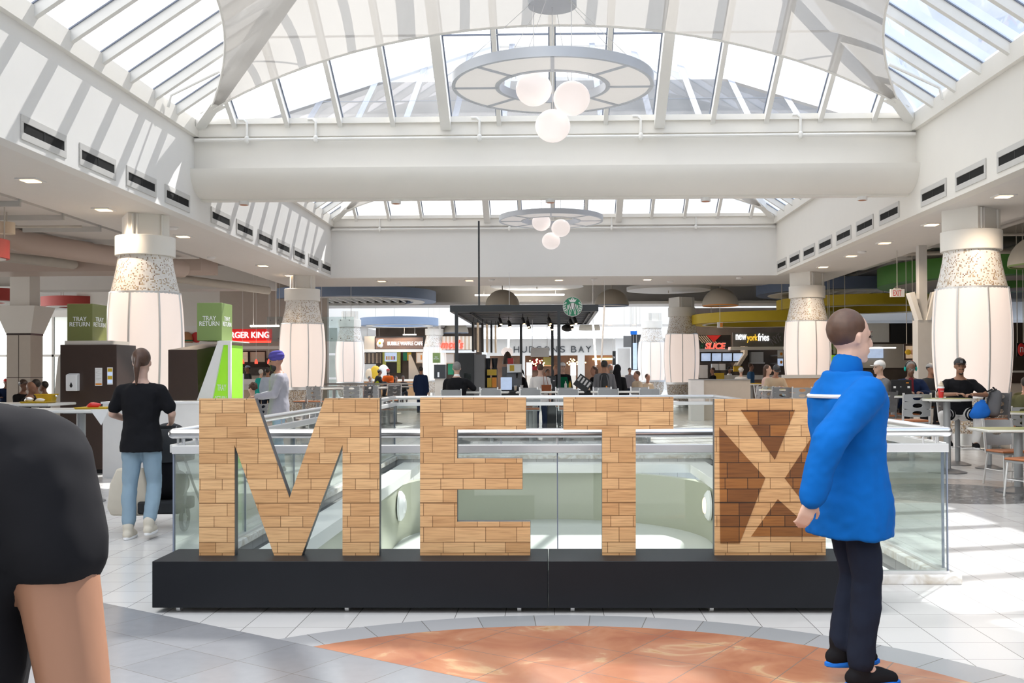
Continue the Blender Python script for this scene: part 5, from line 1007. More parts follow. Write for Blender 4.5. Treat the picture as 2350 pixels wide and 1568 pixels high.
p = P(1239, 809, 29); r = T('blank_sign', 'blank white panel hanging behind the kiosk', 'sign', (p.x, 29, p.z)); w, h = 42*29/F, 21*29/F; MB().box(-w/2, w/2, -0.02, 0.02, -h/2, h/2).build('panel', m['white'], r); q = MB(); q.tube([(-w/2+0.05, 0, h/2), (-w/2+0.05, 0, zb-p.z)], 0.006, 6); q.tube([(w/2-0.05, 0, h/2), (w/2-0.05, 0, zb-p.z)], 0.006, 6); q.build('wire', m['alu'], r)
for lab, pa, pb, Y in (('thin white light rod hanging right of the kiosk', (1361, 744), (1368, 838), 33.0), ('second thin white rod hanging at the far right of the kiosk', (1387, 702), (1380, 832), 34.0), ('white light rod hanging inside the kiosk', (1169, 752), (1166, 806), 31.0)):
    tag(MB().tube([P(*pa, Y), P(*pb, Y)], 0.03, 8).build('light_rod', m['tube'] if Y != 34.0 else m['white']), lab, 'lamp'); _o = MB().tube([P(*pa, Y), V((P(*pa, Y).x, Y, ZS))], 0.008, 6).build('wire', m['alu'], bpy.context.scene.objects[[o.name for o in COL.objects if o.get('label') == lab][0]])
p = P(1164, 808, 31); tag(MB().ell((0, 0, 0), 0.19, 0.19, 0.15, 20, 10).build('opal_lamp', m['globe'], loc=(p.x, 31, p.z)), 'cloudy white lamp at the bottom of the rod behind the coffee machines', 'lamp')
p = P(1302, 753, 30); r = T('black_dome', 'small black dome lamp hanging at the rear of the kiosk canopy', 'lamp', (p.x, 30, p.z)); MB().ell((0, 0, 0), 0.18, 0.18, 0.11, 20, 10).build('shade', m['black'], r); MB().tube([(0, 0, 0.1), (0, 0, zb-p.z)], 0.012, 6).build('stem', m['black'], r)
# ------------------------------------------------------------------ food stalls
def rect(px0, px1, py0, py1, Y): a, b_ = P(px0, py1, Y), P(px1, py0, Y); return (a.x+b_.x)/2, a.z, b_.x-a.x, b_.z-a.z
def support(r, w, h, d, z, Y):
    top = 4.6 if Y >= 64.6 else 4.4 if Y >= 60.3 else 8.5 if Y > 46.2 else 4.5 if Y >= 44.2 else 5.6
    x = r.location.x; q = MB(); wy = None
    for x0, x1, yw, zw in ((-19.6, -9.2, 40.6, 5.6), (-11.4, -4.6, 64.2, 4.4), (6.2, 13.4, 47.4, 4.5), (9.9, 34, 36.0, 3.2), (-8, 8, 91.0, 4.4)):
        if x0 < x < x1 and Y+d <= yw+0.02 < Y+4 and z+h*0.4 < zw: wy = yw; break
    if wy is not None:
        if wy-Y-d > 0.005: q.box(-min(w*0.3, 0.15), min(w*0.3, 0.15), d-0.01, wy-Y, h*0.25, h*0.25+0.06); q.build('bracket', m['greydark'], r)
    elif z > 1.45:
        for s_ in (-1, 1): q.tube([(s_*w*0.38, d*0.6, h-0.01), (s_*w*0.38, d*0.6, top-z)], 0.012, 6)
        q.build('hanger', m['pipe'], r)
    elif z > 0.03:
        q.box(-w*0.45, w*0.45, d*0.2, d*0.95, -z, 0.01); q.build('support', m['beigepanel'], r)
def board(nm, lab, cat, px0, px1, py0, py1, Y, mt, d=0.1, part='panel', frame=None):
    x, z, w, h = rect(px0, px1, py0, py1, Y); r = T(nm, lab, cat, (x, Y, z)); MB().box(-w/2, w/2, 0, d, 0, h).build(part, m[mt], r); support(r, w, h, d, z, Y)
    if frame: q = MB(); t = 0.05; q.box(-w/2-t, w/2+t, -0.02, 0.03, -t, 0); q.box(-w/2-t, w/2+t, -0.02, 0.03, h, h+t); q.box(-w/2-t, -w/2, -0.02, 0.03, 0, h); q.box(w/2, w/2+t, -0.02, 0.03, 0, h); q.build('frame', m[frame], r)
    return r, w, h
m['letteryellow'] = M('lit_yellow_letters', (0.9, 0.55, 0.05), 0.4, em=0.6)
# burger stall (left)
Yb = 38.0
r, w, h = board('stall_sign', 'red sign with white letters over the burger counter at the left', 'sign', 505, 622, 755, 784, Yb, 'redsign', 0.15)
text('BURGER KING', 'lettering', m['letterglow'], r, (-0.02, -0.02, h*0.52), w*0.95, h*0.50, 0.02, bold=0.012); MB().box(-w/2, w/2, -0.03, 0.0, -0.05, 0.02).build('glow_strip', m['redneon'], r)
r, w, h = board('burger_picture', 'pale panel with burger picture above the dark hood at the left', 'picture', 412, 455, 748, 788, Yb, 'wall', 0.1)
q = MB(); q.lathe([(0.27, 0.10), (0.30, 0.16), (0.24, 0.34), (0.10, 0.43), (0.0, 0.44)], 24, (-0.12, -0.02, 0.0)); q.build('bun_top', m['wood'], r); q = MB(); q.disc((-0.12, -0.02, 0.02), 0.27, 0.06, 24); q.build('bun_base', m['wood'], r); q = MB(); q.disc((-0.12, -0.02, 0.075), 0.30, 0.035, 24); q.build('filling', m['greenlogo'], r)
q = MB(); q.ell((0.3, -0.03, 0.22), 0.2, 0.02, 0.2, 20, 10); q.build('round_badge', m['redplain'], r)
ST(MB().box(PX(500, Yb), PX(640, Yb), Yb-0.1, Yb+0.5, P(560, 802, Yb).z, P(560, 795, Yb).z).build('trim_20', m['wallwarm']))
for i, (a, b2) in enumerate(((540, 569), (574, 608))): r, w, h = board('menu_board', ['tan menu board with food pictures over the burger counter', 'pale menu board with red print over the burger counter'][i], 'menu board', a, b2, 808, 831, 39.5, 'menuwarm' if i == 0 else 'cream', 0.08, frame='brown')
ST(MB().box(PX(525, 40), PX(612, 40), 40.3, 40.6, P(560, 842, 40).z, P(560, 832, 40).z).build('trim_21', m['brown']))
x, z, w, h = rect(532, 640, 842, 862, 40.4); q = MB().box(-w/2, w/2, 0, 0.1, 0, h); o = ST(q.build('wall_kitchen', m['menudark'], loc=(x, 40.45, z)))
for i, px in enumerate((557, 588, 617)):
    p = P(px, 832, 37.0); r = T('pendant_lamp', 'small red glowing pendant over the burger counter, '+['nearest the green cube', 'middle of three', 'next to the purple turban'][i], 'pendant lamp', (p.x, 37, p.z), group='red pendants'); MB().lathe([(0.055, -0.05), (0.06, 0.0), (0.03, 0.09), (0.012, 0.12), (0, 0.12)], 16).build('shade', m['redneon'], r); MB().tube([(0, 0, 0.12), (0, 0, 5.6-p.z)], 0.006, 5).build('cord', m['white'], r)
x0, x1 = PX(545, 36), PX(650, 36); r = T('stall_counter', 'white and wood burger counter behind the turbaned man', 'counter', ((x0+x1)/2, 36.3, 0)); w = x1-x0; MB().box(-w/2, w/2, -0.28, 0.3, 0, 0.92).build('wood_front', m['woodpale'], r); MB().box(-w/2, w/2, -0.30, 0.32, 0.92, 1.12).build('white_band', m['counterwhite'], r); MB().box(-w/2-0.05, w/2+0.05, -0.35, 0.35, 1.12, 1.30).build('counter_top', m['white'], r)
# waffle stall (centre left)
Yw = 61.0
r, w, h = board('stall_sign', 'brown sign with white letters and a waffle emblem', 'sign', 862, 971, 774, 801, Yw, 'signbrown', 0.15, frame='black')
text('BUBBLE WAFFLE CAFE', 'lettering', m['letterglow'], r, (w*0.12, -0.02, h*0.46), w*0.74, h*0.32, 0.02, bold=0.012)
q = MB()
for a, b2, rr in ((-0.40, 0.55, 0.2), (-0.43, 0.42, 0.17), (-0.385, 0.32, 0.15), (-0.36, 0.68, 0.13)): q.ell((w*a, -0.03, h*b2), rr*0.8, 0.03, rr, 16, 8)
q.build('waffle_emblem', m['white'], r); q = MB(); q.ell((w*-0.41, -0.06, h*0.5), 0.07, 0.02, 0.08, 12, 8); q.build('emblem_yolk', m['trayyellow'], r)
ST(MB().box(PX(835, Yw), PX(980, Yw), Yw-0.1, Yw+0.4, P(900, 808, Yw).z, P(900, 802, Yw).z).build('trim_22', m['wallwarm']))
ST(MB().box(PX(836, Yw), PX(860, Yw), Yw, Yw+0.4, P(900, 802, Yw).z, P(900, 772, Yw).z).build('trim_23', m['beigepanel']))
r, w, h = board('menu_board', 'dark four-column menu board left in the waffle stall', 'menu board', 838, 874, 811, 834, 63.5, 'menudark', 0.1, frame='black')
q = MB()
for k in range(5): x = -w/2+w*k/4; q.box(x-0.02, x+0.02, -0.02, 0, 0, h)
q.build('divider', m['cream'], r)
r, w, h = board('stall_backdrop', 'lime tiled panel with drinks poster in the waffle stall', 'wall panel', 878, 919, 808, 856, 63.9, 'limetile', 0.1)
MB().box(-w*0.38, w*0.30, -0.04, -0.01, h*0.55, h*0.98).build('drinks_poster', m['screen'], r)
for k in range(6): MB().box(-w*0.3+k*0.105, -w*0.3+0.06+k*0.105, -0.06, -0.041, h*0.63, h*0.80).build('drink_picture', m[['orange', 'trayyellow', 'c_pink', 'trayyellow', 'redplain', 'charcoal'][k]], r)
MB().box(-w*0.3, w*0.30, -0.03, -0.005, 0, h*0.52).build('serving_hatch', m['black'], r)
r, w, h = board('poster', 'teal and orange poster right of the lime tiled panel', 'poster', 925, 944, 809, 828, 63.8, 'teal' if 'teal' in m else 'greenlogo', 0.05); MB().box(0, w/2, -0.02, -0.001, 0, h).build('orange_half', m['trayyellow'], r)
r, w, h = board('poster', 'white cone poster in a wooden frame by the distant column', 'poster', 957, 976, 811, 832, 62.5, 'paper', 0.05, frame='woodpale'); MB().box(-0.03, 0.04, -0.02, -0.001, h*0.3, h*0.8).build('cone_picture', m['orange'], r)
q = MB(); q.prism([(0, 1.75), (0.14, 1.75), (0.9, 0.0), (0.0, 0.0)], -0.05, 0.05); x = PX(938, 62.5); o = q.build('sloping_partition', m['beigepanel'], loc=(x, 62.5, 0.9)); tag(o, 'beige sloping side partition of the waffle stall', 'partition')
x0, x1 = PX(836, 60.5), PX(960, 60.5); r = T('stall_counter', 'beige waffle counter behind the hi-vis diner', 'counter', ((x0+x1)/2, 60.6, 0)); w = x1-x0; MB().box(-w/2, w/2, -0.25, 0.3, 0, 1.0).build('front', m['wood'], r); MB().box(-w/2, w/2, -0.3, 0.35, 1.0, 1.12).build('counter_top', m['wallwarm'], r)
for i, (px, mt, rz) in enumerate(((848, 'cream', 0.33), (862, 'trayyellow', 0.42), (880, 'white', 0.45))): o = MB().ell((0, 0, 0), 0.33*rz/0.42, 0.12, rz, 16, 10).build('food_model', m[mt], loc=(PX(px, 60.6), 60.6, 1.12+rz*0.98)); tag(o, ['pale bubbly dessert model on the waffle counter', 'yellow bubbly dessert model on the waffle counter', 'tall white bubbly dessert model on the waffle counter'][i], 'food model')
# stall with the red word
Yr = 60.5
r, w, h = board('stall_sign', 'striped fascia with red italic letters left of the kiosk', 'sign', 1014, 1084, 772, 803, Yr, 'cream', 0.1)
for k in range(16): MB().box(-w/2+w*k/16, -w/2+w*(k+0.45)/16, -0.03, -0.001, 0, h).build('fascia_strip', m['wallwarm' if k % 2 else 'woodpale'], r)
text("mco's", 'lettering', m['redneon'], r, (-w*0.16, -0.06, h*0.42), w*0.74, h*0.62, 0.02, bold=0.02, shear=0.2)
ST(MB().box(PX(1014, Yr), PX(1092, Yr), Yr-0.1, Yr+0.3, P(1050, 810, Yr).z, P(1050, 804, Yr).z).build('trim_24', m['white']))
r, w, h = board('poster', 'white poster with wooden edge under the red letters', 'poster', 1021, 1041, 813, 833, Yr+1, 'paper', 0.05, frame='woodpale')
r, w, h = board('green_board', 'dark green tiled board beside the seated man', 'menu board', 1028, 1041, 835, 860, Yr+1, 'greenlogo', 0.05)
r, w, h = board('tray_return_sign', 'small distant green TRAY RETURN sign on the far cabinet', 'sign', 993, 1009, 810, 833, 56.6, 'olive2', 0.4); text('TRAY\nRETURN', 'lettering', m['white'], r, (0, -0.01, h*0.5), w*0.7, h*0.3, 0.002)
r, w, h = board('tray_cabinet', 'small distant charcoal tray cabinet below the green sign', 'cabinet', 996, 1022, 837, 869, 56, 'charcoal', 0.5, part='cabinet_body'); MB().box(-0.12, -0.02, -0.03, -0.001, h*0.1, h*0.45).build('dispenser', m['white'], r)
# department store lettering and shop window
r = T('store_lettering', 'dark wide-spaced store name on the pale far shopfront', 'sign', (PX(1268, Yh), Yh-0.06, P(1268, 802, Yh).z))
span = PX(1349, Yh)-PX(1184, Yh); chars = "HUDSON'S BAY"; pos = [0, 1.15, 2.3, 3.4, 4.55, 5.7, 6.35, 6.9, 8.0, 8.6, 9.7, 10.8]
for ch, q_ in zip(chars, pos):
    if ch == ' ': continue
    wz = 0.48 if ch != "'" else 0.08; hh = 0.55 if ch != "'" else 0.18
    text(ch, 'letter', m['charcoal'], r, (-span/2+span*q_/10.8, -0.01, 0 if ch != "'" else 0.2), wz, hh, 0.04)
for i, px in enumerate((1222, 1240, 1304, 1331)):
    p = P(px, 832, Yh+1.5); r = T('bulb_cluster', ['cluster of warm shop bulbs by the first shop pillar', 'small warm shop bulbs left of the blank panel', 'warm shop bulbs right of the barista', 'string of warm shop bulbs by the right shop pillar'][i], 'lamp', (p.x, Yh+1.5, p.z)); rnd = random.Random(i)
    for k in range(9): MB().ell((rnd.uniform(-0.5, 0.5), 0, rnd.uniform(-0.3, 0.3)), 0.06, 0.06, 0.06, 8, 5).build('bulb', m['storebulb'], r)
    MB().tube([(0, 0, 0), (0, 0, 4.4-p.z)], 0.01, 5).build('wire', m['black'], r)
for lab, px0, px1, py0, py1, mt in (('long lit ceiling strip inside the shop at the right', 1360, 1405, 822, 826, 'storebulb'), ('dark purple display panel inside the shop', 1222, 1244, 824, 850, 'c_maroon'), ('olive display panel inside the shop', 1247, 1268, 820, 838, 'olive'), ('lit wooden shelf inside the shop', 1222, 1268, 838, 841, 'wood')):
    board('shop_display', lab, 'shop display', px0, px1, py0, py1, Yh+2.4, mt, 0.1)
for i, (px0, px1) in enumerate(((1208, 1221), (1309, 1322))): board('easel_board', ['pale standing notice board left of the brown-haired woman', 'pale standing notice board right of the barista'][i], 'notice', px0, px1, 832, 862, 80, 'paper', 0.05)
# storefront cluster on the right of the kiosk
for lab, px0, px1, py0, py1, Y, mt, cat, nm in (('purple-grey square shop sign right of the kiosk', 1431, 1449, 771, 797, 58, 'signgrey', 'sign', 'hanging_sign'), ('bright blue shop canopy edge right of the kiosk', 1447, 1462, 760, 768, 58.2, 'c_royal', 'awning', 'blue_awning'), ('tall dark shop wall panel left of the pair of columns', 1449, 1472, 768, 850, 58.6, 'charcoal', 'wall panel', 'shop_facade'), ('narrow blue-framed lit display beside the pair of columns', 1453, 1462, 787, 848, 58.3, 'screen', 'display', 'lit_display'), ('slim black vertical banner with white letters by the shopfront', 1406, 1413, 806, 838, 66, 'black', 'banner', 'shop_banner'), ('white shop wall strip right of the store name', 1418, 1446, 800, 862, 59.5, 'storewall', 'wall panel', 'shop_facade')):
    r, w, h = board(nm, lab, cat, px0, px1, py0, py1, Y, mt, 0.15)
    if nm == 'shop_banner': text('BAZAAR', 'lettering', m['white'], r, (0, -0.01, h*0.45), h*0.7, w*0.5, 0.002, rot=(pi/2, pi/2, 0)) if False else text('N', 'lettering', m['white'], r, (0, -0.01, h*0.55), w*0.5, w*0.7, 0.002)
    if False: q = MB(); q.tube([(0, 0.07, h), (0, 0.07, 4.6-r.location.z)], 0.02, 6); q.build('hanger', m['greydark'], r)
    if False: MB().box(-w/2, w/2, 0.0, 0.15, -r.location.z, 0).build('lower_wall', m['storewall'], r)
# pizza stall
Ys = 46.0
r, w, h = board('stall_sign', 'black and red sign with outlined red letters over the pizza counter', 'sign', 1596, 1677, 769, 800, Ys, 'black', 0.15)
q = MB(); q.prism([(w*-0.18, h*0.98), (w*0.22, h*0.98), (w*0.02, h*0.45)], -0.02, -0.001); q.build('red_wedge', m['redplain'], r)
for k in range(7): q = MB(); a = -w*0.48+k*0.105; q.prism([(a, h*0.95), (a+0.05, h*0.95), (a+0.33, h*0.40), (a+0.28, h*0.40)], -0.015, -0.001); q.build('stripe', m['cream'], r)
text('SLICE', 'lettering_outline', m['white'], r, (w*0.06, -0.03, h*0.18), w*0.60, h*0.50, 0.015, bold=0.05, shear=0.2); text('SLICE', 'lettering', m['redneon'], r, (w*0.06, -0.06, h*0.18), w*0.55, h*0.42, 0.01, shear=0.2); text('H', 'green_letter', m['greenlogo'], r, (-w*0.32, -0.05, h*0.18), w*0.09, h*0.42, 0.01, shear=0.2)
for k in range(4):
    r, w, h = board('menu_screen', 'blue tilted menu screen over the pizza counter, %s from the left' % ORD[k], 'screen', 1609+k*24.3, 1631+k*24.3, 811, 829, 46.8, 'screen', 0.06, frame='black'); r['group'] = 'menu screens over the pizza counter'; r.rotation_euler = (0.12, 0, 0)
board('white_box_unit', 'white ventilation box above the menu screens', 'hood', 1605, 1676, 801, 807, 46.2, 'wall', 0.4)
r, w, h = board('counter_signs', 'stack of white price cards on the pizza counter end', 'notice', 1605, 1624, 838, 868, 43.6, 'paper', 0.04); MB().box(-w*0.3, w*0.5, -0.02, 0, h*0.68, h).build('upper_card', m['white'], r)
for i, px in enumerate((1642, 1657)): board('pizza_boxes', ['stack of white pizza boxes behind the pizza counter', 'second stack of white pizza boxes by the worker'][i], 'box stack', px-8, px+8, 835, 850, 46.4, 'white', 0.3)
x0, x1 = PX(1640, 45), PX(1806, 45); r = T('stall_counter', 'long white and wood counter of the pizza and fries stalls', 'counter', ((x0+x1)/2, 45, 0)); w = x1-x0; MB().box(-w/2, w/2, -0.3, 0.4, 0, 1.14).build('wood_front', m['signbrown'], r); MB().box(-w/2, w/2, -0.36, 0.42, 1.14, 1.34).build('white_top', m['white'], r)
board('counter_end', 'green and orange banded counter end under the price cards', 'counter', 1640, 1662, 856, 880, 44.2, 'trayyellow', 0.2)
# fries stall
r, w, h = board('stall_sign', 'grey sign with white and yellow letters over the fries counter', 'sign', 1682, 1797, 763, 795, 45.6, 'signgrey', 0.15)
x = -w/2+0.12
for s_, mt, ww in (('new', 'letterglow', 0.50), ('york', 'letteryellow', 0.50), ('fries', 'letterglow', 0.52)):
    text(s_, 'lettering', m[mt], r, (x+ww/2, -0.02, h*0.66-(0.06 if s_ == 'york' else 0.0)), ww-0.02, 0.26 if s_ == 'new' else 0.38 if s_ == 'york' else 0.34, 0.02, bold=0.01); x += ww
text('NYF', 'monogram', m['c_lilac'], r, (w*0.36, -0.02, h*0.5), 0.5, 0.36, 0.01, rot=(pi/2, -0.5, 0))
ST(MB().box(PX(1675, 45.5), PX(1800, 45.5), 45.3, 45.9, P(1740, 803, 45.5).z, P(1740, 796, 45.5).z).build('trim_25', m['wallwarm']))
r, w, h = board('extractor_hood', 'pale extractor hood in the dark fries kitchen', 'hood', 1724, 1752, 808, 832, 46.9, 'trimgrey', 0.4); MB().box(-w/2-0.05, w/2+0.05, -0.05, 0.4, -0.06, 0.0).build('lip', m['alu'], r)
q = MB(); q.prism([(0, 1.35), (0.14, 1.35), (0.14, 0.55), (-0.22, 0.0), (-0.34, 0.06), (0.0, 0.6)], -0.1, 0.9); o = q.build('cream_bracket', m['cream'], loc=(PX(1708, 46.5), 46.5, 1.72)); tag(o, 'cream cranked divider between the pizza and fries stalls', 'divider')
for i in range(3): board('yellow_carton', 'yellow carton on the fries counter, %s of three' % ORD[i], 'carton', 1684+i*7, 1690+i*7, 842, 850, 45.0, 'trayyellow', 0.15)['group' if False else 0] if False else board('yellow_carton', 'yellow carton on the fries counter, %s from the left' % ORD[i], 'carton', 1684+i*7, 1690+i*7, 841, 853, 45.0, 'trayyellow', 0.15)
for i, (a, b2, mt) in enumerate(((804, 821, 'paper'), (823, 840, 'screen'))): r, w, h = board('menu_poster', ['pale fries poster beside the lit column, upper', 'grey fries poster beside the lit column, lower'][i], 'poster', 1785, 1797, a, b2, 45.5, mt, 0.05); MB().ell((w*0.15, -0.02, h*0.5), 0.06, 0.02, 0.07, 10, 6).build('food_picture', m['orange'], r)
# low pale partition with white end at the right of the kiosk
x0, x1 = PX(1582, 31.0), PX(1722, 31.0); r = T('low_partition', 'long low pale partition with a white end behind the stools at the right', 'partition', ((x0+x1)/2, 31.0, 0)); w = x1-x0; MB().box(-w/2+0.4, w/2, 0, 0.2, 0, 1.24).build('panel', m['beigepanel'], r); MB().box(-w/2, -w/2+0.4, -0.3, 0.3, 0, 1.24).build('white_end', m['white'], r); MB().box(-w/2, w/2, -0.03, 0.23, 1.24, 1.27).build('cap_board', m['grey'], r)
r, w, h = board('wood_partition', 'reddish slatted partition under the lit column by the blue jacket', 'partition', 1796, 1905, 868, 905, 29.5, 'wood', 0.1); MB().box(-w/2, w/2, -0.03, 0.13, h, h+0.1).build('cap_board', m['trimgrey'], r)
# darker stalls at the far right
board('lit_sign', 'green sign with yellow symbol right of the lit column', 'sign', 1900, 1916, 757, 802, 35.6, 'olive2', 0.1); r, w, h = board('stall_sign', 'dark green sign board behind the jacket collar', 'sign', 1918, 1945, 770, 812, 35.0, 'olive', 0.3); text('TRAY\nRETURN', 'lettering', m['white'], r, (0, -0.01, h*0.5), w*0.6, h*0.25, 0.002)
p = P(1905, 778, 35.5); text('R', 'yellow_symbol', m['yellow'], bpy.data.objects['lit_sign'], (-0.05, -0.02, 0.45), 0.18, 0.45, 0.02)
r, w, h = board('tray_cabinet', 'tray cabinet with lime panel behind the blue jacket shoulder', 'cabinet', 1903, 1950, 815, 850, 34.8, 'lime', 0.4, part='lime_panel')
board('menu_screen', 'lilac menu screen behind the man in the white cap', 'screen', 1975, 2027, 800, 822, 35.82, 'screen', 0.08); r, w, h = board('menu_board', 'lit food menu board left of the big right column', 'menu board', 2078, 2113, 794, 823, 30.0, 'menuwarm', 0.08, frame='brown')
for k in range(3): MB().ell((-w/3+k*w/3, -0.02, h*0.5), 0.1, 0.02, 0.08, 12, 6).build('dish_picture', m[['trayyellow', 'wood', 'orange'][k]], r)
board('stall_light', 'long warm light strip over the stall behind the jacket', 'lamp', 1970, 2056, 797, 800, 34.9, 'tube', 0.05)
r, w, h = board('stall_fascia', 'grey and cream stall fascia behind the white cap man', 'fascia', 1945, 2110, 790, 845, 35.92, 'beigepanel', 0.08)
board('black_hoarding', 'large black panel above the stall left of the big right column', 'panel', 2045, 2108, 742, 787, 35.9, 'black', 0.1); board('grey_fascia', 'grey upper fascia left of the black panel', 'fascia', 1935, 2040, 742, 786, 35.9, 'trimgrey', 0.1)
board('white_feature', 'bright white tapered feature next to the black panel', 'sign', 2104, 2114, 745, 775, 30.5, 'white', 0.1)
x0, x1 = PX(1950, 34), PX(2120, 34); r = T('stall_counter', 'dark stall counter behind the seated people at the right', 'counter', ((x0+x1)/2, 34, 0)); w = x1-x0; MB().box(-w/2, w/2, -0.3, 0.4, 0, 1.1).build('front', m['brown'], r); MB().box(-w/2, w/2, -0.35, 0.45, 1.1, 1.18).build('counter_top', m['charcoal'], r)
r, w, h = board('round_red_sign', 'red round sign at the right edge behind the big column', 'sign', 2334, 2352, 787, 818, 28, 'black', 0.05); MB().ell((0, -0.02, h/2), w*0.45, 0.02, h*0.48, 20, 10).build('red_disc', m['redplain'], r); text('n', 'white_mark', m['white'], r, (0, -0.045, h/2), w*0.4, h*0.4, 0.003)
r, w, h = board('red_poster', 'red and white round poster behind the headphones person', 'poster', 2094, 2114, 827, 852, 29.5, 'redplain', 0.05); MB().ell((0, -0.01, h*0.45), w*0.3, 0.01, h*0.3, 16, 8).build('pale_print', m['c_pink'], r); MB().box(-w*0.3, w*0.3, -0.01, -0.001, h*0.8, h*0.95).build('white_band', m['white'], r)
r, w, h = board('dark_shelf', 'dark shelf unit at the right edge behind the big column', 'shelf', 2318, 2380, 855, 880, 27, 'brown', 0.4); MB().box(-w/2, w/2, -0.03, 0.4, h, h+0.05).build('shelf_top', m['trimgrey'], r)
tube_lights = (('white strip light above the burger stall', 575, 640, 748, 34.0), ('long white strip light over the kiosk roof', 1090, 1295, 677, 44.5), ('white strip light over the waffle stall', 925, 955, 768, 60.8))
for lab, a, b2, py, Y in tube_lights:
    p, q_ = P(a, py, Y), P(b2, py, Y); r = T('strip_light', lab, 'lamp', ((p.x+q_.x)/2, Y, p.z)); w = q_.x-p.x; MB().box(-w/2, w/2, -0.05, 0.05, -0.04, 0.02).build('tube', m['tube'], r); q = MB(); tp = (5.6 if Y < 46 else 4.4)-p.z
    for s_ in (-1, 1): q.tube([(s_*w*0.4, 0, 0.02), (s_*w*0.4, 0, tp if tp > 0.1 else 0.15)], 0.01, 5)
    q.build('hanger', m['steelwhite'], r)
# ------------------------------------------------------------------ people
FOLD = bpy.data.textures.new('cloth_folds', 'CLOUDS'); FOLD.noise_scale = 0.13; FOLD.noise_depth = 2
def person(label, X, Y, rot, H=1.72, sit=None, z0=0.0, lean=0.0, shirt='black', sleeve='long', pants='darkjeans', shoes='black', skin='skin', hair='short', haircol='hairblack',
           armL=None, armR=None, legL=None, legR=None, jacket=0.0, fat=1.0, vox=0.022, cap=None, beard=None, headturn=0.0, nod=0.0, sole='white', pantlen=1.0, fingers=True, group=None, extra=None, slen=0.72, useat=None):
    # local frame: faces -y; +x is the person's left
    if useat: underseat('bar' if sit > 0.6 else 'chair', X, Y, rot, useat)
    k = H/1.72; r = T('person', label, 'person', (X, Y, z0), rot, group)
    s = lambda p: V(p)*k
    zp = (sit+0.10)/k if sit is not None else 0.93
    pel = V((0, 0.0, zp)); nk = pel+V((0, -math.sin(lean)*0.52, math.cos(lean)*0.52)); upv = (nk-pel).normalized()
    bk = V((0, upv.z, -upv.y))                                        # towards the back
    sh = {a: pel+upv*0.435+V((a*0.178*fat**0.5, 0, 0)) for a in (1, -1)}
    dl = {1: armL, -1: armR}; el, wr = {}, {}
    for a in (1, -1):
        if dl[a]: el[a], wr[a] = V(dl[a][0]), V(dl[a][1])
        elif sit is not None: el[a] = sh[a]+V((a*0.06, -0.10, -0.25)); wr[a] = el[a]+V((-a*0.10, -0.22, 0.02))
        else: el[a] = sh[a]+V((a*0.055, 0.02, -0.29)); wr[a] = el[a]+V((a*0.0, -0.06, -0.25))
    hip = {a: pel+V((a*0.09, 0, -0.02)) for a in (1, -1)}; kn, an = {}, {}
    dg = {1: legL, -1: legR}
    for a in (1, -1):
        if dg[a]: kn[a], an[a] = V(dg[a][0]), V(dg[a][1])
        elif sit is not None:
            kn[a] = hip[a]+V((a*0.06, -0.43, 0.01)); an[a] = kn[a]+V((0, 0.02 if sit < 0.6 else 0.08, -0.41)); an[a].z = max(an[a].z, 0.09)
        else: kn[a] = V((a*0.10, -0.015, 0.49)); an[a] = V((a*0.10, 0.02, 0.09))
    hc = nk+upv*0.04+V((0, -0.02-nod*0.10, 0.13-abs(nod)*0.04)); hm = Matrix.Rotation(headturn, 3, 'Z') @ Matrix.Rotation(nod*0.8, 3, 'X')
    fine = vox < 0.0125
    def torso(mb, inf, t0, t1, n=18):
        prof = [(-0.30, .165, .125), (-0.12, .172, .128), (0.0, .160, .115), (0.16, .140, .102), (0.32, .155, .112), (0.40, .165, .108), (0.45, .150, .095), (0.485, .105, .078), (0.51, .070, .066), (0.53, .060, .060)]
        R = []
        st = [t for t in (t0, *[p[0] for p in prof if t0 < p[0] < t1], t1)]
        for t in st:
            for (a, ax_, ay), (b_, bx, by) in zip(prof, prof[1:]):
                if a <= t <= b_+1e-6: u = (t-a)/(b_-a); rx, ry = ax_+(bx-ax_)*u, ay+(by-ay)*u; break
            c = pel+upv*t if t >= 0 or sit is None else pel+upv*t
            rx = rx*fat+inf; ry = ry*fat**1.3+inf
            R.append([s(c+V((rx*math.cos(2*pi*j/n), 0, 0))+bk*(ry*math.sin(2*pi*j/n))) for j in range(n)])
        mb.rings(R)
    def limb(mb, pts, rad):
        for i in range(len(pts)-1): mb.cap(s(pts[i]), rad[i]*k, s(pts[i+1]), rad[i+1]*k, 12, 3)
    def fin(mb, nm, mt, v_=None, par=None, sm=4, fold=0.0):
        o = mb.build(nm, mt, par or r, sharp=180); q = o.modifiers.new('skin', 'REMESH'); q.mode = 'VOXEL'; q.voxel_size = v_ or vox; q.use_smooth_shade = True
        q = o.modifiers.new('soft', 'SMOOTH'); q.factor = 0.5; q.iterations = sm
        if fold and vox < 0.0155: q = o.modifiers.new('folds', 'DISPLACE'); q.texture = FOLD; q.strength = fold; q.mid_level = 0.5; q.texture_coords = 'LOCAL'
        return o
    # ---- body
    b = MB(); torso(b, 0, -0.02 if sit is not None else -0.06, 0.53); b.cap(s(nk+V((0, 0, -0.03))), 0.056*k, s(hc+V((0, 0.015, -0.06))), 0.052*k)
    def hp(p): return s(hc+hm @ V(p))
    b.ell(s(hc+hm @ V((0, 0.012, 0.03))), 0.076*k, 0.096*k, 0.10*k, 16, 10); b.ell(hp((0, -0.022, -0.045)), 0.056*k, 0.066*k, 0.072*k, 14, 9)
    b.cap(hp((0, -0.092, 0.01)), 0.011*k, hp((0, -0.104, -0.028)), 0.017*k, 8); b.cap(hp((-0.035, -0.072, 0.024)), 0.014*k, hp((0.035, -0.072, 0.024)), 0.014*k, 8)
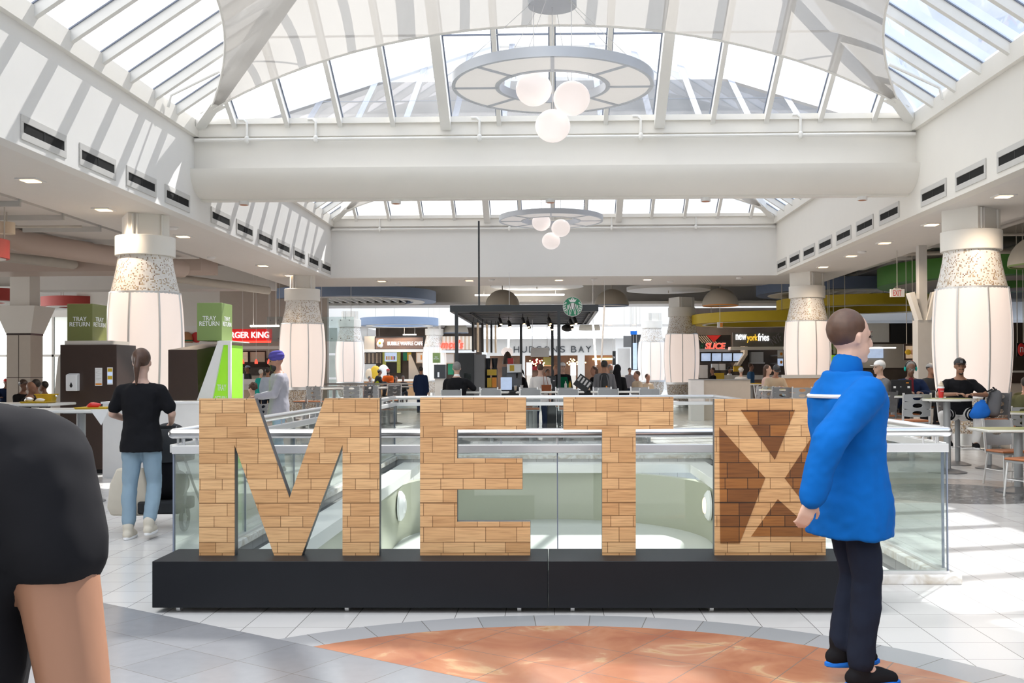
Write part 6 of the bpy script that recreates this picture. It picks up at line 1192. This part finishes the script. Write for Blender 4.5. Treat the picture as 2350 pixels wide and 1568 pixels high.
    b.cap(hp((-0.018, -0.082, -0.062)), 0.010*k, hp((0.018, -0.082, -0.062)), 0.010*k, 8); b.cap(hp((0, -0.07, -0.098)), 0.020*k, hp((0, -0.06, -0.095)), 0.022*k, 8)
    for a in (1, -1): b.cap(hp((a*0.078, 0.012, 0.012)), 0.013*k, hp((a*0.076, 0.008, -0.028)), 0.009*k, 8)
    for a in (1, -1):
        limb(b, [sh[a], el[a], wr[a]], [0.052, 0.038, 0.026]); b.cap(s(sh[a]), 0.052*k, s(sh[a]*0.55+el[a]*0.45), 0.046*k)
        limb(b, [hip[a]+V((-a*0.012, 0, -0.03)), kn[a], an[a]], [0.080, 0.056, 0.040]); cm = kn[a]*0.65+an[a]*0.35; b.cap(s(kn[a]*0.9+an[a]*0.1), 0.052*k, s(cm), 0.056*k); b.cap(s(an[a]), 0.038*k, s(an[a]+V((0, -0.10, -0.05))), 0.03*k)
        d = (wr[a]-el[a]).normalized(); side = V((0, -1, 0))-d*V((0, -1, 0)).dot(d)
        if side.length < 0.2: side = V((-a, 0, 0))-d*V((-a, 0, 0)).dot(d)
        side.normalize(); nrm = d.cross(side)*(1 if a > 0 else -1)
        inw = V((-a, 0, -0.2)); nrm = nrm if nrm.dot(inw) > 0 else -nrm
        w0 = wr[a]
        for o_ in (-0.027, -0.009, 0.009, 0.027): b.cap(s(w0+d*0.018+side*o_*0.7), 0.013*k, s(w0+d*0.082+side*o_), 0.0125*k, 8, 2)
        if fingers:
            for o_, L_ in ((-0.029, 0.056), (-0.010, 0.072), (0.010, 0.078), (0.029, 0.068)):
                c0 = w0+d*0.086+side*o_; c1 = c0+(d*math.cos(0.35)+nrm*math.sin(0.35))*L_*0.52; c2 = c1+(d*math.cos(0.95)+nrm*math.sin(0.95))*L_*0.48
                b.cap(s(c0), 0.0095*k, s(c1), 0.0088*k, 8, 2); b.cap(s(c1), 0.0088*k, s(c2), 0.0072*k, 8, 2)
            t0 = w0+d*0.028+side*0.032; t1 = t0+(d*0.62+side*0.62+nrm*0.3).normalized()*0.042; t2 = t1+(d*0.9+side*0.2+nrm*0.35).normalized()*0.034
            b.cap(s(t0), 0.0125*k, s(t1), 0.0105*k, 8, 2); b.cap(s(t1), 0.0105*k, s(t2), 0.0085*k, 8, 2)
    body = fin(b, 'body', m[skin], sm=2 if fine else 1)
    if vox < 0.02:
        for a in (1, -1): MB().ell(hp((a*0.031, -0.083, 0.008)), 0.012*k, 0.008*k, 0.0075*k, 10, 6).build('eye', m['eye'], r)
        q = MB()
        for a in (1, -1): q.cap(hp((a*0.018, -0.091, 0.030)), 0.005*k, hp((a*0.046, -0.080, 0.031)), 0.004*k, 6)
        q.build('eyebrows', m[haircol], r)
    # ---- clothes
    c = MB(); inf = 0.016*max(1, vox/0.02); low = -0.06-jacket if sit is None else -0.02
    if jacket: inf += 0.02
    torso(c, inf, max(low-(0.07 if sit is None and not jacket else 0), -0.30), 0.53 if jacket else 0.502)
    fr_ = {'short': slen, 'long': 1.0, 'three': 1.0}[sleeve]
    for a in (1, -1):
        e2 = sh[a]+(el[a]-sh[a])*min(fr_*1.0, 1); up_ = 0.060+(0.012 if jacket else 0.002)
        c.cap(s(sh[a]+V((-a*0.01, 0, -0.005))), up_*k+inf*0.4, s(e2), (0.056 if sleeve == 'short' else 0.048)*k+inf*0.5+(0.012 if jacket else 0), 14, 3); c.cap(s(nk+V((a*0.03, 0.01, -0.05))), 0.05*k, s(sh[a]), up_*k*0.95, 12, 3)
        if sleeve == 'long': w2 = el[a]+(wr[a]-el[a])*0.97; c.cap(s(el[a]), 0.052*k+inf*0.4+(0.012 if jacket else 0), s(w2), 0.036*k+inf*0.45+(0.012 if jacket else 0), 14, 3)
    fin(c, 'jacket' if jacket else 'shirt', m['c_'+shirt], sm=5, fold=0.030)
    if pants:
        c = MB(); torso(c, 0.002, -0.10 if sit is None else -0.04, 0.03)
        for a in (1, -1):
            e2 = kn[a]+(an[a]-kn[a])*(0.92*pantlen); limb(c, [hip[a]+V((-a*0.012, 0, -0.03)), kn[a], e2], [0.092, 0.072, 0.062]); cm = kn[a]*0.7+an[a]*0.3; c.cap(s(kn[a]), 0.070*k, s(cm), 0.068*k)
            c.cap(s(hip[a]+V((-a*0.012, 0.012, -0.05))), 0.096*k, s(hip[a]*0.6+kn[a]*0.4), 0.088*k)
        fin(c, 'trousers', m['c_'+pants], sm=4, fold=0.022)
    for a in (1, -1):
        dr = V((0, -1, 0)); lo = an[a]+V((0, 0, -0.045)); q = MB()
        q.cap(s(lo+V((0, 0.035, 0))), 0.042*k, s(lo+V((0, -0.09, 0))), 0.046*k, 12, 3); q.cap(s(lo+V((0, -0.09, 0))), 0.046*k, s(lo+V((0, -0.155, -0.012))), 0.034*k, 12, 3); q.cap(s(an[a]+V((0, 0.005, 0.03))), 0.050*k, s(lo), 0.045*k, 12, 3)
        o = fin(q, 'shoe', m['c_'+shoes], max(vox*0.8, 0.008), sm=2)
        q = MB(); q.rings([[s(lo+V((w_*math.cos(t)*1.0, -0.06+L_*math.sin(t), z_))) for t in [2*pi*j/18 for j in range(18)]] for w_, L_, z_ in ((0.042, 0.135, -0.045), (0.046, 0.142, -0.04), (0.046, 0.142, -0.025), (0.042, 0.135, -0.02))]); q.build('sole', m[sole], o)
    # ---- hair and headwear
    hmx = hm
    if hair in ('short', 'ponytail', 'long', 'curly', 'bun'):
        q = MB(); q.ell(hp((0, 0.028, 0.045)), 0.084*k, 0.096*k, 0.098*k, 16, 10)
        if hair == 'curly':
            rnd = random.Random(3)
            for _ in range(40):
                t, u = rnd.uniform(0, 2*pi), rnd.uniform(-0.35, 1); w_ = math.sqrt(1-u*u); q.ell(hp((0.088*w_*math.cos(t), 0.035+0.095*w_*math.sin(t), 0.05+0.10*u)), 0.028*k, 0.028*k, 0.028*k, 8, 6)
        if hair == 'ponytail': q.cap(hp((0, 0.115, 0.045)), 0.026*k, hp((0.005, 0.135, -0.04)), 0.030*k); q.cap(hp((0.005, 0.135, -0.04)), 0.030*k, hp((0.012, 0.125, -0.20)), 0.010*k)
        if hair == 'long':
            for x_ in (-0.05, 0, 0.05): q.cap(hp((x_, 0.07, 0.02)), 0.05*k, hp((x_*1.3, 0.09, -0.26)), 0.035*k)
        if hair == 'bun': q.ell(hp((0, 0.11, 0.07)), 0.035*k, 0.035*k, 0.035*k)
        fin(q, 'hair', m[haircol], max(vox*0.7, 0.009), sm=1 if hair == 'curly' else 2)
    if hair == 'hijab':
        q = MB(); q.ell(hp((0, 0.02, 0.02)), 0.095*k, 0.11*k, 0.125*k, 16, 10); q.cap(hp((0, 0.06, -0.02)), 0.095*k, s(pel+upv*0.2+bk*0.10), 0.17*k); fin(q, 'headscarf', m['c_black'], max(vox*0.8, 0.012))
    if hair == 'turban':
        q = MB()
        for t in range(5): q.lathe([(0.0, 0), (0.01, 0)], 4) if False else None
        for i, (rx, ry, z_, rz, tl) in enumerate(((0.098, 0.112, 0.045, 0.045, 0.20), (0.104, 0.118, 0.065, 0.045, -0.22), (0.100, 0.114, 0.090, 0.045, 0.15), (0.085, 0.10, 0.115, 0.04, -0.1))):
            R = Matrix.Rotation(tl, 3, 'Y'); q.ell(hp((0, 0.018, z_)), rx*k, ry*k, rz*k, 20, 10, mat=hm @ R)
        fin(q, 'turban', m['c_turban'], 0.009, sm=1)
    if cap:
        cc, brim = cap; q = MB(); q.ell(hp((0, 0.014, 0.052)), 0.088*k, 0.106*k, 0.086*k, 18, 12, lo=-0.25, mat=hm); o = q.build('cap', m[cc], r, sharp=60)
        if brim:
            q = MB(); n = 12; up_, lo_ = [], []
            for i in range(n+1):
                t = pi+pi*i/n; up_.append((0.078*math.cos(t), -0.05+0.115*math.sin(t)))
            pts = up_; th = 0.008
            q.add([hp((x_, y_, 0.040+0.02*(abs(x_)/0.08)*-0.4)) for x_, y_ in pts]+[hp((x_, y_, 0.048+0.02*(abs(x_)/0.08)*-0.4)) for x_, y_ in pts], [tuple(range(n, -1, -1)), tuple(range(n+1, 2*n+2))]+[(i, (i+1) % (n+1), (i+1) % (n+1)+n+1, i+n+1) for i in range(n+1)])
            q.build('cap_brim', m[cc], o)
    if beard:
        q = MB(); q.ell(hp((0, -0.045, -0.085)), 0.058*k, 0.058*k, 0.058*k, 14, 9) if beard == 'full' else q.ell(hp((0, -0.058, -0.106)), 0.036*k, 0.030*k, 0.018*k, 14, 9); q.cap(hp((-0.03, -0.085, -0.046)), 0.009*k, hp((0.03, -0.085, -0.046)), 0.009*k, 8)
        fin(q, 'beard', m[haircol], 0.009, sm=1)
    if extra: extra(r, s, dict(pel=pel, nk=nk, sh=sh, el=el, wr=wr, kn=kn, an=an, hp=hp, upv=upv, bk=bk, k=k))
    return r
# ---- the four people near the camera
person('person in a black tee passing close by at the left edge, arm hanging', -0.775, 1.13, pi+0.1, H=1.76, shirt='black', sleeve='short', pants='darkjeans', shoes='white', skin='skintan', hair='short', vox=0.009,
       slen=0.36, armL=((0.25, 0.03, 1.12), (0.27, -0.10, 0.88)), armR=((-0.225, 0.02, 1.11), (-0.225, -0.05, 0.87)), legL=((0.10, -0.10, 0.50), (0.10, 0.10, 0.10)), legR=((-0.10, 0.04, 0.50), (-0.10, 0.16, 0.12)))
def woman_x(r, s, J):
    q = MB(); p = J['wr'][1]; q.tube([s(p+V((0.03*math.cos(t), 0.03*math.sin(t), 0.01))) for t in [2*pi*i/16 for i in range(16)]], 0.006, 6, closed=True); q.build('bracelet', m['white'], r)
person('woman with a ponytail in black tee and pale jeans walking away with a stroller', -3.77, 9.1, pi+0.08, H=1.70, shirt='black', sleeve='short', pants='jeans', shoes='cream', skin='skinpale', hair='ponytail', haircol='hairbrown', vox=0.012, fat=1.05,
       armL=((0.27, -0.02, 1.15), (0.20, -0.24, 1.08)), armR=((-0.27, -0.02, 1.15), (-0.20, -0.24, 1.06)), legL=((0.11, -0.02, 0.50), (0.105, 0.04, 0.09)), legR=((-0.10, -0.06, 0.50), (-0.10, 0.10, 0.14)), pantlen=0.9, extra=woman_x)
def blue_x(r, s, J):
    q = MB(); a = J['pel']+J['upv']*0.42
    for t in range(9):
        u = -0.9+1.8*t/8
    pts = [a+V((0.215*math.sin(u), 0, 0))+J['bk']*(0.168*math.cos(u)) for u in [-1.35+2.7*i/12 for i in range(13)]]
    q.tube([s(p) for p in pts], 0.010, 6); q.build('white_piping', m['white'], r)
    q = MB(); q.cap(s(J['nk']+V((0, 0.01, -0.02))), 0.082, s(J['nk']+V((0, 0.005, 0.04))), 0.075); o = q.build('collar', m['c_blue'], r)
person('man in a bright blue jacket walking across in front of the X block', PX(1948, 4.84), 4.86, pi/2+0.22, H=1.76, shirt='blue', sleeve='long', pants='darkjeans', shoes='black', skin='skinpale', hair='short', haircol='hairbrown', vox=0.010, jacket=0.17, fat=1.16, sole='c_royal',
       armR=((-0.25, 0.23, 1.16), (-0.24, 0.31, 0.91)), armL=((0.27, -0.06, 1.13), (0.24, -0.20, 0.93)), legR=((-0.075, -0.05, 0.50), (-0.06, -0.02, 0.09)), legL=((0.06, -0.06, 0.50), (0.05, 0.02, 0.16)), headturn=0.1, extra=blue_x)
person('man in purple turban and lilac shirt looking at something in his hands', PX(640, 15.2), 15.2, -pi/2+0.35, H=1.80, shirt='lilac', sleeve='long', pants='jeans', shoes='black', skin='skin', hair='turban', haircol='hairblack', beard='full', vox=0.013, fat=1.12, nod=0.2, armL=((0.25, -0.08, 1.13), (0.10, -0.32, 1.10)), armR=((-0.25, -0.08, 1.13), (-0.08, -0.32, 1.10)))
# ---- seated on stools at the right
def underseat(kind, x, y, rz, lab):
    k = (kind, 3, 'grey'); lab = 'grey %s under the %s' % ('chair' if kind == 'chair' else 'stool', lab)
    if k not in PROTO: PROTO[k] = seat_proto(*k); c = PROTO[k]; c.location = (x, y, 0); c.rotation_euler = (0, 0, rz); c['label'] = lab; c['group'] = 'seats under the diners'
    else: clone(PROTO[k], (x, y, 0), rz, lab, 'seats under the diners')
def man_x(r, s, J):
    q = MB(); q.box(-0.02, 0.02, -0.002, 0.0, -0.02, 0.02); o = q.build('cap_emblem', m['greydark'], r); o.location = J['hp']((0, -0.096, 0.075))
    for a in (1, -1):
        for t in (0.70, 0.85):
            c = J['pel']*(1-t)+J['kn'][a]*t; d = (J['kn'][a]-J['pel']).normalized(); R = 0.098-0.016*t
            u = d.cross(V((0, 0, 1))).normalized(); w = u.cross(d); q = MB(); q.tube([s(c+u*(a*0.03 if t < 1 else 0)+(u*math.cos(2*pi*i/16)+w*math.sin(2*pi*i/16))*R) for i in range(16)], 0.014, 6, closed=True); q.build('black_band', m['c_black'], r)
    q = MB(); q.tube([s(J['nk']+V((0.07*math.cos(t), 0.005+0.068*math.sin(t), -0.028-0.02*math.sin(-t)*0.5))) for t in [2*pi*i/18 for i in range(18)]], 0.008, 6, closed=True); q.build('collar', m['white'], r)
person('man in black cap, black tee and white trousers sitting behind the red cup', PX(2190, 16.0), 15.85, -0.18, H=1.76, sit=0.77, lean=0.22, shirt='black', sleeve='short', pants='white', shoes='black', skin='skintan', hair='short', beard='small', cap=('black', True), vox=0.011, fat=1.22,
       armL=((0.33, -0.30, 1.10), (0.08, -0.53, 1.11)), armR=((-0.35, -0.32, 1.10), (-0.14, -0.58, 1.12)), legL=((0.20, -0.42, 0.80), (0.16, -0.36, 0.39)), legR=((-0.30, -0.36, 0.80), (-0.18, -0.18, 0.40)), extra=man_x)
def head_x(r, s, J):
    q = MB(); hp = J['hp']; q.tube([hp((0.092*math.cos(t), 0.01, 0.02+0.115*math.sin(t))) for t in [pi*i/14 for i in range(15)]], 0.010, 8); q.build('headband', m['black'], r)
    for a in (1, -1): MB().ell(hp((a*0.092, 0.01, 0.0)), 0.02, 0.034, 0.042, 12, 8).build('ear_cup', m['c_teal'], r)
    q = MB()
    for a in (1, -1): q.tube([hp((a*0.032+0.022*math.cos(t), -0.098, 0.006+0.018*math.sin(t))) for t in [2*pi*i/14 for i in range(14)]], 0.002, 5, closed=True)
    q.tube([hp((-0.01, -0.1, 0.01)), hp((0.01, -0.1, 0.01))], 0.002, 5); q.build('glasses', m['alu'], r)
    q = MB(); q.cap(s(J['nk']+V((0, -0.075, -0.04))), 0.045, s(J['nk']+V((0, -0.10, -0.22))), 0.05); q.build('maroon_shirt', m['c_maroon'], r)
person('person with grey hair, teal headphones and dark jacket working at the black laptop', PX(2084, 17.6), 17.55, -0.12, H=1.70, sit=0.77, useat='person in teal headphones', lean=0.12, shirt='navy', pants='black', skin='skinbrown', hair='short', haircol='hairgrey', vox=0.012, fat=1.15, nod=0.35, armL=((0.30, -0.16, 1.10), (0.12, -0.38, 1.14)), armR=((-0.30, -0.16, 1.10), (-0.12, -0.38, 1.14)), extra=head_x)
person('man in white cap and grey jacket seated in profile left of the laptop', PX(2026, 17.8), 17.8, -pi/2+0.25, H=1.72, sit=0.77, useat='man in the white cap', lean=0.1, shirt='grey', pants='darkjeans', skin='skinpale', hair='short', haircol='hairwhite', cap=('white', True), vox=0.014, fat=1.2)
person('person in small grey cap half hidden behind the man with the red cup', PX(2131, 21), 21, 0.4, H=1.66, sit=0.77, useat='small grey capped diner', lean=0.1, shirt='charcoal', pants='black', skin='skintan', hair='short', cap=('grey', True), vox=0.02)
person('person in khaki top with back turned at the right edge', PX(2330, 18.6), 18.2, 2.6, H=1.72, sit=0.46, useat='khaki diner at the right edge', lean=0.1, shirt='khaki', pants='black', skin='skin', hair='short', vox=0.018, fat=1.15)
person('person with grey hair cut by the right edge behind the khaki one', PX(2352, 21), 21, 2.9, H=1.66, sit=0.46, useat='grey-haired diner at the right edge', shirt='khaki', skin='skinpale', hair='short', haircol='hairgrey', vox=0.02)
# ---- silhouettes at the left
for px, Y, rot, lab, capc, sh_, H in ((47, 22.8, 1.2, 'dark silhouetted diner in a cap at the left windows', 'brown', 'black', 1.74), (61, 20.0, 1.5, 'dark silhouetted diner with shaved head beside the one in a cap', None, 'black', 1.68), (92, 21.4, -1.2, 'dark silhouetted diner facing left, next to the tray cabinet', None, 'charcoal', 1.76), (110, 23.4, -1.4, 'dark-haired diner half hidden by the tray cabinet edge', None, 'black', 1.64), (14, 33, 0.5, 'tiny distant diner with red hat by the left windows', 'redplain', 'navy', 1.7)):
    person(lab, PX(px, Y), Y, rot, H=H, sit=0.46, useat={47: 'silhouetted diner in a cap', 61: 'silhouetted diner with shaved head', 92: 'silhouetted diner facing left', 110: 'diner hidden by the cabinet edge', 14: 'distant diner with red hat'}[px], lean=0.15, shirt=sh_, skin='skinbrown', hair='short' if px != 61 else None, cap=(capc, True) if capc else None, vox=0.02, fat=1.15)
# ---- around the kiosk
def white_collar(r, s, J): q = MB(); q.cap(s(J['nk']+V((0, 0, -0.045))), 0.075, s(J['nk']+V((0, 0, 0.02))), 0.066); q.build('collar', m['white'], r)
person('man in black sweater with white collar seated with his back to the camera', PX(1052, 21.0), 20.55, pi, H=1.80, sit=0.77, lean=0.16, shirt='black', pants='black', skin='skinpale', hair='short', haircol='hairgrey', vox=0.014, fat=1.25, armR=((-0.34, -0.10, 1.12), (-0.26, -0.36, 1.13)), extra=white_collar)
def bag_x(r, s, J):
    pass
person('brown-haired woman in white tee and navy jeans standing at the kiosk', PX(1240, 24.5), 24.5, pi, H=1.68, shirt='white', sleeve='short', pants='navy', shoes='black', skin='skinpale', hair='short', haircol='hairbrown', vox=0.014, fat=1.15, pantlen=0.85)
p = P(1254, 893, 24.3); r = T('handbag', 'brown leather shoulder bag on the woman in the white tee', 'bag', (p.x, 24.28, p.z)); MB().rings([[V((sx*a, sy*c, z)) for sx, sy in ((-1, -1), (1, -1), (1, 1), (-1, 1))] for a, c, z in ((0.10, 0.05, -0.09), (0.115, 0.055, 0.02), (0.12, 0.03, 0.10))]).build('bag_body', m['c_brownbag'], r, bevel=0.01)
for sx in (-0.06, 0.04): MB().tube([(sx, 0, 0.10), (sx*0.6-0.03, 0.0, 0.30), (-0.05, 0.08, 0.40)], 0.007, 6).build('strap', m['c_brownbag'], r)
person('dark-haired barista bending over the kiosk counter', PX(1207, 27.9), 27.9, -1.3, H=1.66, shirt='black', skin='skintan', hair='ponytail', vox=0.02, lean=0.3, nod=0.5)
def apron_x(r, s, J): q = MB(); q.rings([[s(V((w*math.sin(t), -0.155*math.cos(t)-0.01, z))) for t in [-1.1+2.2*i/10 for i in range(11)]]+[s(V((w*math.sin(t), -0.145*math.cos(t)-0.0, z))) for t in [1.1-2.2*i/10 for i in range(11)]] for w, z in ((0.20, 0.55), (0.19, 0.95), (0.18, 1.15), (0.13, 1.36))]); q.build('apron', m['c_apron'], r)
person('barista in a white cap and green apron behind the kiosk post', PX(1291, 27.6), 27.6, 0.2, H=1.74, shirt='black', skin='skinpale', hair='short', haircol='hairbrown', cap=('white', True), vox=0.018, extra=apron_x)
person('person with orange-brown hair next to the green apron barista', PX(1276, 29), 29.2, 0.3, H=1.68, shirt='black', skin='skin', hair='short', haircol='wood', vox=0.02)
person('person with tan face leaning behind the brown bag', PX(1257, 30), 30.2, 0.3, H=1.56, shirt='black', skin='skintan', hair='short', vox=0.02)
person('man with short black hair wearing a grey jacket and backpack at the kiosk', PX(1387, 25.0), 25.0, pi, H=1.76, shirt='grey', pants='darkjeans', skin='skintan', hair='short', vox=0.015, fat=1.2)
p = P(1387, 880, 24.7); r = T('backpack', 'grey hiking backpack with orange tag on the man at the kiosk', 'bag', (p.x, 24.76, p.z)); q = MB(); q.cap((0, 0, -0.10), 0.13, (0, 0, 0.14), 0.12, 16, 6); q.cap((0, -0.07, -0.12), 0.09, (0, -0.06, 0.0), 0.09, 14, 5); o = q.build('pack_body', m['c_charcoal'], r); rm = o.modifiers.new('skin', 'REMESH'); rm.mode = 'VOXEL'; rm.voxel_size = 0.016; rm.use_smooth_shade = True
MB().box(0.03, 0.065, -0.17, -0.155, -0.16, -0.06).build('orange_tag', m['orange'], r)
for sx in (-0.09, 0.09): MB().tube([(sx*0.6, -0.10, 0.2), (sx, -0.14, 0.05), (sx, -0.12, -0.18)], 0.012, 6).build('strap', m['c_grey'], r)
person('woman with long black headscarf beside the backpack man', PX(1417, 25.5), 25.5, 2.7, H=1.66, shirt='black', pants='black', skin='skintan', hair='hijab', vox=0.018)
person('woman with long brown hair in profile left of the backpack man', PX(1364, 27.6), 27.6, -1.2, H=1.64, shirt='black', skin='skin', hair='long', haircol='hairbrown', vox=0.02)
person('grey-bearded man with glasses behind the headscarf woman', PX(1401, 29.0), 29.0, 0.4, H=1.70, shirt='black', skin='skin', hair='short', haircol='hairgrey', beard='full', vox=0.02)
person('person in a taupe coat moving past right of the headscarf woman', PX(1462, 26), 26, -1.2, H=1.50, shirt='beige', pants='beige', skin='skin', hair='short', haircol='hairbrown', vox=0.02, jacket=0.2)
person('small brown-haired person in beige next to the taupe coat', PX(1486, 28), 28, 0.5, H=1.42, shirt='beige', pants='beige', skin='skin', hair='short', haircol='hairbrown', vox=0.02)
person('distant person in pale top seen between the headscarf woman and the columns', PX(1445, 45), 45, 0.3, H=1.66, shirt='lilac', skin='skin', hair='short', vox=0.03)
person('person in a long dark blue robe walking away by the far railing', PX(966, 37), 37, pi-0.3, H=1.70, shirt='robe', pants='robe', skin='skintan', hair='short', vox=0.02, jacket=0.24, fat=1.2)
# ---- waffle and burger stalls
def vest(r, s, J):
    q = MB()
    for a in (1, -1): q.cap(s(J['sh'][a]*0.72+J['nk']*0.28+V((0, 0, 0.0))), 0.05, s(J['pel']+V((a*0.09, 0.0, 0.08))), 0.125)
    q.build('yellow_vest', m['c_hivis'], r)
person('diner in a yellow hi-vis vest in profile under the waffle stall', PX(864, 47), 47, -1.2+pi, H=1.72, sit=0.77, useat='hi-vis diner', lean=0.25, shirt='charcoal', skin='skin', hair='short', cap=('grey', True), vox=0.028, fat=1.2, extra=vest)
person('diner in orange jersey and red hat facing the camera under the waffle stall', PX(891, 48.6), 48.6, 0.0, H=1.76, sit=0.77, useat='orange jersey diner', lean=0.1, shirt='orange', skin='skin', hair='short', cap=('redplain', False), beard='full', vox=0.028, fat=1.25)
person('small dark-haired diner right of the orange jersey', PX(909, 48), 48, 0.6, H=1.66, sit=0.46, useat='dark-haired diner right of the orange jersey', shirt='black', skin='skin', hair='long', vox=0.028)
person('small dark diner with white mask left of the robe wearer', PX(925, 49), 49, 0.2, H=1.70, sit=0.46, useat='small dark diner left of the robe wearer', shirt='black', skin='skinbrown', hair='short', vox=0.028)
person('small grey-haired diner at the left edge of the waffle counter', PX(848, 49), 49, 1.2, H=1.66, sit=0.46, useat='grey-haired diner at the waffle counter', shirt='grey', skin='skinpale', hair='short', haircol='hairgrey', vox=0.028)
person('burger counter worker in a pale blue cap', PX(569, 39.2), 39.2, -0.9, H=1.80, shirt='charcoal', skin='skintan', hair='short', cap=('c_sky', True), vox=0.026)
person('customer with white hair and teal top at the burger counter', PX(599, 35.2), 35.2, 2.8, H=1.62, shirt='teal', skin='skinpale', hair='short', haircol='hairwhite', vox=0.026)
person('customer in pale blue shirt seen from behind by the turbaned man', PX(614, 33), 33, pi, H=1.66, shirt='sky', skin='skintan', hair='bun', vox=0.026)
person('curly-haired child in a navy top sitting behind the lime panel', PX(580, 21.5), 21.5, -1.9, H=1.52, sit=0.46, useat='curly-haired child', shirt='navy', skin='skinpale', hair='curly', haircol='hairbrown', vox=0.018)
# ---- pizza and fries stalls
person('worker in white top behind the pizza counter', PX(1674, 46.2), 46.2, 1.2, H=1.70, shirt='white', skin='skintan', hair='short', vox=0.026)
person('person in mid blue top at the fries counter', PX(1723, 42), 42, 1.4, H=1.80, shirt='midblue', pants='darkjeans', skin='skin', hair='short', haircol='hairbrown', vox=0.024, fat=1.15)
person('long-haired woman in pale pink top seated near the fries stall', PX(1756, 26), 26, 1.1, H=1.68, sit=0.77, useat='woman in pale pink', lean=0.1, shirt='pink', pants='jeans', skin='skinpale', hair='long', haircol='hairbrown', vox=0.018)
person('diner in beige jacket and dark cap looking down at a phone', PX(1776, 23.9), 23.9, 0.1, H=1.70, sit=0.77, useat='beige jacket diner', lean=0.2, nod=0.6, shirt='beige', pants='black', skin='skin', hair='short', cap=('charcoal', True), vox=0.016, fat=1.15, armL=((0.28, -0.16, 1.02), (0.08, -0.38, 1.13)), armR=((-0.28, -0.16, 1.02), (-0.08, -0.38, 1.13)))
person('white-haired diner seen from behind at the round table with yellow tray', PX(1703, 34.2), 34.4, 2.9, H=1.58, sit=0.77, useat='white-haired diner at the yellow tray', shirt='white', skin='skinpale', hair='curly', haircol='hairwhite', vox=0.024)
person('seated diner in black facing left beside the price cards', PX(1636, 40), 40, -1.3, H=1.66, sit=0.77, useat='diner in black beside the price cards', shirt='black', skin='skin', hair='short', haircol='hairbrown', vox=0.024)
# ---- stroller
r = T('stroller', 'dark stroller with big canopy pushed by the woman with the ponytail', 'stroller', (PX(383, 9.75), 9.75, 0), 0.05)
q = MB(); R = []
for i in range(9):
    t = pi*(0.02+0.60*i/8); R.append([V((0.235*math.cos(u)*1.0, -0.24*math.cos(t), 0.66+0.30*math.sin(t)+0.06*math.sin(u)*0)) for u in [pi*j/10 for j in range(11)]])
q.ell((0, 0.05, 0.72), 0.24, 0.33, 0.30, 22, 14, lo=-0.25); q.build('canopy', m['c_charcoal'], r)
q = MB(); q.cap((0, 0.0, 0.42), 0.17, (0, 0.22, 0.40), 0.15, 14, 4); q.cap((0, -0.12, 0.60), 0.14, (0, -0.05, 0.45), 0.16, 14, 4); o = q.build('seat_shell', m['c_black'], r); rm = o.modifiers.new('skin', 'REMESH'); rm.mode = 'VOXEL'; rm.voxel_size = 0.02; rm.use_smooth_shade = True
for sx in (-1, 1):
    MB().tube([(sx*0.22, -0.42, 1.0), (sx*0.23, -0.30, 0.80), (sx*0.24, 0.05, 0.42), (sx*0.24, 0.36, 0.14)], 0.013, 8).build('frame_tube', m['greydark'], r); MB().tube([(sx*0.23, -0.10, 0.55), (sx*0.25, -0.28, 0.14)], 0.013, 8).build('frame_tube', m['greydark'], r)
    for y, rr_ in ((0.36, 0.11), (-0.28, 0.13)):
        w = MB(); w.tube([(sx*0.26, y+rr_*0.85*math.cos(t), rr_+rr_*0.85*math.sin(t)) for t in [2*pi*i/20 for i in range(20)]], rr_*0.15, 8, closed=True); o = w.build('wheel', m['black'], r); w = MB(); w.tube([(sx*0.25, y, rr_), (sx*0.27, y, rr_)], rr_*0.35, 12)
        for t in range(5): w.beam((sx*0.26, y, rr_), (sx*0.26, y+rr_*0.8*math.cos(t*1.257), rr_+rr_*0.8*math.sin(t*1.257)), 0.012, 0.008, V((1, 0, 0)))
        w.build('wheel_hub', m['alu'], o)
MB().tube([(-0.22, -0.42, 1.0), (0.22, -0.42, 1.0)], 0.016, 8).build('push_handle', m['c_charcoal'], r); MB().box(-0.2, 0.2, -0.25, 0.25, 0.16, 0.28).build('basket', m['c_charcoal'], r, bevel=0.02)
p = P(287, 1135, 9.6); r = T('tote_bag', 'cream cloth bag carried in front of the woman with the ponytail', 'bag', (p.x+0.05, 9.62, 0.14)); q = MB(); q.rings([[V((sx*a, sy*c, z)) for sx, sy in ((-1, -1), (0, -1.25), (1, -1), (1, 1), (0, 1.2), (-1, 1))] for a, c, z in ((0.17, 0.07, 0), (0.20, 0.09, 0.08), (0.18, 0.08, 0.3), (0.13, 0.04, 0.45))]); q.build('bag_body', m['c_cream'], r, bevel=0.02); MB().tube([(-0.08, 0, 0.44), (-0.03, -0.10, 0.78), (0.03, -0.10, 0.78), (0.08, 0, 0.44)], 0.008, 6).build('strap', m['c_cream'], r)
